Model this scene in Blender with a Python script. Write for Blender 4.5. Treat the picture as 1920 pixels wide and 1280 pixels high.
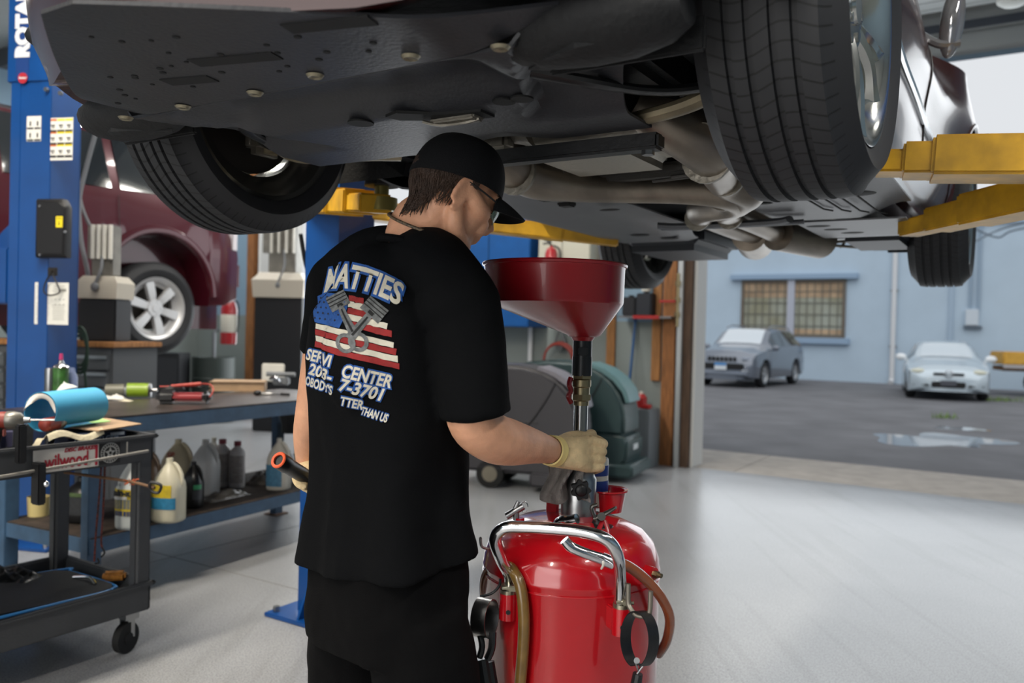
import bpy, bmesh, math, random
from mathutils import Matrix, Vector, noise
from mathutils.bvhtree import BVHTree
random.seed(7)
S = bpy.context.scene
for o in list(bpy.data.objects): bpy.data.objects.remove(o)
COL = S.collection
# ------------------------------------------------------------------ camera
FPX, PITCH, ROLL, CH = 1556.0, 0.012, 0.025, 1.36
cd = bpy.data.cameras.new('camera'); cam = bpy.data.objects.new('camera', cd); COL.objects.link(cam)
cd.sensor_width = 36; cd.lens = FPX/1920*36; cd.clip_start = .05; cd.clip_end = 400
cam.matrix_world = Matrix.Translation((0, 0, CH)) @ Matrix.Rotation(math.pi/2-PITCH, 4, 'X') @ Matrix.Rotation(ROLL, 4, 'Z')
cd.dof.use_dof = True; cd.dof.focus_distance = 1.85; cd.dof.aperture_fstop = 3.2
S.camera = cam
# ------------------------------------------------------------------ sky, light, exposure
S.view_settings.view_transform = 'Standard'; S.view_settings.look = 'None'
S.view_settings.gamma = 1; S.view_settings.use_curve_mapping = False; S.view_settings.exposure = 0.0
W = bpy.data.worlds.new('overcast'); S.world = W; W.use_nodes = True
bg = W.node_tree.nodes['Background']; bg.inputs[0].default_value = (.93, .96, 1, 1); bg.inputs[1].default_value = .82
TH = .559                                  # the building's grid: a runs away to the right, b to the right and nearer
CT, ST = math.cos(TH), math.sin(TH)
def G(b, a, z=0): return Vector((b*CT+a*ST, -b*ST+a*CT, z))
def GM(b, a, z=0, rz=0): return Matrix.Translation(G(b, a, z)) @ Matrix.Rotation(-TH+rz, 4, 'Z')
def lamp(name, kind, energy, M, size=None, col=(1, 1, 1)):
    l = bpy.data.lights.new(name, kind); l.energy = energy; l.color = col
    if kind == 'AREA': l.shape = 'RECTANGLE'; l.size, l.size_y = size
    o = bpy.data.objects.new(name, l); COL.objects.link(o); o.matrix_world = M
    return o
fill_sun = lamp('fill_sun', 'SUN', 1.0, Matrix.Translation((0, 0, 20)) @ Matrix.Rotation(-.35, 4, 'Z') @ Matrix.Rotation(.75, 4, 'X'), col=(1, .98, .95)); fill_sun.data.angle = 1.2  # weak soft lamp added under the overcast sky to brighten the wall across the lot
# daylight falling in through the bay doors (area lights fill the real openings)
RX = Matrix.Rotation(math.pi/2, 4, 'X')
lamp('daylight_front_bay', 'AREA', 58, GM(-1.07, 8.2, 2.0) @ Matrix.Rotation(-math.pi/2, 4, 'X'), (3.5, 3.6), (.93, .97, 1))
lamp('daylight_second_bay', 'AREA', 130, GM(-7.7, 8.2, 2.0) @ Matrix.Rotation(-math.pi/2, 4, 'X'), (3.5, 3.6), (.93, .97, 1))
lamp('daylight_rear_bay', 'AREA', 150, GM(-1.07, -4.4, 2.0) @ Matrix.Rotation(math.pi/2, 4, 'X'), (3.6, 3.6), (1, .97, .93))
# ------------------------------------------------------------------ helpers
def lin(c):
    if isinstance(c, str): c = [int(c[i:i+2], 16)/255 for i in (0, 2, 4)]
    return tuple((x/12.92 if x <= .04045 else ((x+.055)/1.055)**2.4) for x in c[:3])+(1,)
_m = {}
def mat(name, col='808080', rough=.5, metal=0, var=0, vs=6, bump=0, bs=60, coat=0, alpha=None, trans=0, emit=None, es=1, sss=0, spec=.5, stretch=None, ior=1.45, col2=None):
    if name in _m: return _m[name]
    m = bpy.data.materials.new(name); m.use_nodes = True; _m[name] = m
    nt = m.node_tree; N = nt.nodes; L = nt.links; p = N['Principled BSDF']
    c = lin(col); p.inputs['Base Color'].default_value = c
    p.inputs['Roughness'].default_value = rough; p.inputs['Metallic'].default_value = metal
    p.inputs['Coat Weight'].default_value = coat; p.inputs['Coat Roughness'].default_value = .04
    p.inputs['Transmission Weight'].default_value = trans; p.inputs['Specular IOR Level'].default_value = spec
    p.inputs['IOR'].default_value = ior
    if alpha is not None: p.inputs['Alpha'].default_value = alpha
    if sss: p.inputs['Subsurface Weight'].default_value = sss; p.inputs['Subsurface Radius'].default_value = (.02, .008, .004); p.inputs['Subsurface Scale'].default_value = .5
    if emit: p.inputs['Emission Color'].default_value = lin(emit); p.inputs['Emission Strength'].default_value = es
    tc = N.new('ShaderNodeTexCoord'); co = tc.outputs['Object']
    if stretch:
        mp = N.new('ShaderNodeMapping'); mp.inputs['Scale'].default_value = stretch; L.new(co, mp.inputs[0]); co = mp.outputs[0]
    if var or col2:
        n = N.new('ShaderNodeTexNoise'); n.inputs['Scale'].default_value = vs; n.inputs['Detail'].default_value = 6; L.new(co, n.inputs['Vector'])
        r = N.new('ShaderNodeValToRGB'); r.color_ramp.elements[0].position = .35; r.color_ramp.elements[1].position = .7
        a = lin(col2) if col2 else tuple(x*(1-var) for x in c[:3])+(1,)
        b = c if col2 else tuple(min(1, x*(1+var*.6)) for x in c[:3])+(1,)
        r.color_ramp.elements[0].color = a; r.color_ramp.elements[1].color = b
        L.new(n.outputs[0], r.inputs[0]); L.new(r.outputs[0], p.inputs['Base Color'])
    if bump:
        n = N.new('ShaderNodeTexNoise'); n.inputs['Scale'].default_value = bs; n.inputs['Detail'].default_value = 5; L.new(co, n.inputs['Vector'])
        b = N.new('ShaderNodeBump'); b.inputs['Strength'].default_value = bump; b.inputs['Distance'].default_value = .01
        L.new(n.outputs[0], b.inputs['Height']); L.new(b.outputs[0], p.inputs['Normal'])
    return m
def P(px, py, Z):                          # the world point seen at a pixel, Z metres in front of the camera
    u, v = px-960, py-640; cr, sr = math.cos(ROLL), -math.sin(ROLL)
    a = u*cr-v*sr; b = u*sr+v*cr; cp, sp = math.cos(PITCH), math.sin(PITCH)
    d = Vector((a, FPX*cp-b*sp, -b*cp-FPX*sp)); return d*(Z/d.y)+Vector((0, 0, CH))
I4 = Matrix.Identity(4)
def nb(): return bmesh.new()
def _xf(bm, vs, M):
    if M is not None: bmesh.ops.transform(bm, matrix=M, verts=vs)
def box(bm, c, s, M=None, rz=0, bev=0, seg=2):
    T = Matrix.Translation(c) @ Matrix.Rotation(rz, 4, 'Z') @ Matrix.Diagonal((s[0], s[1], s[2], 1))
    r = bmesh.ops.create_cube(bm, size=1, matrix=(M or I4) @ T); vs = r['verts']
    if bev:
        es = list({e for v in vs for e in v.link_edges})
        bmesh.ops.bevel(bm, geom=es, offset=bev, segments=seg, affect='EDGES', clamp_overlap=True)
def frame(d):
    d = d.normalized(); u = Vector((0, 0, 1)) if abs(d.z) < .9 else Vector((1, 0, 0))
    x = u.cross(d).normalized(); return x, d.cross(x)
def cyl(bm, p0, p1, r0, r1=None, n=16, M=None, cap=True, sq=1):
    p0, p1 = Vector(p0), Vector(p1); r1 = r0 if r1 is None else r1; x, y = frame(p1-p0)
    A = [];
    for p, r in ((p0, r0), (p1, r1)):
        A.append([bm.verts.new(p+x*math.cos(t*2*math.pi/n)*r+y*math.sin(t*2*math.pi/n)*r*sq) for t in range(n)])
    for i in range(n): bm.faces.new((A[0][i], A[0][(i+1) % n], A[1][(i+1) % n], A[1][i]))
    if cap: bm.faces.new(A[0][::-1]); bm.faces.new(A[1])
    _xf(bm, A[0]+A[1], M)
def spline(pts, k=6, closed=False):
    pts = [Vector(p) for p in pts]; n = len(pts); out = []
    rng = n if closed else n-1
    for i in range(rng):
        if closed: a, b, c, d = pts[i-1], pts[i], pts[(i+1) % n], pts[(i+2) % n]
        else: a, b, c, d = pts[max(i-1, 0)], pts[i], pts[i+1], pts[min(i+2, n-1)]
        for j in range(k):
            t = j/k; out.append(.5*((2*b)+(c-a)*t+(2*a-5*b+4*c-d)*t*t+(3*b-a-3*c+d)*t**3))
    if not closed: out.append(pts[-1])
    return out
def tube(bm, pts, r, n=10, k=6, M=None, cap=True, closed=False, flat=1):
    """swept tube; r a number or a list of radii, one per control point"""
    if k > 1:
        q = spline([tuple(p)+() for p in pts], k, closed)
        if isinstance(r, (list, tuple)):
            rr = [v[0] for v in spline([(x, 0, 0) for x in r], k, closed)]
        else: rr = [r]*len(q)
    else: q = [Vector(p) for p in pts]; rr = list(r) if isinstance(r, (list, tuple)) else [r]*len(q)
    m = len(q); rings = []; allv = []; up = None
    for i in range(m):
        if closed: d = q[(i+1) % m]-q[i-1]
        else: d = q[min(i+1, m-1)]-q[max(i-1, 0)]
        if d.length < 1e-9: d = Vector((0, 0, 1))
        d.normalize()
        if up is None: x, y = frame(d)
        else:
            x = up-d*up.dot(d); x = x.normalized() if x.length > 1e-6 else frame(d)[0]; y = d.cross(x)
        up = x
        ring = [bm.verts.new(q[i]+x*math.cos(t*2*math.pi/n)*rr[i]+y*math.sin(t*2*math.pi/n)*rr[i]*flat) for t in range(n)]
        rings.append(ring); allv += ring
    for i in range(m if closed else m-1):
        a, b = rings[i], rings[(i+1) % m]
        for j in range(n): bm.faces.new((a[j], a[(j+1) % n], b[(j+1) % n], b[j]))
    if cap and not closed: bm.faces.new(rings[0][::-1]); bm.faces.new(rings[-1])
    _xf(bm, allv, M)
def lathe(bm, prof, M=None, n=32, a0=0, a1=2*math.pi, cap=False):
    uv = bm.loops.layers.uv.verify(); full = abs(a1-a0-2*math.pi) < 1e-6; m = n if full else n+1
    R = [[bm.verts.new((r*math.cos(a0+(a1-a0)*t/n), r*math.sin(a0+(a1-a0)*t/n), z)) for t in range(m)] for r, z in prof]
    for i in range(len(R)-1):
        for j in range(n):
            j2 = (j+1) % m
            try: f = bm.faces.new((R[i][j], R[i][j2], R[i+1][j2], R[i+1][j]))
            except ValueError: continue
            for l, (u, v) in zip(f.loops, ((j/n, prof[i][1]), ((j+1)/n, prof[i][1]), ((j+1)/n, prof[i+1][1]), (j/n, prof[i+1][1]))): l[uv].uv = (u, v)
    if cap: bm.faces.new(R[0][::-1]); bm.faces.new(R[-1])
    _xf(bm, [v for r in R for v in r], M)
def ell(bm, c, r, M=None, u=20, v=12):
    if not hasattr(r, '__len__'): r = (r, r, r)
    T = Matrix.Translation(c) @ (M if M is not None else I4) @ Matrix.Diagonal((r[0], r[1], r[2], 1))
    bmesh.ops.create_uvsphere(bm, u_segments=u, v_segments=v, radius=1, matrix=T)
def prism(bm, pts, th, M=None):
    a = [bm.verts.new((x, y, 0)) for x, y in pts]; b = [bm.verts.new((x, y, th)) for x, y in pts]; n = len(pts)
    for i in range(n): bm.faces.new((a[i], a[(i+1) % n], b[(i+1) % n], b[i]))
    bm.faces.new(a[::-1]); bm.faces.new(b); _xf(bm, a+b, M)
def loft(bm, rings, cap=True, closed=True, M=None):
    R = [[bm.verts.new(p) for p in r] for r in rings]; n = len(R[0])
    for i in range(len(R)-1):
        for j in range(n if closed else n-1):
            bm.faces.new((R[i][j], R[i][(j+1) % n], R[i+1][(j+1) % n], R[i+1][j]))
    if cap: bm.faces.new(R[0][::-1]); bm.faces.new(R[-1])
    _xf(bm, [v for r in R for v in r], M)
def sheet(bm, fn, nu, nv, th=.002):
    """a thin solid sheet: fn(u,v)->point"""
    g = [[Vector(fn(i/nu, j/nv)) for j in range(nv+1)] for i in range(nu+1)]
    def nrm(i, j):
        a = g[min(i+1, nu)][j]-g[max(i-1, 0)][j]; b = g[i][min(j+1, nv)]-g[i][max(j-1, 0)]
        n = a.cross(b); return n.normalized() if n.length > 1e-12 else Vector((0, 0, 1))
    A = [[bm.verts.new(g[i][j]) for j in range(nv+1)] for i in range(nu+1)]
    B = [[bm.verts.new(g[i][j]-nrm(i, j)*th) for j in range(nv+1)] for i in range(nu+1)]
    for i in range(nu):
        for j in range(nv):
            bm.faces.new((A[i][j], A[i+1][j], A[i+1][j+1], A[i][j+1])); bm.faces.new((B[i][j], B[i][j+1], B[i+1][j+1], B[i+1][j]))
    for i in range(nu):
        bm.faces.new((A[i][0], B[i][0], B[i+1][0], A[i+1][0])); bm.faces.new((A[i][nv], A[i+1][nv], B[i+1][nv], B[i][nv]))
    for j in range(nv):
        bm.faces.new((A[0][j], A[0][j+1], B[0][j+1], B[0][j])); bm.faces.new((A[nu][j], B[nu][j], B[nu][j+1], A[nu][j+1]))
def thing(name, label, cat, M=None, group=None):
    o = bpy.data.objects.new(name, None); COL.objects.link(o); o.empty_display_size = .1
    if M is not None:
        if not isinstance(M, Matrix): M = Matrix.Translation(M)
        o.matrix_world = M; o['_'] = 0; del o['_']
    o['label'] = label; o['category'] = cat
    if group: o['group'] = group
    return o
def tag(o, label, cat, group=None, kind=None):
    o['label'] = label; o['category'] = cat
    if group: o['group'] = group
    if kind: o['kind'] = kind
    return o
def wm(o):
    return (wm(o.parent) @ o.matrix_basis) if o.parent else o.matrix_basis.copy()
def build(name, bm, m, parent=None, local=False, label=None, ang=35, kind=None, smooth=True, fix=True):
    """links bm as one object. Points are in world space, or in the parent's space when local"""
    if fix: bmesh.ops.recalc_face_normals(bm, faces=bm.faces[:])
    me = bpy.data.meshes.new(name); o = bpy.data.objects.new(name, me); COL.objects.link(o)
    if parent is not None:
        o.parent = parent
        if not local: bm.transform(wm(parent).inverted())
    elif not local and bm.verts:
        xs = [v.co.x for v in bm.verts]; ys = [v.co.y for v in bm.verts]; zs = [v.co.z for v in bm.verts]
        c = Vector(((min(xs)+max(xs))/2, (min(ys)+max(ys))/2, min(zs))); bm.transform(Matrix.Translation(-c)); o.location = c
    bm.to_mesh(me); bm.free()
    for x in (m if isinstance(m, (list, tuple)) else [m]): me.materials.append(x)
    if smooth:
        for p in me.polygons: p.use_smooth = True
        me.set_sharp_from_angle(angle=math.radians(ang))
    if label: o['label'] = label
    if kind: o['kind'] = kind
    return o
def copy_tree(o, parent=None):
    c = o.copy(); COL.objects.link(c)
    c.parent = parent
    for ch in [x for x in bpy.data.objects if x.parent == o]: copy_tree(ch, c)
    return c
def struct(name, bm, m, **k): return build(name, bm, m, kind='structure', **k)
def textbm(s, size, shear=0, off=0, depth=.001, M=None, spacing=1, sx=1, arc=None):
    cu = bpy.data.curves.new('t', 'FONT'); cu.body = s; cu.size = size; cu.shear = shear; cu.offset = off; cu.extrude = depth/2
    cu.align_x = 'CENTER'; cu.align_y = 'CENTER'; cu.space_character = spacing; cu.resolution_u = 3; cu.fill_mode = 'BOTH'
    o = bpy.data.objects.new('t', cu); COL.objects.link(o); bpy.context.view_layer.update()
    dg = bpy.context.evaluated_depsgraph_get(); me = bpy.data.meshes.new_from_object(o.evaluated_get(dg))
    bm = nb(); bm.from_mesh(me); bpy.data.objects.remove(o); bpy.data.curves.remove(cu); bpy.data.meshes.remove(me)
    for v in bm.verts: v.co.x *= sx
    if M is not None: bm.transform(M)
    return bm
def merge(a, b):
    me = bpy.data.meshes.new('x'); b.to_mesh(me); b.free(); a.from_mesh(me); bpy.data.meshes.remove(me); return a
def plane_frame(o, right, up):             # matrix whose x,y,z are right, up, out
    r = Vector(right).normalized(); u = Vector(up); u = (u-r*u.dot(r)).normalized(); n = r.cross(u)
    return Matrix.Translation(o) @ Matrix((r, u, n)).transposed().to_4x4()
# ------------------------------------------------------------------ common materials
CHROME = mat('chrome', 'd8dadd', .12, 1); STEEL = mat('steel', '9a9b9c', .32, 1, bump=.05); BRASS = mat('brushed_brass', '8f8468', .4, 1)
BLACKP = mat('black_plastic', '141416', .42, bump=.1, bs=200); RUBBER = mat('rubber', '111213', .75)
BLUEL = mat('lift_blue', '0b3f7c', .3, var=.15, vs=3, coat=.2); YEL = mat('lift_yellow', 'c8981a', .45, var=.35, vs=9, bump=.08, bs=30)
RED = mat('red_plastic', '9c2626', .4); WHITEP = mat('white_plastic', 'd9d6cc', .45, var=.08)
WOOD = mat('bare_wood', '8a5a32', .7, var=.35, vs=14, stretch=(4, 4, .4)); DWOOD = mat('dark_wood', '4f3b2c', .7, var=.35, vs=10, stretch=(4, 4, .4))
CARD = mat('cardboard', 'a58a6d', .8, var=.12, vs=12); GREYM = mat('grey_metal', '6a6d70', .45, .3)
# ================================================================== THE PLACE
FLOOR = mat('epoxy_floor', '95979a', .28, var=.1, vs=1.5, bump=.12, bs=45, spec=.5)
nt = FLOOR.node_tree; N = nt.nodes; L = nt.links; p = N['Principled BSDF']
tc = N.new('ShaderNodeTexCoord'); sp = N.new('ShaderNodeTexNoise'); sp.inputs['Scale'].default_value = 150; L.new(tc.outputs['Object'], sp.inputs['Vector'])
rp = N.new('ShaderNodeValToRGB'); rp.color_ramp.elements[0].position = .42; rp.color_ramp.elements[0].color = (.6, .6, .6, 1); rp.color_ramp.elements[1].position = .50; rp.color_ramp.elements[1].color = (1, 1, 1, 1)
L.new(sp.outputs[0], rp.inputs[0]); mx = N.new('ShaderNodeMix'); mx.data_type = 'RGBA'; mx.blend_type = 'MULTIPLY'; mx.inputs[0].default_value = 1
src = p.inputs['Base Color'].links[0].from_socket; L.new(src, mx.inputs[6]); L.new(rp.outputs[0], mx.inputs[7])
# faint tyre scuffs across the paint
mp = N.new('ShaderNodeMapping'); mp.inputs['Rotation'].default_value = (0, 0, TH-.12); mp.inputs['Scale'].default_value = (5, .25, 1); L.new(tc.outputs['Object'], mp.inputs[0])
sn = N.new('ShaderNodeTexNoise'); sn.inputs['Scale'].default_value = 2.2; sn.inputs['Detail'].default_value = 8; L.new(mp.outputs[0], sn.inputs['Vector'])
rs = N.new('ShaderNodeValToRGB'); rs.color_ramp.elements[0].position = .36; rs.color_ramp.elements[0].color = (.90, .90, .89, 1); rs.color_ramp.elements[1].position = .46; rs.color_ramp.elements[1].color = (1, 1, 1, 1)
L.new(sn.outputs[0], rs.inputs[0]); m2 = N.new('ShaderNodeMix'); m2.data_type = 'RGBA'; m2.blend_type = 'MULTIPLY'; m2.inputs[0].default_value = 1
L.new(mx.outputs[2], m2.inputs[6]); L.new(rs.outputs[0], m2.inputs[7]); L.new(m2.outputs[2], p.inputs['Base Color'])
b = nb(); box(b, (-2.5, 1.9, -.1), (17, 12.8, .2), GM(0, 0)); struct('floor', b, FLOOR)
b = nb()
for i in (0,): box(b, (-4.2+i*2.0, 3.2, .0004), (.004, 10, .0012), GM(0, 0))
box(b, (-2, 3.05, .0004), (13, .006, .0012), GM(0, 0))
struct('trim_1', b, mat('floor_joint', '6f6f6b', .7))
CONC = mat('concrete', 'a8a29b', .8, var=.14, vs=5, bump=.2, bs=50); ASPH = mat('asphalt', '6f7074', .85, var=.2, vs=1.2, bump=.5, bs=90)
b = nb()
for i in range(5): box(b, (-6.35+i*2.55, 9.02, -.1), (2.54, 1.45, .195), GM(0, 0))
for i in range(2): box(b, (-11.4-i*2.55, 9.02, -.1), (2.54, 1.45, .195), GM(0, 0))
struct('ground_1', b, CONC)
b = nb(); box(b, (0, 69.6, -.12), (160, 119.7, .2), GM(0, 0)); struct('ground_2', b, ASPH)
# puddles
b = nb()
for (px, py, s, k) in ((1760, 822, 1.0, 1), (1800, 800, .38, 2)):
    q = P(px, py, 2116/(py-641)); pts = []
    for i in range(40):
        t = i*math.pi*2/40; r = s*(1+.35*math.sin(2*t+k)+.2*math.sin(5*t+k*2)); pts.append((q.x+r*math.cos(t)*.75, q.y+r*math.sin(t)*.9))
    prism(b, pts, .003, Matrix.Translation((0, 0, -.0195)))
tag(build('puddle', b, mat('water', '74787e', .04, spec=1.0)), 'shallow rain puddles lying on the asphalt lot', 'puddle')
# walls with their bay openings
WALLP = mat('painted_block', '8d9296', .75, bump=.25, bs=14)
nt = WALLP.node_tree; N = nt.nodes; L = nt.links; p = N['Principled BSDF']
g = N.new('ShaderNodeNewGeometry'); sx = N.new('ShaderNodeSeparateXYZ'); L.new(g.outputs['Position'], sx.inputs[0])
mt = N.new('ShaderNodeMath'); mt.operation = 'GREATER_THAN'; mt.inputs[1].default_value = 1.5; L.new(sx.outputs[2], mt.inputs[0])
mx = N.new('ShaderNodeMix'); mx.data_type = 'RGBA'; mx.inputs[6].default_value = lin('7d8583'); mx.inputs[7].default_value = lin('7f98ab'); L.new(mt.outputs[0], mx.inputs[0]); L.new(mx.outputs[2], p.inputs['Base Color'])
HB, HT = 3.92, 4.7                          # head of the doors, ceiling
def wallrun(name, fixed, segs, along):
    b = nb()
    for (s0, s1, z0, z1) in segs:
        if along == 'b': box(b, ((s0+s1)/2, fixed, (z0+z1)/2), (s1-s0, .24, z1-z0), GM(0, 0))
        else: box(b, (fixed, (s0+s1)/2, (z0+z1)/2), (.24, s1-s0, z1-z0), GM(0, 0))
    return struct(name, b, WALLP)
wallrun('wall_front', 8.43, [(-11, -9.55, 0, HT), (-9.55, -5.9, HB, HT), (-5.9, -2.99, 0, HT), (-2.99, .76, HB, HT), (.76, 6, 0, HT)], 'b')
wallrun('wall_back', -4.6, [(-11, -9.5, 0, HT), (-9.5, -5.8, HB, HT), (-5.8, -3.1, 0, HT), (-3.1, .96, HB, HT), (.96, 6, 0, HT)], 'b')
wallrun('wall_left', -11.1, [(-4.6, 8.4, 0, HT)], 'a'); wallrun('wall_right', 6.1, [(-4.6, 8.4, 0, HT)], 'a')
CEIL = mat('ceiling_board', 'b9bab6', .8, var=.05)
b = nb(); box(b, (-2.5, 1.9, HT+.06), (17.4, 13.3, .12), GM(0, 0)); struct('ceiling', b, CEIL)
b = nb()
for i in range(6): box(b, (-2.5, -3.4+i*2.2, HT-.11), (17, .12, .22), GM(0, 0))
struct('trim_2', b, mat('beam', '5c5e60', .7))
# white jamb board, galvanised track and wood studs round the first bay
JW = mat('white_trim', 'd3d4d2', .5)
b = nb(); box(b, (-2.965, 8.43, HB/2), (.05, .30, HB), GM(0, 0)); box(b, (-9.52, 8.43, HB/2), (.05, .34, HB), GM(0, 0)); box(b, (-5.93, 8.43, HB/2), (.05, .34, HB), GM(0, 0)); box(b, (.73, 8.43, HB/2), (.05, .34, HB), GM(0, 0)); struct('trim_3', b, JW)
b = nb(); box(b, (-3.015, 8.26, HB/2), (.09, .10, HB), GM(0, 0)); struct('trim_4', b, DWOOD)
b = nb(); box(b, (-3.21, 8.26, HB/2), (.14, .10, HB), GM(0, 0)); struct('trim_5', b, WOOD)
b = nb(); box(b, (-9.66, 8.26, HB/2), (.14, .10, HB), GM(0, 0)); box(b, (-5.8, 8.26, HB/2), (.14, .10, HB), GM(0, 0)); struct('trim_6', b, WOOD)
b = nb()
for x in (-3.08, .86): box(b, (x, 8.2, 2.0), (.05, .07, 4.0), GM(0, 0)); box(b, (x, 6.3, 4.17), (.05, 3.6, .05), GM(0, 0))
struct('trim_7', b, mat('galvanised', 'b4b8ba', .4, .6))
b = nb(); box(b, (-1.07, 8.3, HB+.07), (3.8, .12, .16), GM(0, 0), bev=.01); box(b, (-1.07, 8.22, HB+.25), (3.8, .1, .2), GM(0, 0)); struct('trim_8', b, mat('door_header', '9ea2a2', .6))
b = nb(); box(b, (-1.07, 8.22, HB+.19), (3.8, .13, .07), GM(0, 0)); struct('trim_9', b, mat('header_shadow_gap', '4a4f58', .7))
# first bay door, raised under the ceiling
t = thing('overhead_door', 'raised white sectional overhead door stored flat under the ceiling inside the open bay', 'garage door', GM(-1.07, 6.3, 4.22))
for i in range(7):
    b = nb(); box(b, (0, -1.75+i*.53, 0), (3.75, .52, .045), bev=.006)
    for k in range(3): box(b, (0, -1.75+i*.53-.17+k*.17, -.026), (3.75, .012, .008))
    build('door_section', b, mat('door_white', 'b4b9ba', .5), t, local=True)
# ceiling lights: the fluorescent strips are unseen fill, added to brighten the shop
def fill_strip(bb, aa, e=60, c=(1, .97, .92)):
    t = thing('ceiling_fill', 'unseen white fluorescent strip added on the ceiling as fill light', 'ceiling light', GM(bb, aa, HT-.3), 'added fill strips on the ceiling')
    b = nb(); box(b, (0, 0, .05), (.24, 2.4, .08), bev=.01); build('housing', b, WHITEP, t, local=True)
    for s in (-.06, .06): b = nb(); cyl(b, (s, -1.17, -.01), (s, 1.17, -.01), .018, n=10); build('lamp_tube', b, mat('tube_glow', 'ffffff', .5, emit='fff8ee', es=6), t, local=True)
    for s in (-.9, .9): b = nb(); cyl(b, (0, s, .08), (0, s, .31), .006, n=6); build('hanger', b, STEEL, t, local=True)
    lamp('fill_lamp', 'AREA', e, GM(bb, aa, HT-.34), (.22, 2.3), c)
for bb, aa, e, *c in ((-3.4, .8, 240, (1, .90, .76)), (-4.4, 3.2, 60), (1.9, .6, 110), (1.9, 4.2, 70), (-9.0, 2.2, 14), (-9.0, 6.2, 90), (-4.6, 6.6, 95), (-.9, -2.8, 170, (1, .92, .82)), (-4.2, -3.2, 110, (1, .9, .76))): fill_strip(bb, aa, e, *c)
t = thing('high_bay_lamp', 'round frosted lamp hanging below the raised overhead door', 'ceiling light', P(1900, -2, 6.0))
b = nb(); M = Matrix.Translation(P(1900, -2, 6.0)); lathe(b, [(.0, -.05), (.07, -.045), (.105, -.02), (.11, .01), (.09, .03), (0, .035)], M, 24); build('diffuser', b, mat('frosted_glass', 'cfd3cf', .35, bump=.8, bs=70), t)
b = nb(); lathe(b, [(.0, .1), (.05, .1), (.09, .05), (.12, .03), (.12, .02), (0, .02)], M, 24); build('lamp_body', b, GREYM, t)
# ------------------------------------------------------------------ the building across the lot
BW = 29.2
BLUEW = mat('pale_blue_block', 'b3c6d6', .8, var=.05, vs=1.0, bump=.2, bs=8)
b = nb(); box(b, (4.2, BW+2.5, 2.45), (31.5, 5, 5.2), GM(0, 0)); struct('wall_across_lot', b, BLUEW)
b = nb()
for x in (-11.55, 20): pass
box(b, (4.2, BW+2.5, 5.08), (31.7, 5.2, .12), GM(0, 0)); struct('trim_10', b, mat('blue_coping', '9fb4c8', .7))
def on_wall(px, py, d=0):                  # grid b and height of a pixel on the far wall
    r = P(px, py, 1.0)-Vector((0, 0, CH)); t = (BW-d)/(r.x*ST+r.y*CT); q = r*t; return q.x*CT-q.y*ST, q.z+CH
b0, z1 = on_wall(1392, 526); b1, z0 = on_wall(1584, 634)
cw = (b0+b1)/2; ww = b1-b0; zh = z1-z0; zc = (z0+z1)/2
b = nb(); box(b, (cw, BW-.10, z1+.11), (ww+.75, .24, .17), GM(0, 0)); box(b, (cw+.3, BW-.08, z0-.1), (ww-.3, .2, .2), GM(0, 0)); struct('trim_11', b, mat('blue_trim', '8ea6bf', .7))
b = nb()
for x in (-ww/2+.05, ww/2-.05): box(b, (cw+x, BW-.03, zc), (.1, .12, zh), GM(0, 0))
for z in (z0+.05, z1-.05): box(b, (cw, BW-.03, z), (ww, .12, .1), GM(0, 0))
w = struct('window_1', b, mat('window_frame', '6a6258', .7))
b = nb(); box(b, (cw-.02, BW-.06, zc), (.24, .12, zh), GM(0, 0)); build('mullion', b, mat('pale_mullion', 'aeb3c0', .7), w)
b = nb()
for i in range(1, 14): box(b, (cw-ww/2+i*ww/14, BW-.04, zc), (.025, .03, zh), GM(0, 0))
for i in range(1, 5): box(b, (cw, BW-.04, z0+i*zh/5), (ww, .03, .025), GM(0, 0))
build('glazing_bar', b, mat('bar', '6b6a62', .7), w)
GM_ = mat('old_glass', 'a9b0a8', .25, var=.35, vs=.9, col2='8b8a74')
b = nb(); box(b, (cw, BW-.015, zc), (ww, .02, zh), GM(0, 0)); build('pane', b, GM_, w)
b = nb(); box(b, (cw, BW-.028, z1-.35), (ww-.1, .01, .5), GM(0, 0)); box(b, (cw, BW-.028, z0+.2), (ww-.1, .01, .16), GM(0, 0)); build('curtain', b, mat('curtain', 'b39b80', .9, var=.3, vs=1.5), w)
WP = mat('white_pipe', 'd2d5d8', .4)
bb, _ = on_wall(1676, 600)
t = thing('downspout', 'white downspout running down the pale blue building left of the silver sedan', 'pipe', GM(bb, BW-.1, -.02))
b = nb(); cyl(b, (0, 0, .2), (0, 0, 5.0), .08, n=12); build('pipe', b, WP, t, local=True)
b = nb(); tube(b, [(0, 0, .25), (0, -.02, .12), (0, -.2, .04)], .085, 12); build('outlet', b, WP, t, local=True)
b = nb()
for z in (1.2, 3.0, 4.6): box(b, (0, .03, z), (.22, .09, .05))
build('bracket', b, GREYM, t, local=True)
bb, zz = on_wall(1823, 595)
t = thing('meter_box', 'pale electric meter box with conduits on the blue building behind the silver sedan', 'electric box', GM(bb, BW-.08, zz))
b = nb(); box(b, (0, 0, 0), (.36, .2, .5), bev=.02); build('box', b, mat('pale_box', 'c3ced8', .5), t, local=True)
for dx in (-.06, .16): b = nb(); cyl(b, (dx, .02, .2), (dx, .02, 5-zz), .045, n=10); build('conduit', b, mat('conduit', '8fa3b6', .5), t, local=True)
b = nb(); box(b, (.02, 0, -.3), (.5, .12, .08)); build('bracket', b, mat('dark_bracket', '5d6a78', .6), t, local=True)
b = nb(); bb2, _ = on_wall(1783, 600); box(b, (bb2, BW-.03, 2.4), (.12, .08, 4.8), GM(0, 0)); struct('trim_12', b, mat('wall_joint', '9fb3c6', .7))
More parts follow.
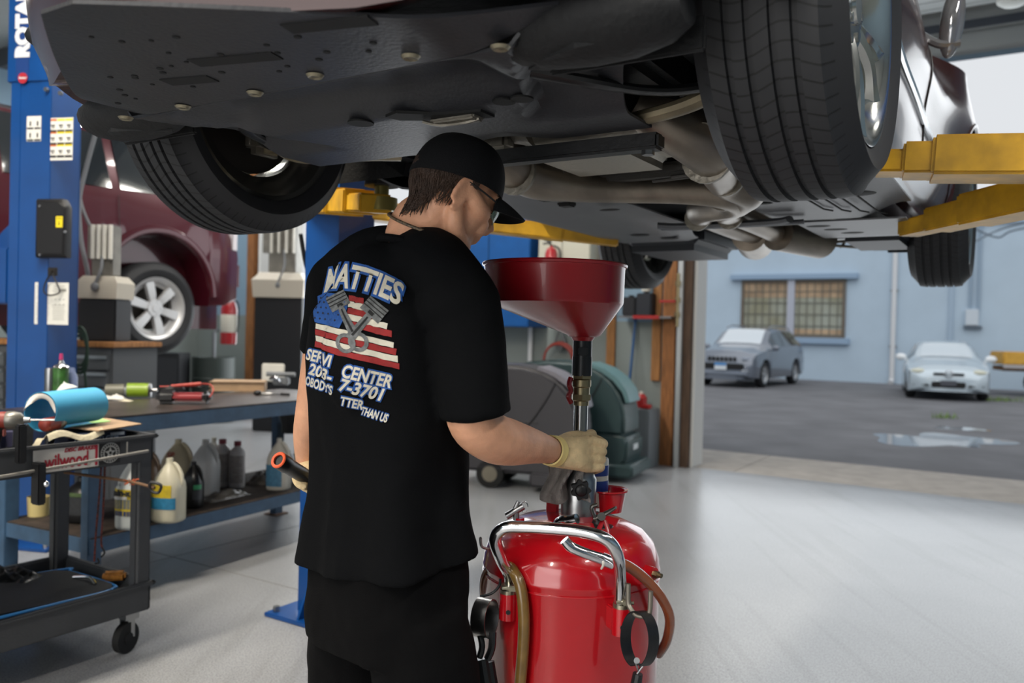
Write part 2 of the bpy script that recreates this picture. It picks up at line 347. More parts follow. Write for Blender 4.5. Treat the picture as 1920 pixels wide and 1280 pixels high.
# weeds at the foot of the wall
LEAF = mat('weeds', '6f8a45', .7)
def weeds(px, py, w, n, label):
    Z = 2116/(py-640); q = P(px, py, Z); q.z = -.02; b = nb()
    for i in range(n):
        x, y = q.x+random.uniform(-w, w), q.y+random.uniform(-.1, .1); a = random.uniform(0, 6.28); h = random.uniform(.04, .14)
        v = [b.verts.new((x-.012*math.cos(a), y-.012*math.sin(a), -.02)), b.verts.new((x+.012*math.cos(a), y+.012*math.sin(a), -.02)), b.verts.new((x+.05*math.cos(a+1), y+.05*math.sin(a+1), h))]
        b.faces.new(v)
    tag(build('weed_clump', b, LEAF, fix=False), label, 'weeds', kind='stuff')
weeds(1880, 746, .5, 120, 'green weeds growing under the yellow truck bed by the wall'); weeds(1772, 780, .22, 40, 'small tuft of weeds in front of the silver sedan')
# trees beyond the roof
TRUNK = mat('bark', '5a4a3c', .9, bump=.4)
def tree(px, py, Z, r, label):
    q = P(px, py, Z); t = thing('tree', label, 'tree', (q.x, q.y, 0))
    b = nb(); tube(b, [(q.x, q.y, 0), (q.x+.2, q.y, q.z*.5), (q.x, q.y, q.z)], [.3, .2, .08], 8); build('trunk', b, TRUNK, t)
    b = nb()
    for i in range(900):
        d = Vector((random.gauss(0, 1), random.gauss(0, 1), random.gauss(0, 1))).normalized()*r*random.uniform(.5, 1)*(1+.25*noise.noise(Vector((i*.1, 0, 0)))); d.z *= .75
        c = q+d; u = Vector((random.gauss(0, 1), random.gauss(0, 1), random.gauss(0, 1))).normalized(); v = u.orthogonal().normalized(); s = r*.09
        b.faces.new([b.verts.new(c+u*s), b.verts.new(c+v*s*.6), b.verts.new(c-u*s), b.verts.new(c-v*s*.6)])
    build('foliage', b, mat('tree_leaf', '7f9a72', .8), t, fix=False)
tree(1845, 405, 42, 1.6, 'green tree showing over the blue building between the yellow lift arms')
tree(1905, 395, 46, 1.4, 'smaller green tree at the right over the blue building')
b = nb(); tube(b, [P(1826, 428, 23), P(1870, 445, 23), P(1900, 432, 22), P(1990, 415, 21)], .025, 6); tube(b, [P(1830, 452, 23), P(1870, 432, 23), P(1910, 420, 22), P(1990, 400, 21)], .025, 6)
tag(build('overhead_cable', b, mat('cable', '6e7a86', .7)), 'thin cables sagging in front of the blue building at the upper right', 'cable')
# ================================================================== VEHICLES (generic lofted bodies)
GLASS_DK = mat('tinted_glass', '23282c', .06, spec=.8, coat=1)
def interp(keys, y):
    ks = [k[0] for k in keys]
    if y <= ks[0]: return keys[0][1:]
    if y >= ks[-1]: return keys[-1][1:]
    for i in range(len(ks)-1):
        if ks[i] <= y <= ks[i+1]:
            t = (y-ks[i])/(ks[i+1]-ks[i]); t = t*t*(3-2*t)*.5+t*.5
            return tuple(a+(b-a)*t for a, b in zip(keys[i][1:], keys[i+1][1:]))
def wheel_parts(t, c, R, Wd, rimR, style, rim_m, out, face=1, tyre_m=None, spoke_w=None, group=None, tread=True, ns=6):
    """wheel centred at c (space of t), axle along x, outer face towards x*face"""
    A = Matrix.Translation(c) @ Matrix.Rotation(face*math.pi/2, 4, 'Y')      # local z = outward
    b = nb(); h = Wd/2
    lathe(b, [(rimR-.005, -h+.02), (rimR+.01, -h+.012), (rimR-.012, -h+.04), (rimR-.05, -h+.07), (rimR-.06, h-.09), (rimR-.03, h-.05), (rimR-.012, h-.02), (rimR+.008, h-.008), (rimR-.004, h-.012), (rimR-.03, h-.035), (rimR-.045, h-.07), (rimR-.066, h-.08), (rimR-.062, -h+.07), (rimR-.005, -h+.02)], A, 64)
    zo = h-.035
    if style == 'split':
        for i in range(ns*2):
            base = (i//2)*2*math.pi/ns; a1 = base+(-.07 if i % 2 else .07); a2 = base+(-.235 if i % 2 else .235)
            pts = []
            for k in range(7):
                s = k/6; r = .05+(rimR-.065)*s; a = a1+(a2-a1)*s**1.1; z = zo-.03+.03*math.sin(s*math.pi)*.6+.018*s
                pts.append((r*math.cos(a), r*math.sin(a), z))
            tube(b, pts, [.022, .019, .016, .0145, .0145, .017, .024], 8, 3, A, flat=1.25)
    else:
        for i in range(ns):
            a = i*2*math.pi/ns+.25; ca, sa = math.cos(a), math.sin(a)
            def pt(r, w, z): return (r*ca-w*sa, r*sa+w*ca, z)
            w0, w1 = spoke_w or (.03, .045); rr = rimR-.02
            rings = []
            for r, w, z in ((.05, w0, zo-.01), (rr*.5, (w0+w1)/2, zo), (rr, w1, zo+.0)):
                rings.append([Vector(pt(r, -w, z-.03)), Vector(pt(r, w, z-.03)), Vector(pt(r, w*.85, z)), Vector(pt(r, -w*.85, z))])
            loft(b, rings, M=A)
    cyl(b, (0, 0, zo-.05), (0, 0, zo), .075, .07, 24, A); cyl(b, (0, 0, zo), (0, 0, zo+.006), .032, .03, 20, A)
    for i in range(5):
        a = i*2*math.pi/5+.3; cyl(b, (.052*math.cos(a), .052*math.sin(a), zo-.001), (.052*math.cos(a), .052*math.sin(a), zo+.004), .009, n=6, M=A)
    w = build('wheel', b, rim_m, t, local=True)
    b = nb(); cyl(b, (0, 0, -.02), (0, 0, -.005), rimR*.7, n=40, M=A); cyl(b, (0, 0, -.06), (0, 0, .06), .07, n=20, M=A); bk = build('brake_disc', b, mat('brake_iron', '504b47', .5, .7), w, local=True)
    bk.parent = w; b = nb()
    s = R-.006; sh = h*.74
    prof = [(rimR-.004, -h+.03), (rimR+.012, -h+.008), (rimR+.035, -h-.002), (R*.5+rimR*.5, -h-.006), (R-.03, -h+.012), (R-.012, -h+.028)]
    if tread:
        gr = [-.60, -.22, .22, .60] if Wd > .2 else [-.4, 0, .4]
        prof.append((R-.004, -sh))
        for q in gr:
            z = q*sh
            prof += [(R, z-.006), (R-.008, z-.0045), (R-.008, z+.0045), (R, z+.006)]
        prof.append((R-.004, sh))
    else: prof += [(R, -sh*.8), (R, sh*.8)]
    prof += [(R-.012, h-.028), (R-.03, h-.012), (R*.5+rimR*.5, h+.006), (rimR+.035, h+.002), (rimR+.012, h-.008), (rimR-.004, h-.03)]
    lathe(b, prof, A, 96); build('tyre', b, tyre_m or TYRE, w, local=True, ang=28)
    return w
# tyre rubber with cross sipes cut between the grooves (uv: u round the wheel, v across it)
TYRE = mat('tyre_rubber', '1b1c1e', .62)
nt = TYRE.node_tree; N = nt.nodes; L = nt.links; p = N['Principled BSDF']
uv = N.new('ShaderNodeUVMap'); sx = N.new('ShaderNodeSeparateXYZ'); L.new(uv.outputs[0], sx.inputs[0])
def mth(op, a, b=None):
    m = N.new('ShaderNodeMath'); m.operation = op
    for i, v in enumerate((a, b)):
        if v is None: continue
        if isinstance(v, (int, float)): m.inputs[i].default_value = v
        else: L.new(v, m.inputs[i])
    return m.outputs[0]
ab = mth('ABSOLUTE', sx.outputs[1]); u = mth('MULTIPLY', sx.outputs[0], 74.0)
sk = mth('MULTIPLY', mth('SINE', mth('MULTIPLY', sx.outputs[1], 45.0)), .35); fr = mth('FRACT', mth('ADD', u, sk))
cut = mth('LESS_THAN', fr, .13); inb = mth('LESS_THAN', ab, .105); c2 = mth('MULTIPLY', cut, inb); hgt = mth('SUBTRACT', 1.0, c2)
bp = N.new('ShaderNodeBump'); bp.inputs['Strength'].default_value = .9; bp.inputs['Distance'].default_value = .004; L.new(hgt, bp.inputs['Height']); L.new(bp.outputs[0], p.inputs['Normal'])
mx = N.new('ShaderNodeMix'); mx.data_type = 'RGBA'; mx.inputs[6].default_value = lin('232427'); mx.inputs[7].default_value = lin('0c0d0e'); L.new(c2, mx.inputs[0]); L.new(mx.outputs[2], p.inputs['Base Color'])
def car(name, label, cat, M, keys, paint, wheels, glass=None, shield=None, rear_glass=None, z0=.22, wR=.34, ra=.42, rim='flat', rimm=None, ns=6, step=.07, rimR=.23, wz=None, half=None, wW=.22, group=None):
    t = thing(name, label, cat, M, group); L_ = keys[-1][0]; cz = wR if wz is None else wz
    def sec(y):
        zl, zb, zt, wl, wb, wt = interp(keys, y)
        za = zl
        for yc in wheels:
            d = abs(y-yc)
            if d < ra: za = max(za, (cz if wz is None else wz+.12)+math.sqrt(ra*ra-d*d))
        wm_ = max(wl, wb)*1.01; wi = max(.05, wl-.27)
        if za > zl+.01: pass
        zm = max(za+.02, zl*.45+zb*.55)
        return [(0, z0 if zl > z0 else zl), (wi, z0 if zl > z0 else zl), (wi, max(za, zl)), (wl-.01, max(za, zl)), (wl, max(za, zl)+.02), (wm_, zm), (wb, max(zb, zm+.02)), (wt+.03, max(zt-.07, zb+.03)), (wt*.86, zt-.012), (wt*.5, zt+.008), (0, zt+.012)]
    ys = [keys[0][0]]
    for k in range(len(keys)-1):
        a, bq = keys[k][0], keys[k+1][0]; n = max(1, int((bq-a)/step))
        ys += [a+(bq-a)*(i+1)/n for i in range(n)]
    for yc in wheels: ys += [yc-ra+.001, yc-ra-.001, yc+ra-.001, yc+ra+.001]
    ys = sorted(set(ys)); rings = []
    for y in ys:
        h = sec(y); rings.append([Vector((x, y, z)) for x, z in h]+[Vector((-x, y, z)) for x, z in h[-2:0:-1]])
    b = nb(); loft(b, rings); build('body', b, paint, t, local=True, ang=40)
    def glasspart(nm, y0, y1, ka, kb, both=True, m=GLASS_DK, off=.008):
        for s in ((1, -1) if both else (1,)):
            b = nb(); n = 10; R = []
            for i in range(n+1):
                y = y0+(y1-y0)*i/n; h = sec(y); a, c = Vector((h[ka][0], y, h[ka][1])), Vector((h[kb][0], y, h[kb][1]))
                R.append([a.lerp(c, .06), a.lerp(c, .94)])
            for i in range(n):
                q = [R[i][0], R[i+1][0], R[i+1][1], R[i][1]]
                b.faces.new([b.verts.new((s*(v.x+off), v.y, v.z+.002)) for v in q])
            bmesh.ops.remove_doubles(b, verts=b.verts[:], dist=1e-5)
            b.normal_update(); bmesh.ops.solidify(b, geom=b.faces[:], thickness=.004)
            build(nm, b, m, t, local=True)
    for y0, y1 in (glass or []): glasspart('side_window', y0, y1, 6, 7)
    def topglass(nm, y0, y1, m=GLASS_DK):
        b = nb(); n = 12; R = []
        for i in range(n+1):
            y = y0+(y1-y0)*i/n; h = sec(y); row = [Vector((s*h[k][0]*(.97 if k == 8 else 1), y-.004, h[k][1]+.012)) for s, k in ((-1, 8), (-1, 9), (1, 10), (1, 9), (1, 8))]
            R.append([b.verts.new(v) for v in row])
        for i in range(n):
            for j in range(4): b.faces.new((R[i][j], R[i][j+1], R[i+1][j+1], R[i+1][j]))
        b.normal_update(); bmesh.ops.solidify(b, geom=b.faces[:], thickness=.004); build(nm, b, m, t, local=True)
    if shield: topglass('windshield', *shield[:2], m=shield[2] if len(shield) > 2 else GLASS_DK)
    if rear_glass: topglass('rear_window', *rear_glass)
    for yc in wheels:
        wl = interp(keys, yc)[3]
        for s in (1, -1):
            if half and s != half: continue
            wheel_parts(t, (s*(wl-wW/2-.005), yc, cz), wR, wW, rimR, rim, rimm or ALLOY, None, face=s, ns=ns, tread=False)
    return t, sec
ALLOY = mat('alloy', 'b9babb', .3, .85)
# ---- grey compact suv outside (nose towards us, turned a little)
PG = mat('grey_car_paint', '6e7682', .3, .3, coat=1)
q = P(1416, 728, 22.6)
keys = [(0, .34, .55, .62, .62, .66, .5), (.06, .3, .78, .84, .80, .84, .62), (.18, .28, .92, 1.0, .88, .9, .70), (.9, .26, 1.02, 1.12, .92, .92, .74), (1.25, .26, 1.06, 1.18, .93, .92, .74), (1.95, .26, 1.1, 1.62, .93, .91, .66), (2.6, .26, 1.12, 1.68, .93, .91, .66), (3.9, .28, 1.16, 1.64, .93, .9, .64), (4.3, .3, 1.18, 1.5, .92, .88, .6), (4.6, .4, 1.0, 1.1, .88, .85, .6)]
Mg = Matrix.Translation((q.x, 22.6, -.02)) @ Matrix.Rotation(-.62, 4, 'Z') @ Matrix.Translation((-.80, -.45, 0))
t, sec = car('parked_suv', 'dark grey compact suv with seven-slot grille and blue plate parked by the blue wall', 'car', Mg, keys, PG, (.92, 3.65), glass=[(1.55, 2.45), (2.5, 3.3), (3.35, 3.95)], shield=(1.3, 1.92, mat('bright_glass', 'c9d2d9', .05, spec=1, coat=1)), rear_glass=(4.0, 4.3), wR=.36)
b = nb()
for i in range(7): box(b, (-.36+i*.12, .015, .78), (.075, .06, .12), bev=.012)
build('grille', b, BLACKP, t, local=True)
LAMPG = mat('lamp_glass', 'a9b2c0', .1, spec=.9, coat=1)
for s in (-1, 1):
    b = nb(); box(b, (s*.68, .09, .80), (.28, .14, .07), rz=s*.5, bev=.02); build('headlight', b, LAMPG, t, local=True)
    b = nb(); box(b, (s*.66, .02, .48), (.20, .06, .06), rz=s*.35, bev=.02); build('fog_light', b, mat('fog_chrome', 'dfe4ea', .2, .4), t, local=True)
    b = nb(); ell(b, (s*1.02, 1.42, 1.10), (.11, .07, .08)); box(b, (s*.93, 1.42, 1.06), (.1, .05, .03)); build('door_mirror', b, PG, t, local=True)
    b = nb(); tube(b, [(s*.62, 1.95, 1.66), (s*.62, 2.4, 1.73), (s*.62, 3.6, 1.70), (s*.6, 3.95, 1.62)], .018, 8); build('roof_rail', b, ALLOY, t, local=True)
b = nb(); box(b, (0, -.07, .58), (.34, .02, .19), bev=.005); pl = build('number_plate', b, mat('plate_white', 'd6dde2', .5), t, local=True)
b = nb(); box(b, (0, -.083, .64), (.33, .008, .07)); build('plate_band', b, mat('plate_blue', '3f86c4', .5), pl, local=True)
b = nb(); box(b, (0, -.01, .58), (1.25, .05, .16), bev=.02); build('air_intake', b, BLACKP, t, local=True)
b = nb(); box(b, (0, .0, .40), (1.5, .10, .08), bev=.03); build('skid_plate', b, mat('skid_grey', '8f98a5', .4, .4), t, local=True)
# ---- silver sedan outside
PS = mat('silver_car_paint', 'b8c6cf', .28, .25, coat=1)
q = P(1786, 752, 19.4)
keys = [(0, .3, .5, .56, .6, .62, .5), (.07, .24, .66, .72, .78, .8, .6), (.2, .2, .72, .82, .86, .86, .66), (.9, .18, .84, .96, .9, .88, .7), (1.15, .18, .88, 1.0, .91, .88, .7), (1.95, .18, .93, 1.36, .91, .86, .58), (2.5, .18, .95, 1.42, .91, .86, .58), (3.2, .18, .96, 1.36, .91, .86, .57), (4.0, .2, .97, 1.04, .9, .84, .6), (4.6, .28, .92, .98, .86, .82, .6), (4.75, .4, .7, .74, .8, .78, .6)]
Ms = Matrix.Translation((q.x, 19.5, -.02)) @ Matrix.Rotation(-.42, 4, 'Z') @ Matrix.Translation((-.05, 0, 0))
t, sec = car('parked_sedan', 'silver-blue sedan with round nose badge parked facing the garage, puddle before it', 'car', Ms, keys, PS, (.88, 3.6), glass=[(1.5, 2.3), (2.35, 3.2)], shield=(1.2, 1.93, mat('pale_glass', 'b9c6cf', .05, spec=1, coat=1)), rear_glass=(3.25, 3.95), wR=.33, ra=.38)
for s in (-1, 1):
    b = nb(); ell(b, (s*.64, .13, .68), (.17, .1, .075)); build('headlight', b, mat('yellowed_lamp', 'c9cbb9', .15, coat=1), t, local=True)
    b = nb(); ell(b, (s*1.0, 1.4, .99), (.13, .07, .085)); box(b, (s*.9, 1.4, .93), (.12, .05, .03)); build('door_mirror', b, mat('mirror_white', 'e4e8ea', .25, coat=1), t, local=True)
    b = nb(); box(b, (s*.58, .03, .36), (.36, .05, .05), rz=s*.25, bev=.015); build('bumper_vent', b, BLACKP, t, local=True)
    b = nb(); box(b, (s*.19, -.005, .63), (.27, .04, .06), bev=.01); build('grille_bar', b, BLACKP, t, local=True)
b = nb(); box(b, (0, -.03, .42), (.34, .03, .12), bev=.008); build('number_plate', b, mat('plate_dark', '4b4e56', .5), t, local=True)
b = nb(); box(b, (0, -.01, .38), (.72, .04, .14), bev=.02); build('air_intake', b, BLACKP, t, local=True)
b = nb(); M = Matrix.Translation((0, -.045, .64)) @ RX
lathe(b, [(.085, -.01), (.095, 0), (.085, .01), (.075, .0), (.085, -.01)], M, 28)
for s in (-1, 1):
    tube(b, [(s*-.045, .06, 0), (s*-.012, -.0, 0)], .009, 6, 1, M); tube(b, [(s*.04, .01, 0), (s*.012, .0, 0)], .007, 6, 1, M); tube(b, [(s*-.07, .03, 0), (s*-.032, -.06, 0), (0, .0, 0)], .009, 6, 1, M)
build('round_badge', b, CHROME, t, local=True)
# ---- yellow truck bed at the right edge
q = P(1905, 735, 21.5); t = thing('yellow_truck', 'rear of a yellow flatbed truck with a rusty wheel at the right edge', 'truck', Matrix.Translation((q.x+.45, 22.0, 0)) @ Matrix.Rotation(-.3, 4, 'Z'))
YT = mat('faded_yellow', 'd0a040', .6, var=.12)
b = nb(); box(b, (1.3, .5, .98), (3.6, 1.4, .34), bev=.03); build('bed', b, YT, t, local=True)
b = nb(); box(b, (1.3, -.22, .76), (3.6, .05, .08)); build('grey_stripe', b, mat('stripe_grey', 'a9a5a5', .6), t, local=True)
b = nb(); box(b, (1.3, .5, .70), (3.5, 1.2, .12)); build('chassis', b, mat('rusty_frame', '6e5038', .8, var=.3), t, local=True)
for x in (.38, 3.2):
    w = wheel_parts(t, (x, -.1, .36), .36, .2, .24, 'flat', mat('rust', '7a563f', .8, var=.3), None, face=1, tread=False)
    w.matrix_basis = Matrix.Translation((x, -.1, .36)) @ Matrix.Rotation(math.pi/2, 4, 'Z') @ Matrix.Rotation(math.pi, 4, 'Z') @ Matrix.Translation((-x, .1, -.36)) @ w.matrix_basis
# ---- maroon suv on the lift in the next bay (nose towards us, mostly hidden)
PM = mat('maroon_paint', '4a1420', .28, .2, coat=.8)
keys = [(0, .5, .8, .9, .7, .75, .5), (.1, .45, 1.0, 1.1, .88, .9, .7), (.3, .42, 1.1, 1.2, .93, .93, .75), (1.2, .4, 1.2, 1.32, .95, .94, .78), (1.5, .4, 1.24, 1.38, .95, .94, .78), (2.2, .4, 1.28, 1.82, .95, .93, .72), (2.8, .4, 1.28, 1.88, .95, .93, .72), (4.4, .42, 1.32, 1.86, .95, .92, .7), (4.7, .44, 1.32, 1.74, .94, .9, .68), (4.86, .5, 1.2, 1.3, .9, .86, .66)]
Mm = GM(-7.15, .30, 1.09)
t, sec = car('maroon_suv', 'maroon suv with six-spoke silver wheels raised on the lift in the next bay', 'car', Mm, keys, PM, (1.15, 4.02), glass=[(1.8, 2.7), (2.78, 3.6), (3.68, 4.45)], shield=(1.55, 2.18), rear_glass=(4.72, 4.84), wR=.39, ra=.50, rimm=mat('suv_rim', 'c9c9ca', .35, .5), rimR=.255, wz=.39, wW=.25)
b = nb(); tube(b, [(.945, 3.05, 1.13), (.985, 3.07, 1.14), (.985, 3.2, 1.14), (.945, 3.22, 1.13)], .012, 8); box(b, (.945, 3.13, 1.14), (.02, .24, .07), bev=.01); build('door_handle', b, CHROME, t, local=True)
b = nb(); box(b, (0, 4.86, .72), (1.8, .14, .3), bev=.05); build('rear_bumper', b, mat('bumper_maroon', '4e1622', .3, coat=.5), t, local=True)
b = nb(); box(b, (.88, 4.80, 1.08), (.12, .10, .32), bev=.03); build('tail_light', b, mat('tail_lamp', 'c8c3c8', .15, coat=1), t, local=True)
b = nb()
for y in (3.65, 2.73): tube(b, [(.958, y, .6), (.962, y, .95), (.94, y, 1.28)], .003, 4)
build('door_gap', b, BLACKP, t, local=True)
b = nb(); pts = [(.968, 4.02+.535*math.cos(a), .51+.535*math.sin(a)) for a in [math.pi*i/14 for i in range(15)]]; tube(b, pts, .035, 8, 2, flat=.6); build('arch_flare', b, PM, t, local=True)
# ================================================================== THE SEDAN ON THE LIFT (x across, y from the front axle to the rear, z above the tyre bottoms)
CM = Matrix.Translation((-.125, 1.999, 1.626)) @ Matrix.Rotation(-TH, 4, 'Z')
sedan = thing('raised_sedan', 'glossy dark maroon sedan raised overhead on the blue lift, underbody and wheels showing', 'car', CM)
PAINT = mat('dark_maroon_gloss', '3a1c1b', .2, .0, coat=.2, spec=.35, var=.05)
PLAST = mat('undertray_plastic', '303135', .45, var=.12, vs=9, bump=.12, bs=120); PLAST2 = mat('undertray_panel', '5d5f63', .42, var=.08, vs=7, bump=.1, bs=90)
LINER = mat('arch_liner', '111214', .7, bump=.3, bs=70); ALU = mat('cast_aluminium', '8f8a80', .45, .75, var=.2, vs=20, bump=.3, bs=60)
EXH = mat('exhaust_steel', '8e8478', .38, .85, var=.3, vs=12, stretch=(1, .3, 1)); SHIELD = mat('heat_shield', 'a39d90', .4, .8, bump=1.0, bs=160)
ARM_IRON = mat('control_arm_metal', '8a7f68', .5, .5, var=.3, vs=18); BLACKM = mat('black_paint_metal', '17181a', .35, bump=.1)
WB, TRK, TR = 2.85, 1.58, .345
def smooth(a, b, x): t = max(0, min(1, (x-a)/(b-a))); return t*t*(3-2*t)
def side_x(y, z):
    x = .845-.02*smooth(.9, 1.8, y)+.0*z
    x += .07*math.exp(-((y-0)/.42)**2)+.085*math.exp(-((y-WB)/.42)**2)*1.0
    x -= .10*smooth(-.35, -1.0, y) if y < -.35 else 0
    if z > .48: x += .018*math.exp(-((z-.67)/.10)**2)
    if z < .42: x -= .06*smooth(.42, .17, z)*(1-.6*math.exp(-(y/.45)**2)-.6*math.exp(-((y-WB)/.45)**2))
    x -= .16*smooth(.74, 1.02, z)*(1-.75*math.exp(-((y-WB)/.45)**2))
    return x
TOPZ = .98
per = []                                    # plan outline from rear centre, down the +x side, round the nose: (y, lateral factor)
def outline(z):
    pts = []
    ys = [3.78-.045*i for i in range(int((3.78+.32)/.045))]
    tail = [(math.sin(t)*.84, 3.55+.28*math.cos(t)) for t in [math.pi/2*i/12 for i in range(12)]]
    inset = {0: 0}; k = .05*smooth(.32, .17, z)+.08*smooth(.7, 1.0, z)
    pts += [(x*(1-k*.4), y-k) for x, y in tail]
    pts += [(side_x(y, z), y) for y in ys if y < 3.5]
    n = 22; xs = side_x(-.32, z); zb = .035*math.sin(max(0, (z-.3))*8)
    for i in range(1, n+1):
        t = math.pi/2*i/n; pts.append((xs*math.cos(t)**1.95 if i < n else 0, -.32-(.645-k*1.0+zb*.4)*math.sin(t)**.9))
    return pts
zs = [.17, .185, .21, .25, .29, .33, .37, .41, .45, .48, .50, .55, .60, .64, .67, .70, .75, .80, .86, .92, .97, 1.0]
rings = []
for z in zs:
    o = [(x, y, max(z, .17+.6*(z-.17)+(.09*smooth(.35, .75, abs(x)) if y < -.3 else .075*smooth(.5, .75, abs(x))*smooth(.45, .17, z)+.20*smooth(3.15, 3.55, y)*smooth(.7, .17, z)))) for x, y in outline(z)]
    if z == .17:
        q0 = [((x*.70, -.40+(y+.40)*.86, q) if y < -.4 else (x-(.05 if abs(x) > .1 else 0), y, q)) for x, y, q in o]; rings.append([Vector((x, y, q+.008)) for x, y, q in q0]+[Vector((-x, y, q+.008)) for x, y, q in q0[-2:0:-1]])
    rings.append([Vector(q) for q in o]+[Vector((-x, y, q)) for x, y, q in o[-2:0:-1]])
b = nb(); loft(b, rings, cap=False)
top = [v for v in b.verts if abs(v.co.z-1.0) < 1e-5]
kill = [f for f in b.faces if abs(f.calc_center_median().x) > .45 and any((f.calc_center_median().y-yc)**2+(f.calc_center_median().z-TR)**2 < .40**2 for yc in (0, WB))]
bmesh.ops.delete(b, geom=kill, context='FACES')
b.verts.ensure_lookup_table()
be = [e for e in b.edges if e.is_boundary and all(abs(v.co.z-1.0) < 1e-5 for v in e.verts)]
bmesh.ops.contextual_create(b, geom=be)
for v in b.verts:                            # snap the ragged arch edge to a circle
    if any(e.is_boundary for e in v.link_edges) and abs(v.co.x) > .45 and v.co.z > .18 and v.co.z < .9:
        for yc in (0, WB):
            d = Vector((v.co.y-yc, v.co.z-TR)); 
            if d.length < .47: d = d.normalized()*.405; v.co.y = yc+d.x; v.co.z = TR+d.y
build('body_shell', b, PAINT, sedan, local=True, ang=45, label='glossy dark maroon bodywork')
b = nb()                                     # cabin
kg = [(.55, .98, .60), (1.2, 1.34, .55), (1.9, 1.38, .54), (2.7, 1.30, .52), (3.35, 1.0, .58)]
loft(b, [[Vector((s*w*k, y, z)) for s, w, z in ((1, .74, .97), (1, ww, zt-.05), (1, ww*.8, zt), (-1, ww*.8, zt), (-1, ww, zt-.05), (-1, .74, .97)) for k in (1,)] for y, zt, ww in kg]); build('cabin', b, GLASS_DK, sedan, local=True)
for yc in (0, WB):
    for s in (1, -1):
        b = nb(); pts = []
        for i in range(25):
            a = -.45+(math.pi+.9)*i/24; y, z = yc+.405*math.cos(a), TR+.405*math.sin(a)
            if z > .19: pts.append((s*(side_x(y, z)-.004), y, z))
        tube(b, pts, .012, 6, 2); build('arch_lip', b, PAINT, sedan, local=True)
        b = nb()
        R0 = []; R1 = []
        for i in range(29):
            a = -.35+(math.pi+.15)*i/28; R0.append((s*.50, yc+.40*math.cos(a), max(.17, TR+.40*math.sin(a)))); R1.append((s*.86, yc+.41*math.cos(a), max(.17, TR+.41*math.sin(a))))
        v0 = [b.verts.new(p) for p in R0]; v1 = [b.verts.new(p) for p in R1]
        for i in range(28): b.faces.new((v0[i], v0[i+1], v1[i+1], v1[i]))
        b.faces.new(v0); build('wheelhouse', b, LINER, sedan, local=True)
for s in (1,-1):
    b = nb(); tube(b, [(s*(side_x(y, .485)+.006), y, .485) for y in (.52, .8, 1.2, 1.6, 2.0, 2.3)], .011, 8, 3, flat=1.0); build('door_trim_strip', b, CHROME, sedan, local=True, label='bright strip along the doors')
    for y0 in (.62, 1.55, 2.38): b = nb(); tube(b, [(s*(side_x(y0, z)+.0015), y0+.1*smooth(.5, .9, z), z) for z in [.30+.06*i for i in range(10)]], .0028, 5, 2); build('door_gap', b, BLACKP, sedan, local=True)
    b = nb(); loft(b, [[Vector((s*(side_x(y, .2)-.012+dx), y, z)) for dx, z in ((0, .34), (-.01, .295), (-.05, .265), (-.13, .255), (-.14, .30))] for y in [.43+.1*i for i in range(20)]]); build('sill', b, mat('sill_grey', '7b7478', .35, .2), sedan, local=True, label='grey satin sill')
    # mirror
    b = nb(); ell(b, (s*.895, 1.72, .88), (.04, .035, .13), Matrix.Rotation(s*.1, 4, 'Y'), 20, 14); tube(b, [(s*.80, 1.7, .84), (s*.86, 1.7, .80), (s*.92, 1.72, .80)], .016, 8); build('door_mirror', b, mat('mirror_shell', '8f8f92', .08, .5, coat=1), sedan, local=True, label='grey reflective door mirror')
# nose details
b = nb(); box(b, (0, -.84, .45), (.7, .05, .18), bev=.03); build('grille', b, BLACKM, sedan, local=True)
for s in (1, -1):
    b = nb(); ell(b, (s*.60, -.62, .66), (.14, .10, .05), Matrix.Rotation(s*-.6, 4, 'Z')); build('headlight', b, LAMPG, sedan, local=True)
    b = nb(); ell(b, (s*.66, -.58, .36), (.04, .10, .04), Matrix.Rotation(s*.75, 4, 'Z'), 16, 10); build('bumper_vent', b, BLACKM, sedan, local=True)
    # deflector ahead of the front wheel
    b = nb(); loft(b, [[Vector((s*x, -.485+.085*k*math.cos(a), .205+.055*k*math.sin(a))) for a in [2*math.pi*i/18 for i in range(18)]] for x, k in ((.42, .35), (.45, .7), (.50, .92), (.57, 1.0), (.64, .96), (.70, .75), (.735, .4))]); build('wheel_deflector', b, LINER, sedan, local=True)
    b = nb(); box(b, (s*.60, -.405, .195), (.27, .012, .055), bev=.004); build('deflector_flap', b, LINER, sedan, local=True)
# floor pan closes the body above everything
b = nb(); box(b, (0, 1.5, .34), (1.12, 4.4, .02)); box(b, (0, -.60, .30), (.9, .36, .02)); box(b, (0, 1.42, .33), (1.6, 1.8, .02)); box(b, (0, 3.5, .44), (1.5, .42, .02)); build('floor_pan', b, mat('floor_pan', '2c2e31', .6, bump=.3, bs=30), sedan, local=True)
def panel(name, pts, m, th=.012, z=None, bumps=None):
    """a pressed panel: outline points (x,y,z) fanned from a raised rim"""
    b = nb(); vs = [b.verts.new(p) for p in pts]; f = b.faces.new(vs)
    bmesh.ops.triangulate(b, faces=[f])
    bmesh.ops.solidify(b, geom=b.faces[:], thickness=th); return build(name, b, m, sedan, local=True, ang=20)
def ribbed(name, x0, x1, y0, y1, zf, m, nx=40, ny=40, xf=None, holes=()):
    """a moulded tray: height zf(x,y), edges xf(y)->(x0,x1); holes = (x,y,rx,ry,rot) punched through"""
    b = nb(); g = []
    for j in range(ny+1):
        y = y0+(y1-y0)*j/ny; a, c = xf(y) if xf else (x0, x1)
        g.append([b.verts.new((a+(c-a)*i/nx, y, zf(a+(c-a)*i/nx, y))) for i in range(nx+1)])
    for j in range(ny):
        for i in range(nx): b.faces.new((g[j][i], g[j][i+1], g[j+1][i+1], g[j+1][i]))
    b.normal_update(); bmesh.ops.solidify(b, geom=b.faces[:], thickness=-.006)
    return build(name, b, m, sedan, local=True, ang=24)
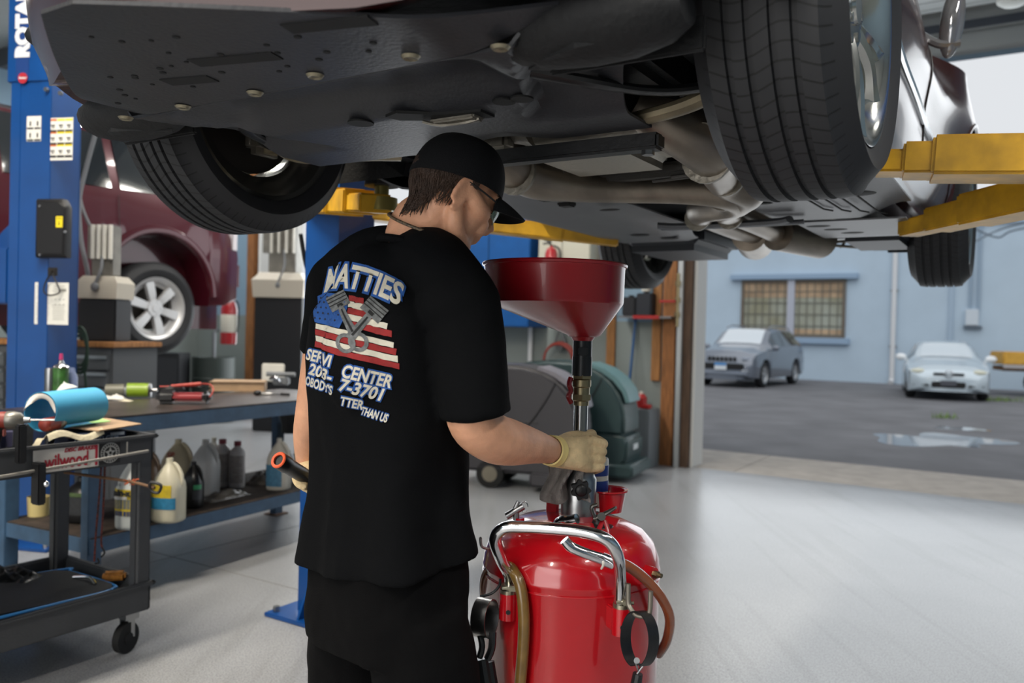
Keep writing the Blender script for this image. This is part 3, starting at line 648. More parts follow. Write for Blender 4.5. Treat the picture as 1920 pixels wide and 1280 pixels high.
def nose_x(y): return .64*max(0.0, 1-(max(0, min(1, (-y-.45)/.56)))**1.4)+.03*(y > -.5)
# front tray (flat, peppered with fixings), then the engine tray with its trough and pressed-in triangles
def zf1(x, y): return .168+.09*smooth(.38, .76, abs(x))
tr1 = ribbed('front_undertray', 0, 0, -.985, -.56, zf1, PLAST, 50, 24, xf=lambda y: (-nose_x(y), nose_x(y)))
def zf2(x, y):
    ax = abs(x); z = .168
    z += .045*smooth(-.555, -.50, y)*smooth(-.30, -.40, y)*smooth(.42, .30, ax) if y < -.30 else 0
    d = (ax-.42)+(y+.45)*.55                     # diagonal press running to the wheel
    z += .05*smooth(0, .05, d)*smooth(-.12, -.25, y)
    z += .006*math.sin(y*60)*smooth(.3, .38, ax)*0
    z += .02*smooth(-.12, -.02, y)*smooth(.18, .0, abs(x-.1))
    return z
tr2 = ribbed('engine_undertray', 0, 0, -.555, .0, zf2, PLAST, 60, 40, xf=lambda y: (-(.60-.12*smooth(-.45, -.1, y)), .60-.12*smooth(-.45, -.1, y)))
PITS = mat('recess_black', '0d0e0f', .7)
for (x, y) in ((-.28, -.575), (-.07, -.575), (.11, -.60), (.32, -.60), (.47, -.57), (-.47, -.575)):
    b = nb(); lathe(b, [(.006, .163), (.012, .161), (.016, .166)], Matrix.Translation((x, y, 0)), 16); cyl(b, (x, y, .1635), (x, y, .166), .007, n=6); build('tray_washer', b, mat('zinc_bolt', '8d8672', .4, .7), sedan, local=True)
b = nb()
random.seed(3)
for i in range(70):
    x, y = random.uniform(-.5, .62), random.uniform(-.9, -.64)
    if abs(x) > nose_x(y)-.1 or abs(x) > nose_x(y)-.05 or y < -.92: continue
    cyl(b, (x, y, .1665), (x, y, .169), random.choice((.004, .005, .006)), n=10)
build('fixing_holes', b, PITS, sedan, local=True, kind='stuff')
for x, y, w in ((.05, -.72, .16), (-.12, -.68, .1), (.3, -.76, .14)): b = nb(); box(b, (x, y, .168), (w, .035, .004), rz=.25); build('tray_slot', b, PITS, sedan, local=True)
for x, y, rx in ((-.05, -.31, .028), (.31, -.31, .022), (.35, -.31, .022)): b = nb(); lathe(b, [(0, .1655), (rx, .1655), (rx, .169)], Matrix.Translation((x, y, 0)), 20); build('access_hole', b, PITS, sedan, local=True)
b = nb(); prism(b, [(.04, -.335), (.08, -.35), (.15, -.30), (.24, -.285), (.24, -.235), (.12, -.245), (.10, -.275), (.05, -.30)], .006, Matrix.Translation((0, 0, .163))); build('drain_opening', b, PITS, sedan, local=True)
b = nb(); box(b, (.165, -.262, .160), (.11, .04, .012), bev=.004); tube(b, [(.10, -.29, .158), (.13, -.27, .152), (.19, -.265, .152), (.22, -.26, .158)], .004, 6); build('drain_cover', b, ALU, sedan, local=True)
# tray edge strakes towards the right wheel
for s in (1, -1):
    b = nb(); loft(b, [[Vector((s*x, y, z+d)) for d in (0, .03)]+[Vector((s*(x+.03), y+.02, z+.03)), Vector((s*(x+.03), y+.02, z))] for x, y, z in ((.46, -.47, .16), (.52, -.52, .155), (.58, -.54, .155), (.64, -.52, .165))]); build('air_strake', b, LINER, sedan, local=True)
# cross brace, gearbox pan, castings
b = nb(); box(b, (0.18, .03, .145), (.62, .045, .035), rz=.0, bev=.006); build('cross_brace', b, BLACKM, sedan, local=True)
for x in (-.1, .46): b = nb(); cyl(b, (x, .03, .118), (x, .03, .13), .014, n=6); build('brace_bolt', b, STEEL, sedan, local=True)
b = nb(); box(b, (.22, .30, .20), (.30, .28, .07), bev=.03, seg=3); box(b, (.22, .30, .238), (.34, .32, .012), bev=.004); build('gearbox_pan', b, mat('pan_silver', 'b9b4a8', .35, .8, bump=.15, bs=80), sedan, local=True, label='bright silver gearbox pan')
b = nb(); cyl(b, (.05, .12, .25), (.16, .08, .22), .045, n=20); cyl(b, (.16, .08, .22), (.44, .10, .24), .055, n=20); ell(b, (.0, .14, .27), (.1, .09, .05)); box(b, (.02, .08, .2), (.12, .05, .05), bev=.01); build('gearbox_case', b, ALU, sedan, local=True)
b = nb(); box(b, (.21, .52, .185), (.46, .055, .04), rz=.0, bev=.012)
for s in (-1, 1): box(b, (.21+s*.27, .455, .19), (.055, .20, .04), rz=s*.7, bev=.01); tube(b, [(.21+s*.05, .54, .163), (.21+s*.2, .50, .163), (.21+s*.30, .40, .165)], .006, 6); tube(b, [(.21+s*.12, .50, .163), (.21+s*.26, .47, .163), (.21+s*.33, .43, .165)], .005, 6)
build('rear_mount_casting', b, mat('dark_casting', '474644', .45, .5, bump=.2), sedan, local=True)
# exhaust
b = nb(); tube(b, [(-.02, .10, .25), (-.04, .22, .20), (-.02, .36, .165), (.05, .47, .155), (.16, .58, .155), (.30, .66, .155), (.40, .74, .155), (.38, .92, .16), (.20, 1.12, .17), (.12, 1.4, .18), (.12, 1.8, .18), (.16, 2.1, .18)], [.045, .06, .06, .048, .042, .042, .05, .055, .05, .042, .042, .042], 18); build('exhaust_pipe', b, EXH, sedan, local=True)
b = nb(); tube(b, [(.40, .06, .25), (.47, .16, .21), (.50, .30, .18), (.47, .46, .165), (.44, .62, .16), (.46, .76, .16), (.36, .95, .165), (.27, 1.15, .17), (.24, 1.4, .18), (.24, 1.8, .18), (.22, 2.1, .18)], [.05, .062, .062, .05, .045, .055, .058, .05, .042, .042, .042], 18); build('exhaust_pipe', b, EXH, sedan, local=True)
for x, y, r in ((-.03, .28, .066), (.0, .40, .06), (.49, .32, .066), (.455, .58, .055), (.38, .80, .06), (.12, 1.3, .05), (.24, 1.3, .05)):
    b = nb(); cyl(b, (x, y-.006, .165), (x, y+.006, .165), r*.95, n=20); build('exhaust_clamp', b, ALU, sedan, local=True)
for p, q_ in (((.12, 1.95, .18), (.05, 2.3, .185)), ((.24, 1.95, .18), (.34, 2.3, .185))):
    b = nb(); cyl(b, p, q_, .075, .085, 24); build('resonator', b, EXH, sedan, local=True)
b = nb(); cyl(b, (-.35, 3.25, .43), (.35, 3.25, .43), .09, .09, 28); build('muffler', b, EXH, sedan, local=True)
b = nb(); tube(b, [(.05, 2.3, .185), (.0, 2.7, .28), (-.1, 3.2, .40)], .03, 12); tube(b, [(.34, 2.3, .185), (.3, 2.7, .28), (.2, 3.2, .40)], .03, 12); build('tail_pipe', b, EXH, sedan, local=True)
def crinkle(pts, w, name, seed):
    b = nb(); q = spline(pts, 14); g = []
    for i, p in enumerate(q):
        d = (q[min(i+1, len(q)-1)]-q[max(i-1, 0)]).normalized(); s = Vector((d.y, -d.x, 0)); row = []
        for j in range(7):
            u = (j/6-.5)*w; z = .03*(abs(j/6-.5)*2)**2
            n_ = noise.noise(Vector((i*.35+seed, j*.9, 0)))*.010
            row.append(b.verts.new(p+s*(u+n_)+Vector((0, 0, z+n_))))
        g.append(row)
    for i in range(len(g)-1):
        for j in range(6): b.faces.new((g[i][j], g[i+1][j], g[i+1][j+1], g[i][j+1]))
    b.normal_update(); bmesh.ops.solidify(b, geom=b.faces[:], thickness=.002); build(name, b, SHIELD, sedan, local=True)
crinkle([(-.16, .12, .19), (-.17, .35, .185), (-.10, .55, .185), (.0, .72, .185), (.12, .82, .185), (.26, .86, .185)], .24, 'heat_shield', 1)
crinkle([(.58, .15, .20), (.60, .4, .195), (.56, .62, .195), (.50, .80, .195)], .22, 'heat_shield', 4)
crinkle([(.18, .85, .25), (.18, 1.3, .26), (.18, 1.8, .26), (.18, 2.3, .25)], .50, 'heat_shield', 9)
# long floor panels
def zp(x, y): return .172+.012*smooth(.0, .06, abs(x+.45)-.2)*0+.005*smooth(.02, .05, math.sin(y*9))
ribbed('floor_panel', 0, 0, .42, 2.05, lambda x, y: .172+.02*smooth(-.2, -.1, x)+.09*smooth(-.5, -.78, x), PLAST2, 14, 40, xf=lambda y: (-.80+.0*y, -.20+.16*smooth(.6, 1.1, y)-.1*smooth(1.6, 2.05, y)))
ribbed('floor_panel', 0, 0, .62, 1.55, lambda x, y: .172+.03*smooth(.36, .28, x)+.05*smooth(.62, .78, x), PLAST2, 14, 30, xf=lambda y: (.62-.28*smooth(.7, 1.0, y), .80))
ribbed('floor_panel', 0, 0, 1.58, 2.3, lambda x, y: .168+.05*smooth(2.1, 2.3, y), PLAST2, 14, 20, xf=lambda y: (.40, .78-.1*smooth(2.0, 2.3, y)))
for k in range(4): b = nb(); tube(b, [(.56+.05*k, .80+.04*k, .166), (.57+.05*k, 1.25+.04*k, .166), (.59+.05*k, 1.30+.04*k, .166)], .003, 5, 1); build('panel_rib', b, PITS, sedan, local=True)
for x, y, rx, ry in ((.42, 1.08, .03, .02), (.46, 1.70, .05, .035), (.50, 1.82, .05, .035), (.54, 1.95, .05, .035), (-.1, 1.02, .04, .02), (-.30, 1.75, .045, .03), (-.22, 1.9, .045, .03), (-.45, .75, .02, .015), (.72, 1.0, .05, .05)): b = nb(); ell(b, (x, y, .169), (rx, ry, .003), None, 16, 6); build('panel_opening', b, PITS, sedan, local=True)
for y in (.58, .72, .86): b = nb(); box(b, (-.155-.03, y, .172), (.05, .05, .02), bev=.005); build('panel_clip', b, PITS, sedan, local=True)
b = nb(); tube(b, [(-.05, 1.34, .15), (.05, 1.36, .145), (.36, 1.36, .145), (.44, 1.34, .15)], .022, 8, 4, flat=.6); tube(b, [(-.08, 1.46, .155), (.18, 1.44, .15), (.46, 1.46, .155)], .016, 8, 4, flat=.6); build('tunnel_brace', b, mat('brace_grey', '55585d', .4, .4), sedan, local=True)
# rear: tank, diffuser, beam and suspension
DKB = mat('dark_blue_plastic', '1d2229', .5)
b = nb(); box(b, (-.36, 2.42, .21), (.42, .62, .14), bev=.05, seg=3); build('fuel_tank', b, DKB, sedan, local=True)
b = nb(); box(b, (.56, 2.5, .22), (.30, .5, .10), bev=.04, seg=3); build('canister_cover', b, DKB, sedan, local=True)
b = nb(); box(b, (0, 2.8, .29), (1.0, .10, .10), bev=.02); box(b, (0, 3.05, .34), (1.0, .08, .08), bev=.02); build('rear_subframe', b, BLACKM, sedan, local=True)
b = nb(); box(b, (0, 3.58, .38), (1.2, .4, .03), bev=.01)
for x in (-.4, -.2, 0, .2, .4): box(b, (x, 3.58, .355), (.012, .36, .04))
build('rear_diffuser', b, BLACKM, sedan, local=True)
for s in (1, -1):
    b = nb()                                  # perforated rear arm
    for k in (-.022, .022): tube(b, [(s*.30, 2.62, .20+k*.2), (s*.5, 2.75, .21+k), (s*.66, 2.84, .24+k)], .008, 6, 3)
    for k in range(5): t_ = k/4; cyl(b, (s*(.36+.27*t_), 2.66+.15*t_, .185+.02*t_), (s*(.40+.27*t_), 2.69+.14*t_, .235+.02*t_), .006, n=6)
    build('rear_link', b, ALU, sedan, local=True)
    b = nb(); cyl(b, (s*.45, 2.95, .25), (s*.66, 2.87, .45), .035, .03, 14); tube(b, [(s*.46, 3.02, .22), (s*.62, 2.95, .22), (s*.7, 2.87, .28)], .02, 8); build('rear_damper', b, BLACKM, sedan, local=True)
    # front suspension
    b = nb(); tube(b, [(s*.30, .12, .21), (s*.36, .06, .20), (s*.46, -.02, .185), (s*.56, -.02, .20), (s*.64, .0, .235), (s*.69, .01, .26)], [.03, .024, .022, .024, .026, .02], 10, flat=.7); cyl(b, (s*.69, .01, .22), (s*.69, .01, .30), .022, n=14); build('lower_arm', b, ARM_IRON, sedan, local=True)
    b = nb(); tube(b, [(s*.36, -.36, .21), (s*.44, -.28, .20), (s*.52, -.14, .205), (s*.60, -.06, .22), (s*.68, -.02, .25)], [.02, .018, .016, .018, .02], 10, flat=.6); build('tension_strut', b, BLACKM, sedan, local=True)
    b = nb(); tube(b, [(s*.34, .10, .26), (s*.5, .12, .27), (s*.66, .13, .28)], .011, 8); cyl(b, (s*.42, .11, .265), (s*.54, .122, .272), .022, n=12); build('tie_rod', b, BLACKM, sedan, local=True)
    b = nb(); cyl(b, (s*.35, .0, .33), (s*.66, .0, TR), .016, n=12); cyl(b, (s*.38, .0, .33), (s*.46, .0, .335), .045, .03, 18); cyl(b, (s*.58, 0, .34), (s*.66, 0, TR), .03, .045, 18); build('drive_shaft', b, BLACKM, sedan, local=True)
    b = nb(); box(b, (s*.70, .0, TR), (.06, .12, .26), bev=.02); cyl(b, (s*.62, .03, .45), (s*.56, .05, .72), .035, .03, 14); build('knuckle', b, ALU, sedan, local=True)
    b = nb(); box(b, (s*.70, .17, TR+.02), (.09, .08, .16), bev=.02); build('brake_caliper', b, mat('caliper', '55524d', .5, .5), sedan, local=True)
    b = nb(); tube(b, [(s*.60, -.30, .42), (s*.62, -.22, .33), (s*.66, -.10, .34)], .008, 8); build('brake_hose', b, RUBBER, sedan, local=True)
    for yc in (0, WB):
        wheel_parts(sedan, (s*TRK/2, yc, TR), TR, .24, .245, 'split', mat('polished_alloy', 'c2c3bf', .16, .95), None, face=s, ns=5)
    b = nb(); box(b, (s*.47, 0, .30), (.10, .8, .10), bev=.02); build('front_rail', b, BLACKM, sedan, local=True)
b = nb(); box(b, (0, .2, .29), (.8, .42, .06), bev=.02); build('front_subframe', b, BLACKM, sedan, local=True)
# ================================================================== THE LIFT
def cb(x, y, z=0): return CM @ Vector((x, y, z))
PLAT = []
def lift_col(M, name, label, H=3.6, rot=0, w=.24, d=.20, textured=False):
    t = thing(name, label, 'vehicle lift', M)
    b = nb(); th = .012
    box(b, (0, d/2, H/2), (w, th, H)); 
    for s in (-1, 1): box(b, (s*(w/2-th/2), 0, H/2), (th, d, H)); box(b, (s*(w/2-.035), -d/2, H/2), (.07, th, H), bev=.003)
    build('column', b, BLUEL, t, local=True)
    b = nb(); box(b, (0, .0, .01), (w+.22, d+.22, .02), bev=.004); build('base_plate', b, BLUEL, t, local=True)
    for sx in (-1, 1):
        for sy in (-1, 1): b = nb(); cyl(b, (sx*(w/2+.07), sy*(d/2+.07), .02), (sx*(w/2+.07), sy*(d/2+.07), .045), .016, n=6); build('anchor_bolt', b, STEEL, t, local=True)
    for s in (-1, 1): b = nb(); prism(b, [(0, 0), (.1, 0), (0, .22)], .01, Matrix.Translation((s*w/2-.005, 0, .02)) @ (Matrix.Rotation(math.pi/2, 4, 'X') if s > 0 else Matrix.Rotation(math.pi, 4, 'Z') @ Matrix.Rotation(math.pi/2, 4, 'X'))); build('gusset', b, BLUEL, t, local=True)
    return t
def arm(t, pts, name='arm', pad=None, w=.12, h=.10, n=2, fr=(.56, .82)):
    """telescoping box arm through world points (outer end first); thinner inner stage"""
    p = [Vector(x) for x in pts]; d = (p[1]-p[0]).normalized(); L_ = (p[1]-p[0]).length
    up = Vector((0, 0, 1)); s = d.cross(up).normalized(); up = s.cross(d)
    M = Matrix.Translation(p[0]) @ Matrix((s, d, up)).transposed().to_4x4()
    b = nb(); box(b, (0, L_*fr[0]/2, 0), (w, L_*fr[0], h), M=M, bev=.008); a = build(name, b, YEL, t)
    b = nb(); box(b, (0, L_*(fr[1]+.3)/2, -.004), (w*.82, L_*(fr[1]-.3), h*.80), M=M, bev=.006); build('arm_extension', b, YEL, a)
    b = nb(); box(b, (0, L_*(1+fr[1]-.06)/2, -.010), (w*.66, L_*(1.06-fr[1]), h*.58), M=M, bev=.006); build('arm_tip', b, YEL, a)
    if pad:
        q = Vector(pad); b = nb(); cyl(b, q-Vector((0, 0, .10)), q-Vector((0, 0, .055)), .055, n=24); cyl(b, q-Vector((0, 0, .06)), q-Vector((0, 0, .012)), .025, n=16); build('pad_screw', b, mat('olive_steel', '7f7440', .4, .6), a)
        b = nb(); cyl(b, q-Vector((0, 0, .014)), q, .06, .058, 24); build('lift_pad', b, RUBBER, a)
    return a
LCz = 2.0
c1 = P(632, 700, 3.95); 
colA = lift_col(GM(c1.x*CT-c1.y*ST, c1.x*ST+c1.y*CT, 0, -math.pi/2), 'lift_column', 'blue lift column standing behind the mechanic, its base plate bolted to the floor')
b = nb(); box(b, (0, -.04, LCz-.02), (.20, .16, .5), bev=.01); build('carriage', b, mat('carriage_grey', '39424f', .5, .4), colA, local=True)
b = nb(); tube(b, [(-.1, -.14, 3.2), (-.115, -.16, 2.2), (-.08, -.19, 1.75), (.0, -.2, 1.62), (.09, -.17, 1.8)], .01, 8); build('cable', b, BLACKP, colA, local=True)
s0 = wm(colA) @ Vector((0, -.15, LCz-.04))
arm(colA, (s0, CM @ Vector((-.72, .50, .165))), pad=CM @ Vector((-.74, .55, .235)), w=.17, h=.11)
arm(colA, (s0+Vector((.04, .06, -.01)), P(1160, 447, 3.9)), w=.15, h=.09)
colB = lift_col(CM @ Matrix.Translation((1.72, 1.15, -1.626)) @ Matrix.Rotation(math.pi/2, 4, 'Z'), 'lift_column', 'blue lift column to the right of the raised sedan carrying two yellow arms at the right edge')
b = nb(); box(b, (0, -.04, LCz-.02), (.20, .16, .5), bev=.01); build('carriage', b, mat('carriage_grey'), colB, local=True)
s1 = wm(colB) @ Vector((0, -.15, LCz-.04))
q1, q2 = P(1990, 298, 2.15), P(1640, 300, 2.32); arm(colB, (q1+(q1-q2)*.95, q2), w=.16, h=.105, fr=(.84, .92))
q1, q2 = P(2010, 352, 2.3), P(1702, 424, 3.05); arm(colB, (q1+(q1-q2)*.38, q2), w=.13, h=.10, fr=(.66, .84))
# ================================================================== THE MECHANIC
SKIN = mat('skin', 'd29c7c', .5, var=.14, vs=22, bump=.12, bs=220, sss=.12)
SHIRT = mat('black_cotton', '08090b', .9, bump=.25, bs=420, spec=.12); SHORTS = mat('black_twill', '070708', .9, bump=.3, bs=500, spec=.12)
GLOVE = mat('tan_glove', 'dcc396', .75, var=.25, vs=28, bump=.35, bs=180); CAPM = mat('cap_cloth', '0b0c0f', .8, bump=.3, bs=600, spec=.3)
FW = Vector((math.sin(.80), math.cos(.80), 0)); RT = Vector((math.cos(.80), -math.sin(.80), 0)); UP = Vector((0, 0, 1))
MC = P(735, 700, 1.76); MC.z = 0
man = thing('person', 'mechanic in black cap, printed black t-shirt and shorts, gripping the drain pole', 'person', MC.copy())
def remesh(o, vox, sm=4, sub=None):
    m = o.modifiers.new('remesh', 'REMESH'); m.mode = 'VOXEL'; m.voxel_size = vox; m.use_smooth_shade = True
    if sm: k = o.modifiers.new('smooth', 'SMOOTH'); k.iterations = sm; k.factor = .6
def limb(b, pts, r, n=16, k=5): tube(b, pts, r, n, k)
def torso_ring(z, a, bb, off=(0, 0), n=28, tw=0):
    c = MC+UP*z+RT*off[0]+FW*off[1]; out = []
    for i in range(n):
        t = 2*math.pi*i/n; ca, sa = math.cos(t), math.sin(t)
        out.append(c+RT*a*math.copysign(abs(ca)**.68, ca)+FW*bb*math.copysign(abs(sa)**.68, sa))
    return out
# head frame: turned further right than the chest and bowed
HY, HP = 1.10, .45
HF = Vector((math.sin(HY), math.cos(HY), 0)); HR = Vector((math.cos(HY), -math.sin(HY), 0))
HF2 = (HF*math.cos(HP)-UP*math.sin(HP)); HU = HR.cross(HF2)
HC = P(852, 358, 1.72)
HM = Matrix.Translation(HC) @ Matrix((HR, HF2, HU)).transposed().to_4x4() @ Matrix.Diagonal((.96, .88, 1.0, 1))
def hv(x, y, z): return HM @ Vector((x, y, z))
def hell(b, c, r, rx=0): ell(b, (0, 0, 0), 1, HM @ Matrix.Translation(c) @ Matrix.Rotation(rx, 4, 'X') @ Matrix.Diagonal((r[0], r[1], r[2], 1)), 24, 16)
SR = P(868, 560, 1.60); SL = P(630, 528, 1.90)
ELB = P(893, 812, 1.60); WR = P(1036, 845, 1.86)
LELB = P(590, 770, 1.93); LWR = P(577, 868, 2.0)
b = nb()
hell(b, (0, -.012, .022), (.077, .097, .088)); hell(b, (0, .045, -.02), (.066, .052, .078)); hell(b, (0, .036, -.078), (.052, .056, .040))
hell(b, (0, .078, -.100), (.026, .020, .020)); 
for s in (1, -1):
    limb(b, [hv(s*.060, -.002, -.045), hv(s*.056, .02, -.080), (hv(s*.024, .074, -.104))], [.018, .019, .017])
    limb(b, [hv(s*.062, .0, .0), hv(s*.058, .045, -.022), hv(s*.038, .078, -.022)], [.018, .022, .018])
    limb(b, [hv(s*.045, .078, .022), hv(s*.012, .093, .018)], [.011, .012])
    hell(b, (s*.031, .080, .000), (.016, .013, .011))
    hell(b, (s*.0125, .103, -.040), (.009, .012, .008))
    limb(b, [hv(s*.030, .085, -.030), hv(s*.026, .088, -.062)], [.016, .013])
    # ear
    A = HM @ Matrix.Translation((s*.080, -.008, -.026)) @ Matrix.Scale(1.15, 4) @ Matrix.Rotation(s*.25, 4, 'Z') @ Matrix.Rotation(-.2, 4, 'X')
    tube(b, [A @ Vector((0, .014*math.cos(t)-.002, .031*math.sin(t)+.002)) for t in [-1.9, -1.2, -.4, .4, 1.1, 1.8, 2.5, 3.2, 3.9]], [.006, .006, .0055, .0055, .006, .0065, .0065, .006, .006], 8, 3)
    ell(b, (0, 0, 0), 1, A @ Matrix.Diagonal((.0035, .013, .026, 1)), 12, 8)
limb(b, [hv(0, .092, .012), hv(0, .108, -.012), hv(0, .122, -.036)], [.009, .0095, .012]); hell(b, (0, .110, -.042), (.009, .014, .008))
hell(b, (0, .097, -.062), (.022, .011, .0065)); hell(b, (0, .093, -.073), (.020, .011, .0065)); hell(b, (0, .086, -.052), (.03, .018, .018))
NB = MC+UP*1.44+FW*-.02+RT*.0; NB = P(775, 462, 1.735)
limb(b, [hv(0, -.022, -.01), hv(0, -.018, -.06), NB+UP*.045+FW*.008, NB-UP*.06], [.055, .052, .058, .078], 20)
limb(b, [NB-UP*.02-RT*.0, (SR+NB)*.5+UP*.005, SR], [.055, .05, .04]); limb(b, [NB-UP*.02, (SL+NB)*.5+UP*.005, SL], [.055, .05, .04])
loft(b, [torso_ring(z, a, c, o) for z, a, c, o in ((.78, .12, .08, (0, 0)), (.92, .135, .09, (0, 0)), (1.1, .14, .105, (0, 0)), (1.25, .17, .11, (0, -.01)), (1.38, .17, .10, (0, -.02)))])
limb(b, [SR-UP*.02, SR.lerp(ELB, .55), ELB-Vector((.01, 0, -.03)), ELB.lerp(WR, .16), ELB.lerp(WR, .40)+UP*-.003, ELB.lerp(WR, .7), WR], [.048, .050, .049, .050, .048, .038, .028], 20, 6)
limb(b, [SL-UP*.03, SL.lerp(LELB, .5), LELB, LELB.lerp(LWR, .5), LWR], [.045, .048, .044, .042, .028], 20, 6)
HIPL, HIPR = MC+UP*.82-RT*.09, MC+UP*.82+RT*.09
for s, hp in ((-1, HIPL), (1, HIPR)):
    kn = MC+RT*s*.12+UP*.47+FW*.02; an = MC+RT*s*.14+UP*.09-FW*.01
    limb(b, [hp, hp.lerp(kn, .5)+RT*s*.015, kn, kn.lerp(an, .35)-FW*.012, an], [.075, .072, .058, .058, .037])
    limb(b, [an-UP*.03, an-UP*.04+FW*.1, an-UP*.055+FW*.17], [.04, .035, .028])
body = build('body', b, SKIN, man, fix=False); remesh(body, .0042, 3)
# eyes: lids lowered
for s in (1, -1):
    b = nb(); hell(b, (s*.031, .0855, .0015), (.0115, .010, .0085)); e = build('eyelid', b, mat('eyelid_skin', 'b5806a', .5), man)
    b = nb(); tube(b, [hv(s*.020, .094, -.005), hv(s*.031, .097, -.007), hv(s*.043, .092, -.005)], .0012, 6); build('eyelashes', b, mat('lash', '2a1c16', .8), man)
    b = nb(); tube(b, [hv(s*.018, .103, .024), hv(s*.033, .099, .029), hv(s*.050, .082, .026)], [.003, .004, .002], 6); build('eyebrow', b, mat('brow_hair', '5c4432', .9), man)
# hair: nape and sides below the cap
HAIR = mat('brown_hair', '3a2a20', .6, var=.3, vs=60, bump=.5, bs=300)
b = nb(); random.seed(11)
def hs(t, z, r=1.0):                        # point on the skull: t angle from the back (0) round to the sides
    k = max(.72, math.sqrt(max(0.05, 1-((z-.02)/.10)**2))); return Vector((math.sin(t)*.081*k*r, -.012-math.cos(t)*.101*k*r, z))
g = []
for i in range(41):
    t = -1.9+3.8*i/40; zl = -.088+.066*smooth(.5, 1.3, abs(t))-.0+.008*math.sin(i*2.1); col = []
    for j in range(9): z = .022+(zl-.022)*j/8; col.append(b.verts.new(HM @ hs(t, z, 1.035+.02*noise.noise(Vector((i*.6, j*.5, 0)))-.03*(j == 8))))
    g.append(col)
for i in range(40):
    for j in range(8): b.faces.new((g[i][j], g[i+1][j], g[i+1][j+1], g[i][j+1]))
for i in range(420):
    t = random.uniform(-1.45, 1.45); z = random.uniform(-.084, -.016)+.046*smooth(.5, 1.3, abs(t)); p0 = hs(t, z+.015, 1.02); p1 = hs(t+random.uniform(-.1, .1), z-.006, 1.045); p2 = hs(t+random.uniform(-.15, .15), z-.024, 1.03+random.uniform(0, .05))
    tube(b, [HM @ p0, HM @ p1, HM @ p2], [.0016, .0014, .0004], 4, 2, cap=False)
build('hair', b, HAIR, man, ang=60)
# cap
b = nb(); n = 48; rings = []
CT_ = HM @ Matrix.Translation((0, -.004, .022)) @ Matrix.Rotation(.17, 4, 'X')
for j in range(15):
    ph = math.pi/2*j/14*.985; r = math.cos(ph)**.62; z = math.sin(ph)*.102-.012
    rings.append([CT_ @ Vector((math.sin(t)*.0880*r*(1-.012*abs(math.cos(3*t+.0))**14), math.cos(t)*.111*r*(1-.012*abs(math.cos(3*t))**14), z)) for t in [2*math.pi*i/n for i in range(n)]])
loft(b, rings, cap=False); b.normal_update(); bmesh.ops.solidify(b, geom=b.faces[:], thickness=.003)
cap = build('cap', b, CAPM, man, ang=60)
b = nb(); ell(b, (0, 0, 0), 1, CT_ @ Matrix.Translation((0, 0, .091)) @ Matrix.Diagonal((.008, .008, .006, 1)), 14, 8); build('cap_button', b, CAPM, cap)
def brim(u, v):
    a = (u-.5)*2; x = a*.060; y0 = .107*math.sqrt(max(0, 1-(a*.66)**2)); y1 = y0+.082*math.sqrt(max(0, 1-abs(a)**3.2))
    y = y0+(y1-y0)*v; return CT_ @ Vector((x, y, -.010-.012*a*a-.012*v*v-.012*v))
b = nb(); sheet(b, brim, 24, 8, -.004); build('cap_brim', b, CAPM, cap, ang=50)
b = nb(); tube(b, [CT_ @ Vector((math.sin(t)*.0885, math.cos(t)*.110, -.009)) for t in [2*math.pi*i/32 for i in range(32)]], .0022, 6, 1, closed=True); build('cap_seam', b, CAPM, cap)
b = nb()
for k, (t, z) in enumerate(((2.35, .052), (2.38, .058), (2.42, .064), (2.46, .069), (2.52, .073))):
    r = math.cos(math.asin(min(.99, (z+.012)/.102)))**.62; box(b, (0, 0, 0), (.0035, .003, .0055), CT_ @ Matrix.Translation((math.sin(t)*.0885*r, math.cos(t)*.110*r, z)) @ Matrix.Rotation(-t, 4, 'Z'))
build('cap_embroidery', b, mat('grey_thread', '9a958c', .8), cap, label='small grey embroidery on the cap back')
# safety glasses
b = nb()
for s in (1, -1): sheet(b, lambda u, v: hv(s*(.010+.048*u), .122-.030*u*u-.006*v, .010-.034*v), 8, 5, .0015)
gl = build('safety_glasses', b, mat('lens_green', '7fa395', .05, alpha=.45, spec=.8), man)
b = nb()
for s in (1, -1): tube(b, [hv(s*.058, .09, .008), hv(s*.076, .04, .006), hv(s*.083, -.01, .006)], .0018, 6)
tube(b, [hv(-.058, .09, .009), hv(-.03, .112, .012), hv(0, .120, .010), hv(.03, .112, .012), hv(.058, .09, .009)], .0015, 6); build('glasses_frame', b, BLACKP, gl)
# ---- t-shirt
b = nb()
prof = [(.855, .196, .150, (0, -.005)), (.90, .190, .146, (0, -.005)), (1.0, .182, .136, (0, -.005)), (1.1, .178, .132, (0, -.005)), (1.2, .184, .132, (0, -.01)), (1.3, .190, .130, (.0, -.02)), (1.38, .190, .118, (.0, -.03)), (1.43, .150, .10, (.01, -.02)), (1.465, .10, .08, (.03, -.01)), (1.485, .07, .07, (.035, -.005))]
def shape(z, a, c, o):
    R_ = torso_ring(z, a, c, o, 56)
    for i, v in enumerate(R_):
        d = (v-(MC+UP*z)); d.z = 0; t = math.atan2(d.dot(FW), d.dot(RT))
        w = .010*smooth(1.35, .85, z)*math.sin(t*7+z*6)+.008*noise.noise(Vector((t*1.6, z*5, 1.3)))*1.6
        v += d.normalized()*w
        v.z += .045*(.5+.5*math.sin(t+.35))*smooth(1.0, .86, z) if z < 1.0 else 0
    return R_
fine = []
for i in range(len(prof)-1):
    for k in range(5):
        t = k/5; A_, B_ = prof[i], prof[i+1]; fine.append((A_[0]+(B_[0]-A_[0])*t, A_[1]+(B_[1]-A_[1])*t, A_[2]+(B_[2]-A_[2])*t, (0, A_[3][1]+(B_[3][1]-A_[3][1])*t)))
fine.append(prof[-1]); loft(b, [shape(*f) for f in fine])
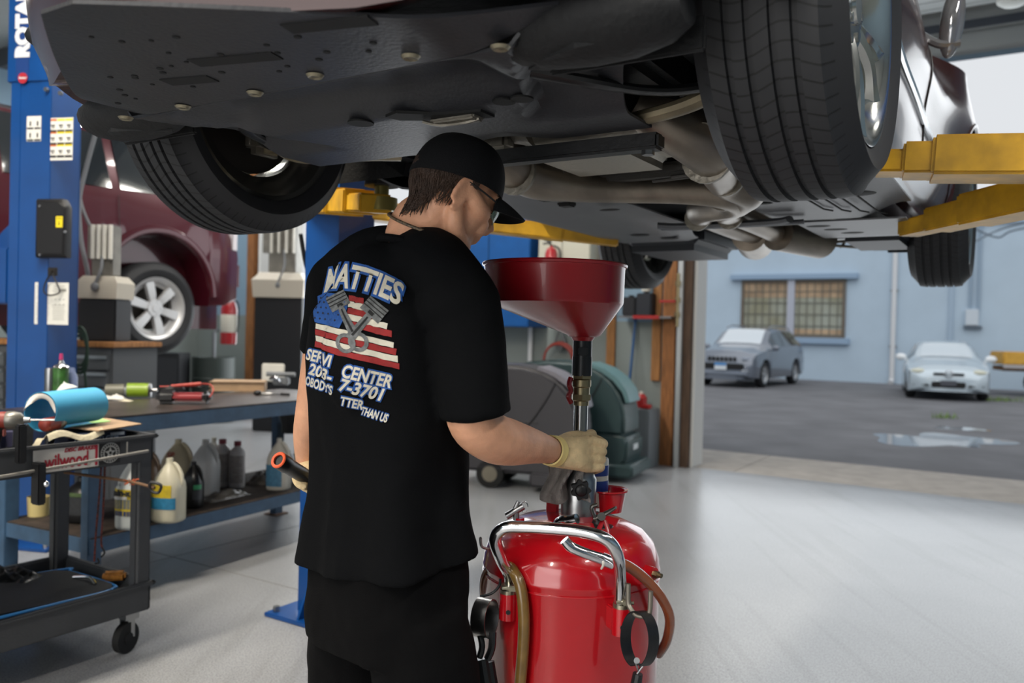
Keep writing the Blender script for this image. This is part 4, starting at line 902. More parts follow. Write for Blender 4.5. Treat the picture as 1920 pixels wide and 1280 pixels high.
limb(b, [NB-UP*.035, (SR+NB)*.5+UP*.012, SR+UP*.005], [.074, .070, .066]); ell(b, SR-UP*.012-RT*.008, .080, None, 20, 14); ell(b, SL-UP*.01+RT*.01, .074, None, 20, 14); limb(b, [NB-UP*.035, (SL+NB)*.5+UP*.012, SL+UP*.002], [.074, .068, .062])
HEM = P(893, 780, 1.60)
limb(b, [SR, SR.lerp(HEM, .45)-RT*.0, HEM.lerp(SR, .12), HEM], [.072, .072, .070, .070], 24)
LH = P(612, 662, 1.93); limb(b, [SL, SL.lerp(LH, .6), LH], [.068, .062, .060], 24)
ell(b, MC+UP*1.30-FW*.075+RT*.05, (.11, .11, .14), None, 20, 14); ell(b, NB-UP*.050-FW*.004, (.086, .086, .060), None, 20, 14); ell(b, NB-UP*.070-FW*.045-RT*.03, (.11, .075, .080), None, 20, 14)
shirt = build('t_shirt', b, SHIRT, man, fix=False); remesh(shirt, .0065, 5)
tx = bpy.data.textures.new('folds', 'CLOUDS'); tx.noise_scale = .16; dm = shirt.modifiers.new('folds', 'DISPLACE'); dm.texture = tx; dm.strength = .016; dm.mid_level = .5; dm.texture_coords = 'LOCAL'
b = nb(); tube(b, [NB+UP*-.004+(RT*math.cos(t)*.070+FW*math.sin(t)*.070)+UP*(-.016*math.sin(t)-.006*math.cos(t)) for t in [2*math.pi*i/24 for i in range(24)]], .009, 8, 1, closed=True, flat=1); build('collar', b, SHIRT, shirt)
b = nb(); tube(b, [P(795, 424, 1.728)+Vector((math.cos(t)*.073, math.sin(t)*.077, -.024*math.cos(t)+.016*math.sin(t))) for t in [2*math.pi*i/40 for i in range(40)]], .0034, 6, 1, closed=True); 
build('necklace', b, mat('braided_cord', '17130f', .6, var=.6, vs=200, col2='6b5a44'), man, label='thin dark braided necklace')
# ---- shorts
b = nb()
loft(b, [torso_ring(z, a, c, (0, o)) for z, a, c, o in ((.70, .180, .138, 0), (.78, .182, .140, 0), (.88, .176, .132, 0), (.98, .165, .12, 0))])
for s, hp in ((-1, HIPL), (1, HIPR)):
    kn = MC+RT*s*.125+UP*.50+FW*.02; limb(b, [hp-UP*.05+RT*s*.01, hp.lerp(kn, .5)+RT*s*.015, kn], [.108, .110, .106], 24)
sh = build('shorts', b, SHORTS, man, fix=False); remesh(sh, .007, 5)
t2 = bpy.data.textures.new('folds2', 'CLOUDS'); t2.noise_scale = .12; dm = sh.modifiers.new('folds', 'DISPLACE'); dm.texture = t2; dm.strength = .018; dm.mid_level = .5; dm.texture_coords = 'LOCAL'
b = nb(); q = P(769, 1095, 1.60); tube(b, [q+UP*.012, q, q-UP*.018+RT*.003], .0022, 6); build('pocket_cord', b, mat('tan_cord', '6b5a42', .8), sh, label='frayed tan cord at the back pocket')
for s in (-1, 1):
    an = MC+RT*s*.14+UP*.09-FW*.01; b = nb(); limb(b, [an-UP*.035-FW*.03, an-UP*.04+FW*.06, an-UP*.050+FW*.18], [.047, .046, .036], 16); box(b, an-UP*.078+FW*.06, (.09, .29, .024), None, rz=-.80, bev=.01); build('shoe', b, BLACKP, man)
# ---- right glove closed round the pole
POLE = P(1094, 800, 1.97)
def pole_x(z): return Vector((POLE.x, POLE.y, z))
b = nb(); hd = (pole_x(WR.z)-WR); hd.z = 0; ax = (WR-ELB).normalized(); V = UP
near = -hd.cross(UP).normalized()
if near.y > 0: near = -near
K = [P(1104, y, 1.915) for y in (824, 842, 860, 877)]; Wc = WR+ax*.02
for i, k in enumerate(K): limb(b, [Wc+UP*(.012-.008*i), Wc.lerp(k, .55)+near*.006, k], [.024, .022, .0125])
for i, k in enumerate(K):                    # fingers: past the pole, then back round its far side
    c = pole_x(k.z-.004*i); L1 = [.040, .044, .041, .033][i]
    p1 = k+(P(1132-2*i, 832+14.5*i, 1.945)-k); p2 = c+Vector((.026, .024, -.006)); p3 = c+Vector((-.008, .036, -.008))
    limb(b, [k, p1, p2, p3], [.0118, .0112, .0108, .010], 12, 5)
limb(b, [Wc+UP*.012, P(1070, 822, 1.93), P(1096, 818, 1.955), pole_x(P(1100, 818, 1.97).z)+Vector((.024, .016, .004))], [.02, .0175, .0145, .0125], 12)
gv = build('glove', b, GLOVE, man, fix=False, label='tan work glove gripping the pole, palm smudged'); remesh(gv, .0023, 2)
b = nb(); M = plane_frame(WR+ax*.010, ax.orthogonal(), ax.cross(ax.orthogonal())); 
A = Matrix.Translation(WR-ax*.004) @ Matrix((ax.orthogonal().normalized(), ax.cross(ax.orthogonal()).normalized(), ax)).transposed().to_4x4()
lathe(b, [(.031, -.010), (.0345, -.009), (.0345, .008), (.036, .012), (.034, .018), (.030, .02)], A, 28); build('glove_cuff', b, mat('yellow_cuff', 'e0cb86', .6), gv, label='pale yellow elastic cuff')
b = nb(); ell(b, P(1080, 868, 1.895), (.018, .004, .009), None, 14, 8)
b.free()
# ---- left glove and the hand torch it holds
b = nb(); G0 = LWR; T0, T1 = P(522, 862, 1.82), P(592, 905, 1.94)
td = (T1-T0).normalized(); gc = T0.lerp(T1, .93)
limb(b, [LWR, LWR.lerp(gc, .5)+Vector((.01, 0, 0)), gc+Vector((.012, .0, .01))], [.031, .034, .030])
for i in range(4):
    c = gc+td*(.032-.02*i); limb(b, [c+Vector((.018, .02, .012)), c+Vector((-.005, .032, .01)), c+Vector((-.024, .008, .0)), c+Vector((-.012, -.016, -.012)), c+Vector((.006, -.018, -.018))], [.0125, .012, .0115, .011, .010], 10, 4)
limb(b, [LWR, gc+Vector((.026, -.01, .02)), gc+td*-.02+Vector((.012, -.024, .008))], [.018, .015, .012], 10)
g2 = build('glove', b, GLOVE, man, fix=False); remesh(g2, .003, 2)
TO = thing('torch', "black hand torch with an orange rim held in the mechanic's left glove", 'torch', T0.copy())
b = nb(); A = Matrix.Translation(T0) @ td.to_track_quat('Z', 'Y').to_matrix().to_4x4()
Lt = (T1-T0).length; lathe(b, [(0, .004), (.017, .004), (.0185, .0), (.0195, .006), (.0195, .03), (.0175, .036), (.0175, Lt), (.019, Lt+.01), (.019, Lt+.05), (.0, Lt+.05)], A, 24); build('barrel', b, mat('torch_black', '1c1d1f', .35, .3), TO)
b = nb(); lathe(b, [(.012, -.001), (.0175, -.002), (.019, .0), (.0178, .004), (.012, .003), (.012, -.001)], A, 24); build('lens_ring', b, mat('torch_orange', 'd2542a', .5), TO)
# ---- the print on the back of the shirt, laid onto the cloth
bpy.context.view_layer.update(); dg = bpy.context.evaluated_depsgraph_get()
me = bpy.data.meshes.new_from_object(shirt.evaluated_get(dg)); sb = nb(); sb.from_mesh(me); sb.transform(wm(shirt)); bvh = BVHTree.FromBMesh(sb); sb.free(); bpy.data.meshes.remove(me)
PO = P(662, 608, 1.66); pz = -FW; pn = Vector((pz.x, pz.y, 0)).normalized(); pr = RT.copy()
PRD = Vector((math.sin(-.14), math.cos(-.14), 0)); PF = plane_frame(PO, (math.cos(.14), math.sin(.14), 0), UP)
def drape(b, off, sub=.012):
    """b holds flat shapes in print space (x right, y up)"""
    for _ in range(5):
        es = [e for e in b.edges if e.calc_length() > sub]
        if not es: break
        bmesh.ops.subdivide_edges(b, edges=es, cuts=1); bmesh.ops.triangulate(b, faces=[f for f in b.faces if len(f.verts) > 4])
    bmesh.ops.triangulate(b, faces=b.faces[:])
    for v in b.verts:
        w = PF @ Vector((v.co.x*.74, v.co.y*.72-.08*v.co.x, 0)); h = bvh.ray_cast(w-PRD*.4, PRD, 1.0)
        if h[0] is None:
            h = bvh.find_nearest(w)
        nn = h[1] if h[1].dot(PRD) < 0 else -h[1]
        v.co = h[0]+(nn*.6-PRD*.7)*off*.8
    return b
INKW = mat('print_white', 'c9c4b4', .8, var=.12, vs=60); INKB = mat('print_blue', '1f4f94', .8, var=.2, vs=50); INKR = mat('print_red', '8f2323', .8, var=.25, vs=40); INKG = mat('print_grey', '6c6f70', .8, var=.4, vs=90); INKD = mat('print_dark', '1c1d1e', .8)
def ptext(name, s, size, x, y, rot=0, wd=.1, warp=None, spacing=1, m=None):
    b = textbm(s, size, .28, 0, 0, None, spacing, 1); xs = [v.co.x for v in b.verts]; sx = wd/(max(xs)-min(xs)); b.free()
    for nm, off, o, mm in ((name+'_outline', size*.11, .0022, INKB), (name, size*.03, .0034, INKW)):
        b = textbm(s, size, .28, off, 0, None, spacing, sx)
        bmesh.ops.remove_doubles(b, verts=b.verts[:], dist=1e-5)
        kill = [f for f in b.faces if False]
        b.transform(Matrix.Translation((x, y, 0)) @ Matrix.Rotation(rot, 4, 'Z'))
        if warp:
            for v in b.verts: v.co.y += warp(v.co.x)
        build(nm, drape(b, o), mm, shirt, fix=False, smooth=False)
def flatpoly(polys):
    b = nb()
    for p in polys: b.faces.new([b.verts.new((x, y, 0)) for x, y in p])
    return b
ptext('lettering', 'MATTIES', .092, .012, .115, -.06, .225, lambda x: .012-1.9*(x)**2)
ptext('lettering', 'SERVI', .044, -.092, -.106, -.03, .086); ptext('lettering', 'CENTER', .048, .042, -.132, -.10, .122)
ptext('lettering', '203-', .046, -.086, -.146, -.04, .076); ptext('lettering', '7-3701', .048, .030, -.170, -.12, .112)
ptext('lettering', "OBODY'S", .038, -.092, -.184, -.04, .090); ptext('lettering', 'TTER', .036, .004, -.210, -.04, .055); ptext('lettering', 'THAN US', .032, .064, -.232, -.16, .068)
random.seed(5)
def rag(x0, x1, y0, y1, n=10, amp=.004):
    a = [(x0+(x1-x0)*i/n, y0+(.0 if i in (0, n) else random.uniform(-amp, amp)*.6)) for i in range(n+1)]
    c = [(x1-(x1-x0)*i/n+random.uniform(-amp, amp), y1+random.uniform(-amp, amp)*.6) for i in range(n+1)]; return a+c
# flag: blue canton, then ragged red and white stripes
canton = [(-.118, .072), (-.10, .082), (-.04, .080), (-.018, .076), (-.012, .045), (-.02, .01), (-.03, -.015), (-.108, -.008), (-.116, .02)]
build('flag_canton', drape(flatpoly([canton]), .0022), INKB, shirt, fix=False, smooth=False)
b = nb()
for i in range(30):
    cx, cy = -.108+(i % 6)*.016+(.008 if (i//6) % 2 else 0), .068-(i//6)*.016
    if cx < -.028: b.faces.new([b.verts.new((cx+.0042*(1 if k % 2 else .42)*math.cos(k*math.pi/5+.3), cy+.0042*(1 if k % 2 else .42)*math.sin(k*math.pi/5+.3), 0)) for k in range(10)])
build('flag_star', drape(b, .0028), INKD, shirt, fix=False, smooth=False)
red, wht = [], []
for i in range(9):
    y = .078-i*.0175; x0 = -.012 if i < 5 else -.106; x1 = (.03, .05, .07, .092, .105, .110, .116, .122, .126)[i]; ty = -.10*(x1-x0)*.25
    p = [(x, yy-.10*(x-x0)) for x, yy in rag(x0+random.uniform(-.004, .004), x1, y-.0160, y, 12, .0026)]
    (red if i % 2 == 0 else wht).append(p)
build('flag_stripe', drape(flatpoly(red), .0022), INKR, shirt, fix=False, smooth=False); build('flag_stripe', drape(flatpoly(wht), .0024), INKW, shirt, fix=False, smooth=False)
def rotp(pts, a, ox, oy): return [(ox+x*math.cos(a)-y*math.sin(a), oy+x*math.sin(a)+y*math.cos(a)) for x, y in pts]
for a, ox, oy, fl in ((-.62, .046, .028, 1), (.55, -.030, .040, 1)):
    def ringp(r, k=16): return [(r*math.cos(2*math.pi*i/k), -.112+r*math.sin(2*math.pi*i/k)) for i in range(k)]
    rod = [(-.009, 0), (.009, 0), (.012, -.075), (-.012, -.075)]; head = [(-.030, 0), (.030, 0), (.030, .045), (-.030, .045)]
    outl = lambda P_, s: [((x)*s, (y-.0)*s) for x, y in P_]
    b = flatpoly([rotp(head, a, ox, oy), rotp(rod, a, ox, oy)]);
    rg = []
    for i in range(16):
        t0, t1 = 2*math.pi*i/16, 2*math.pi*(i+1)/16; rg.append(rotp([(r*math.cos(t), -.098+r*math.sin(t)) for r, t in ((.026, t0), (.026, t1), (.016, t1), (.016, t0))], a, ox, oy))
    bb_ = flatpoly(rg); merge(b, bb_); build('piston_print', drape(b, .0036), INKG, shirt, fix=False, smooth=False)
    b = flatpoly([rotp([(-.031, y), (.031, y), (.031, y+.003), (-.031, y+.003)], a, ox, oy) for y in (.016, .026, .036)]+[rotp([(-.008, .004), (.008, .004), (.008, .014), (-.008, .014)], a, ox, oy)]+[rotp([(-.002, -.005), (.002, -.005), (.003, -.07), (-.003, -.07)], a, ox, oy)])
    build('piston_line_print', drape(b, .0044), INKD, shirt, fix=False, smooth=False)
# ================================================================== THE OIL DRAIN
REDP = mat('red_gloss_paint', 'a80a16', .22, coat=.7, var=.06, vs=8, bump=.04, bs=25); REDF = mat('funnel_red', '841019', .3, coat=.3, var=.08, vs=6)
TC = Vector((.151, 1.94, 0)); 
dr = thing('oil_drain', 'tall red rolling oil drain tank with steel pole and offset red funnel on top', 'oil drain', TC.copy())
TM = Matrix.Translation(TC)
b = nb(); lathe(b, [(0, .20), (.12, .205), (.18, .235), (.204, .28), (.205, .815), (.2065, .818), (.2065, .824), (.2045, .828), (.203, .845), (.190, .880), (.165, .905), (.125, .922), (.07, .932), (0, .935)], TM, 96)
build('tank', b, REDP, dr, ang=50)
b = nb(); lathe(b, [(.20, .80), (.2068, .803), (.2068, .806), (.20, .809)], TM, 64); build('weld_seam', b, REDP, dr)
b = nb()
for s in (-1, 1): b2 = nb(); tube(b2, [TC+Vector((s*.20, 0, .3)), TC+Vector((s*.26, .05, .12)), TC+Vector((s*.26, .05, .06))], .014, 8, 3); build('leg', b2, REDP, dr)
box(b, TC+Vector((0, 0, .15)), (.5, .3, .02)); build('cradle', b, REDP, dr)
for dx, dy in ((-.24, .16), (.24, .16), (-.22, -.17), (.22, -.17)):
    w = nb(); c = TC+Vector((dx, dy, .05)); cyl(w, c-Vector((.013, 0, 0)), c+Vector((.013, 0, 0)), .048, n=24); o = build('caster', w, RUBBER, dr)
    w = nb(); box(w, c+Vector((0, .0, .06)), (.05, .04, .05), bev=.004); box(w, (TC+c)/2+Vector((0, 0, .085)), (abs(dx)+.03, abs(dy)+.03, .012)) if False else None; build('caster_fork', w, STEEL, o)
# pole, collar, knob
PX, PY = POLE.x-.008, 1.96
b = nb(); cyl(b, (PX, PY, .90), (PX, PY, 1.24), .0165, n=24); build('pole', b, mat('pole_steel', '8d8f90', .22, .95), dr)
b = nb(); M = Matrix.Translation((PX, PY, 0)); lathe(b, [(.041, .925), (.041, 1.018), (.037, 1.024), (.032, 1.05), (.020, 1.052), (.0175, 1.03), (.0175, .94)], M, 40); build('collar', b, STEEL, dr)
b = nb(); kc = Vector((PX, PY-.052, 1.000)); pts = [(.021*(1+.14*math.cos(7*t))*math.cos(t), .021*(1+.14*math.cos(7*t))*math.sin(t)) for t in [2*math.pi*i/56 for i in range(56)]]; prism(b, pts, .022, Matrix.Translation(kc+Vector((0, .011, 0))) @ RX); ell(b, kc-Vector((0, .011, 0)), (.014, .006, .014)); cyl(b, kc, kc+Vector((0, .02, 0)), .008, n=12); build('clamp_knob', b, BLACKP, dr, ang=50)
# couplings under the funnel
b = nb(); lathe(b, [(.0185, 1.19), (.0185, 1.20), (.0215, 1.203), (.0215, 1.212), (.020, 1.215), (.020, 1.232), (.0225, 1.235), (.0225, 1.25), (.019, 1.253)], M, 24)
cyl(b, (PX, PY, 1.203), (PX, PY, 1.216), .0245, n=6); cyl(b, (PX, PY, 1.253), (PX, PY, 1.262), .024, n=6); build('quick_coupler', b, BRASS, dr)
b = nb(); cyl(b, (PX, PY, 1.26), (PX, PY, 1.305), .0235, n=24); cyl(b, (PX, PY, 1.305), (PX, PY, 1.352), .0225, n=24); box(b, (PX, PY-.018, 1.318), (.022, .022, .02), bev=.003); build('coupler_sleeve', b, mat('dark_sleeve', '242628', .35, .4), dr)
b = nb(); tube(b, [(PX-.026, PY-.006, 1.255), (PX-.030, PY-.01, 1.24), (PX-.026, PY-.01, 1.225), (PX-.031, PY-.01, 1.21), (PX-.024, PY-.006, 1.195)], .006, 8); build('valve_lever', b, REDF, dr)
# the funnel: upright wall, slanting off-centre cone
FC = P(1040, 500, 1.95); zr, zc_, zo_ = 1.520, 1.428, 1.356
b = nb(); n = 72; rings = []
def ringz(cx, cy, r, z): return [Vector((cx+r*math.cos(2*math.pi*i/n), cy+r*math.sin(2*math.pi*i/n), z)) for i in range(n)]
for r, z in ((.163, zr-.003), (.168, zr+.001), (.1705, zr-.002), (.169, zr-.007), (.1655, zr-.008), (.1645, zr-.012), (.1630, zc_+.006), (.1615, zc_)): rings.append(ringz(FC.x, FC.y, r, z))
for k in (.25, .5, .75, 1): rings.append(ringz(FC.x+(PX-FC.x+.002)*k, FC.y+(PY-FC.y)*k, .1615+(.040-.1615)*k, zc_+(zo_-zc_)*k))
rings += [ringz(PX, PY, .034, zo_-.004), ringz(PX, PY, .022, zo_-.006), ringz(PX, PY, .0215, zo_-.02)]
inner = [ringz(PX, PY, .018, zo_-.02), ringz(PX, PY, .035, zo_+.004)]+[ringz(FC.x, FC.y, .158, zc_+.004), ringz(FC.x, FC.y, .161, zr-.003)]
loft(b, rings+inner, cap=False); bmesh.ops.remove_doubles(b, verts=b.verts[:], dist=1e-6); build('funnel', b, REDF, dr, ang=30)
# chrome push handle and its sockets
hl, hr_ = P(955, 1108, 1.79), P(1163, 1128, 1.715)
tl, trr = P(945, 1020, 1.69), P(1150, 1040, 1.64)
pts = [hl-UP*.01, hl+UP*.03, P(940, 1050, 1.75), P(928, 1012, 1.71), P(945, 990, 1.69), P(985, 988, 1.68), P(1040, 991, 1.665), P(1095, 997, 1.65), P(1138, 1012, 1.64), P(1158, 1042, 1.65), P(1163, 1085, 1.69), hr_-UP*.01]
b = nb(); tube(b, pts, .0125, 16, 8); build('push_handle', b, CHROME, dr, ang=60)
for q in (P(953, 1135, 1.79), P(1165, 1163, 1.715)):
    b = nb(); cyl(b, q-UP*.028, q+UP*.028, .020, n=28); box(b, (q+TC)/2*0+q+(Vector((TC.x, TC.y, q.z))-q).normalized()*.035, (.03, .06, .05), None, rz=math.atan2((TC-q).y, (TC-q).x)-math.pi/2, bev=.003); so = build('handle_socket', b, REDP, dr)
    b = nb(); cyl(b, q+UP*.026, q+UP*.036, .0185, n=24); cyl(b, q+UP*.038, q+UP*.047, .0165, n=24); box(b, q+UP*.043+Vector((.008, -.018, 0)), (.018, .010, .012), bev=.002); cyl(b, q+UP*.043+Vector((-.014, -.018, 0)), q+UP*.043+Vector((.022, -.019, 0)), .0035, n=10); build('hose_clamp', b, mat('clamp_steel', 'a09a86', .3, .9), so)
    b = nb(); cyl(b, q+Vector((0, -.0215, -.008)), q+Vector((0, -.018, -.008)), .005, n=12); build('set_screw', b, BLACKM, so)
# suction hose
HOSE = mat('amber_hose', '8a4b2a', .25, coat=.5, var=.1, vs=20); HOSE2 = mat('olive_hose', '6b5228', .3, coat=.4, var=.2, vs=40)
b = nb(); tube(b, [P(1138, 1052, 1.70), P(1175, 1060, 1.72), P(1215, 1090, 1.76), P(1243, 1125, 1.80), P(1256, 1160, 1.84), P(1250, 1200, 1.90), P(1235, 1225, 1.96)], .0115, 14); build('hose', b, HOSE, dr, label='amber hose curling round the right side')
b = nb(); tube(b, [P(950, 1056, 1.84), P(962, 1070, 1.78), P(976, 1100, 1.755), P(982, 1150, 1.745), P(981, 1210, 1.745), P(975, 1290, 1.75), P(970, 1400, 1.76)], .0125, 14); build('hose', b, HOSE2, dr, label='brown hose hanging down the front')
b = nb(); tube(b, [P(938, 1058, 1.86), P(922, 1066, 1.88), P(911, 1082, 1.90), P(909, 1110, 1.92), P(913, 1140, 1.95)], .0125, 14); build('hose', b, HOSE, dr, label='amber hose loop at the left')
b = nb(); tube(b, [P(1050, 990, 1.80), P(1045, 982, 1.80), P(1055, 974, 1.79), P(1068, 975, 1.78), P(1082, 972, 1.77)], [.008, .010, .010, .011, .011], 12); build('elbow_fitting', b, CHROME, dr)
b = nb(); tube(b, [P(1058, 1012, 1.69), P(1072, 1026, 1.69), P(1100, 1038, 1.69), P(1136, 1050, 1.70)], [.0105, .0112, .0112, .012], 14); cyl(b, P(1128, 1047, 1.70), P(1150, 1056, 1.70), .0135, n=16); build('hose_nozzle', b, CHROME, dr)
b = nb(); tube(b, [P(1124, 1050, 1.70)+Vector((.0, 0, .013)), P(1130, 1052, 1.70)+Vector((0, -.014, 0)), P(1128, 1054, 1.70)-Vector((0, 0, .013))], .0025, 6); build('zip_tie', b, WHITEP, dr)
# safety valve, plugs, lugs
q = P(974, 982, 1.86); b = nb(); cyl(b, q-UP*.01, q+UP*.014, .011, n=16); build('valve_stub', b, REDP, dr)
b = nb(); v = P(968, 958, 1.86); cyl(b, v+Vector((-.022, 0, -.012)), v+Vector((.016, 0, .012)), .008, n=14); cyl(b, v, v-UP*.02, .007, n=10); tube(b, [v+Vector((.018+.008*math.cos(t), 0, .01+.012*math.sin(t))) for t in [i*.7 for i in range(9)]], .0012, 6, 2); cyl(b, v+Vector((-.004, 0, .004)), v+Vector((.004, 0, .022)), .005, n=10); build('safety_valve', b, STEEL, dr)
q = P(1222, 1074, 1.80); b = nb(); cyl(b, q+Vector((-.02, .03, 0)), q+Vector((.004, -.006, 0)), .014, n=20); pl = build('side_plug', b, REDP, dr)
b = nb(); cyl(b, q+Vector((.003, -.005, 0)), q+Vector((.012, -.014, 0)), .008, n=6); cyl(b, q+Vector((.010, -.012, 0)), q+Vector((.018, -.020, 0)), .005, n=10); build('plug_nut', b, BRASS, pl)
b = nb(); q = P(1123, 985, 1.86); lathe(b, [(0, -.004), (.036, -.004), (.038, .0), (.034, .008), (.014, .012), (.012, .02), (0, .02)], Matrix.Translation((q.x, q.y+.02, .918)), 32); build('filler_cap', b, BLACKP, dr)
b = nb(); q = P(914, 1022, 1.80); tube(b, [P(901, 1008, 1.78), P(902, 1022, 1.79), P(908, 1027, 1.80), P(925, 1030, 1.83)], .0032, 8, 3); build('wire_hook', b, STEEL, dr)
b = nb(); tube(b, [P(1178, 1094, 1.69), P(1178, 1128, 1.69), P(1182, 1140, 1.685), P(1192, 1152, 1.68), P(1206, 1155, 1.675), P(1216, 1150, 1.67), P(1219, 1138, 1.67), P(1220, 1108, 1.67)], .0052, 10, 5); tube(b, [P(1178, 1118, 1.69), P(1172, 1122, 1.70)], .004, 8, 1); build('tool_hook', b, mat('dull_steel', '7a746a', .45, .7), dr)
# red rim tray behind the collar
b = nb(); rc = Vector((PX+.075, PY+.055, .965)); lathe(b, [(.036, -.035), (.044, .012), (.050, .015), (.050, .019), (.041, .017), (.033, -.028)], Matrix.Translation(rc), 28, -2.2, 2.2); build('drip_cup', b, REDP, dr)
b = nb(); box(b, (PX-.06, PY+.04, .955), (.03, .05, .06), bev=.006); build('lug', b, REDP, dr)
# ---- tools hung on it
FWR = thing('filter_wrench', 'black band filter wrench hanging from the steel hook on the right of the drain', 'wrench', P(1198, 1200, 1.66))
b = nb(); bc = P(1199, 1197, 1.66); A = plane_frame(bc, (1, .35, .25), UP)
def band(b, A, r, w, a0, a1, n=40, th=.002, sx=.8):
    R_ = []
    for i in range(n+1):
        t = a0+(a1-a0)*i/n; c, s_ = math.cos(t), math.sin(t); row = []
        for rr, zz in ((r, -w/2), (r, w/2), (r+th, w/2), (r+th, -w/2)): row.append(A @ Vector((rr*c*sx, rr*s_, zz)))
        R_.append(row)
    loft(b, R_)
BA = plane_frame(bc, (.62, -.78, .1), UP+Vector((.18, 0, 0)))
band(b, BA, .052, .030, -1.15, 4.55, sx=.72); build('band', b, BLACKM, FWR)
b = nb(); tube(b, [P(1220, 1213, 1.65), P(1216, 1232, 1.65), P(1203, 1250, 1.65), P(1190, 1268, 1.65)], .0045, 8, 3, flat=.5); tube(b, [P(1190, 1238, 1.65), P(1197, 1258, 1.65)], .004, 8, 2, flat=.5); cyl(b, P(1194, 1238, 1.645), P(1194, 1238, 1.66), .006, n=12); cyl(b, P(1223, 1219, 1.64), P(1223, 1219, 1.66), .006, n=12); build('link', b, STEEL, FWR)
b = nb(); tube(b, [P(1196, 1262, 1.65), P(1190, 1300, 1.65), P(1180, 1380, 1.65)], [.010, .012, .013], 10); build('handle', b, BLACKM, FWR)
FW2 = thing('filter_wrench', 'steel-banded black filter wrench hanging at the left side of the drain', 'wrench', P(910, 1150, 1.76))
b = nb(); band(b, plane_frame(P(909, 1158, 1.77), (.45, .9, 0), UP), .040, .034, 0, 2*math.pi, sx=.8); build('band', b, STEEL, FW2)
b = nb(); tube(b, [P(900, 1118, 1.79), P(922, 1112, 1.79), P(936, 1098, 1.79), P(938, 1085, 1.79)], .003, 8); tube(b, [P(900, 1190, 1.76), P(904, 1212, 1.75), P(899, 1232, 1.75)], .007, 8, 3); tube(b, [P(924, 1185, 1.76), P(922, 1215, 1.75), P(914, 1235, 1.75)], .008, 8, 3); build('linkage', b, BLACKM, FW2); b = nb(); tube(b, [P(903, 1235, 1.75), P(918, 1330, 1.73)], .014, 10, 1); build('handle', b, BLACKM, FW2); b = nb(); tube(b, [P(916, 1240, 1.77), P(932, 1340, 1.75)], .013, 10, 1); build('handle', b, BLACKM, FW2)
PL = thing('pliers', 'black-jawed oil filter pliers with red grips lying on top of the drain', 'pliers', P(1130, 985, 1.82))
b = nb(); tube(b, [P(1112, 972, 1.80), P(1135, 963, 1.80), P(1155, 951, 1.79)], [.009, .010, .006], 10, 5, flat=.5); tube(b, [P(1120, 976, 1.80), P(1112, 962, 1.80), P(1110, 950, 1.80), P(1120, 946, 1.80)], [.009, .008, .008, .006], 10, 5, flat=.6); cyl(b, P(1128, 968, 1.79), P(1128, 968, 1.81), .009, n=16); build('jaw', b, mat('gunmetal', '4a4a48', .4, .8), PL)
for a, c, d in (((1130, 975, 1.80), (1124, 990, 1.79), (1116, 1004, 1.78)), ((1134, 975, 1.80), (1139, 990, 1.79), (1142, 1004, 1.78))):
    b = nb(); tube(b, [P(*a), P(*c), P(*d)], [.005, .006, .0055], 10, flat=.6); build('grip', b, REDF, PL)
# ---- rag hanging from the gloved hand
CLOTH = mat('grey_rag', '7d7874', .95, var=.3, vs=30, bump=.4, bs=200)
b = nb()
def ragf(u, v):
    c = P(1022+78*u, 868+70*v-10*math.sin(u*3.1)*v*0, 1.92); w = .018*math.sin(u*9+v*2)+.012*math.sin(u*17+1+v*3); c += Vector((.010*math.sin(v*5+u*3), w, -.006*math.sin(u*7))); return c
sheet(b, ragf, 34, 24, .003)
tag(build('shop_rag', b, CLOTH), 'grey shop rag hanging below the gloved hand beside the steel pole', 'rag')
# ---- can standing behind the pole on the drain, blue bands
b = nb(); q = Vector((PX+.046, PY+.085, .935)); CA = Matrix.Translation(q)
cn = thing('fluid_bottle', 'small white bottle with blue bands standing on the red drain behind the pole', 'bottle', q.copy())
lathe(b, [(0, 0), (.030, 0), (.033, .004), (.033, .115), (.031, .12), (.0, .12)], CA, 32); build('bottle', b, WHITEP, cn)
b = nb(); lathe(b, [(.0334, .040), (.0338, .041), (.0338, .065), (.0334, .066)], CA, 32); lathe(b, [(.0334, .078), (.0338, .079), (.0338, .102), (.0334, .103)], CA, 32); build('label_band', b, mat('label_blue', '1f3f8f', .45), cn)
b = nb(); lathe(b, [(0, .145), (.012, .145), (.014, .14), (.014, .12), (0, .12)], CA, 20); build('bottle_cap', b, BLACKP, cn)
# ================================================================== LEFT LIFT COLUMN
BU = Vector((math.sin(.471), math.cos(.471), 0)); BN = Vector((-math.cos(.471), math.sin(.471), 0))   # bench: along, across
c0 = P(80, 620, 5.1); H_ = 3.35
colL = lift_col(GM(c0.x*CT-c0.y*ST, c0.x*ST+c0.y*CT, 0, .36), 'lift_column', 'blue lift column with white instruction decals and black lock cover behind the workbench', H=3.3, w=.28, d=.24)
ML = wm(colL)
LF = -.122                                  # near face (local y)
b = nb(); box(b, (0, 0, 0), (1, 1, 1)); b.free()
b = nb(); box(b, (-.005, -.0, 3.40), (.31, .27, 1.24), bev=.004); build('column_head', b, BLUEL, colL, local=True)
b = nb(); box(b, (.0, -.118, 1.65), (.278, .008, 3.28)); build('face_plate', b, BLUEL, colL, local=True)
def loc_px(px, py, off=0):                  # pixel on the column's near face, local x,z
    o = ML.inverted() @ Vector((0, 0, CH)); r = (ML.inverted() @ P(px, py, 1.0))-o; t = ((LF-off)-o.y)/r.y; q = o+r*t; return q.x, q.z
DEC = mat('decal_white', 'cfcfc9', .5); YELS = mat('decal_yellow', 'd6c21c', .5); ORS = mat('decal_orange', 'b8622a', .5); DKT = mat('decal_ink', '2b2b2b', .6)
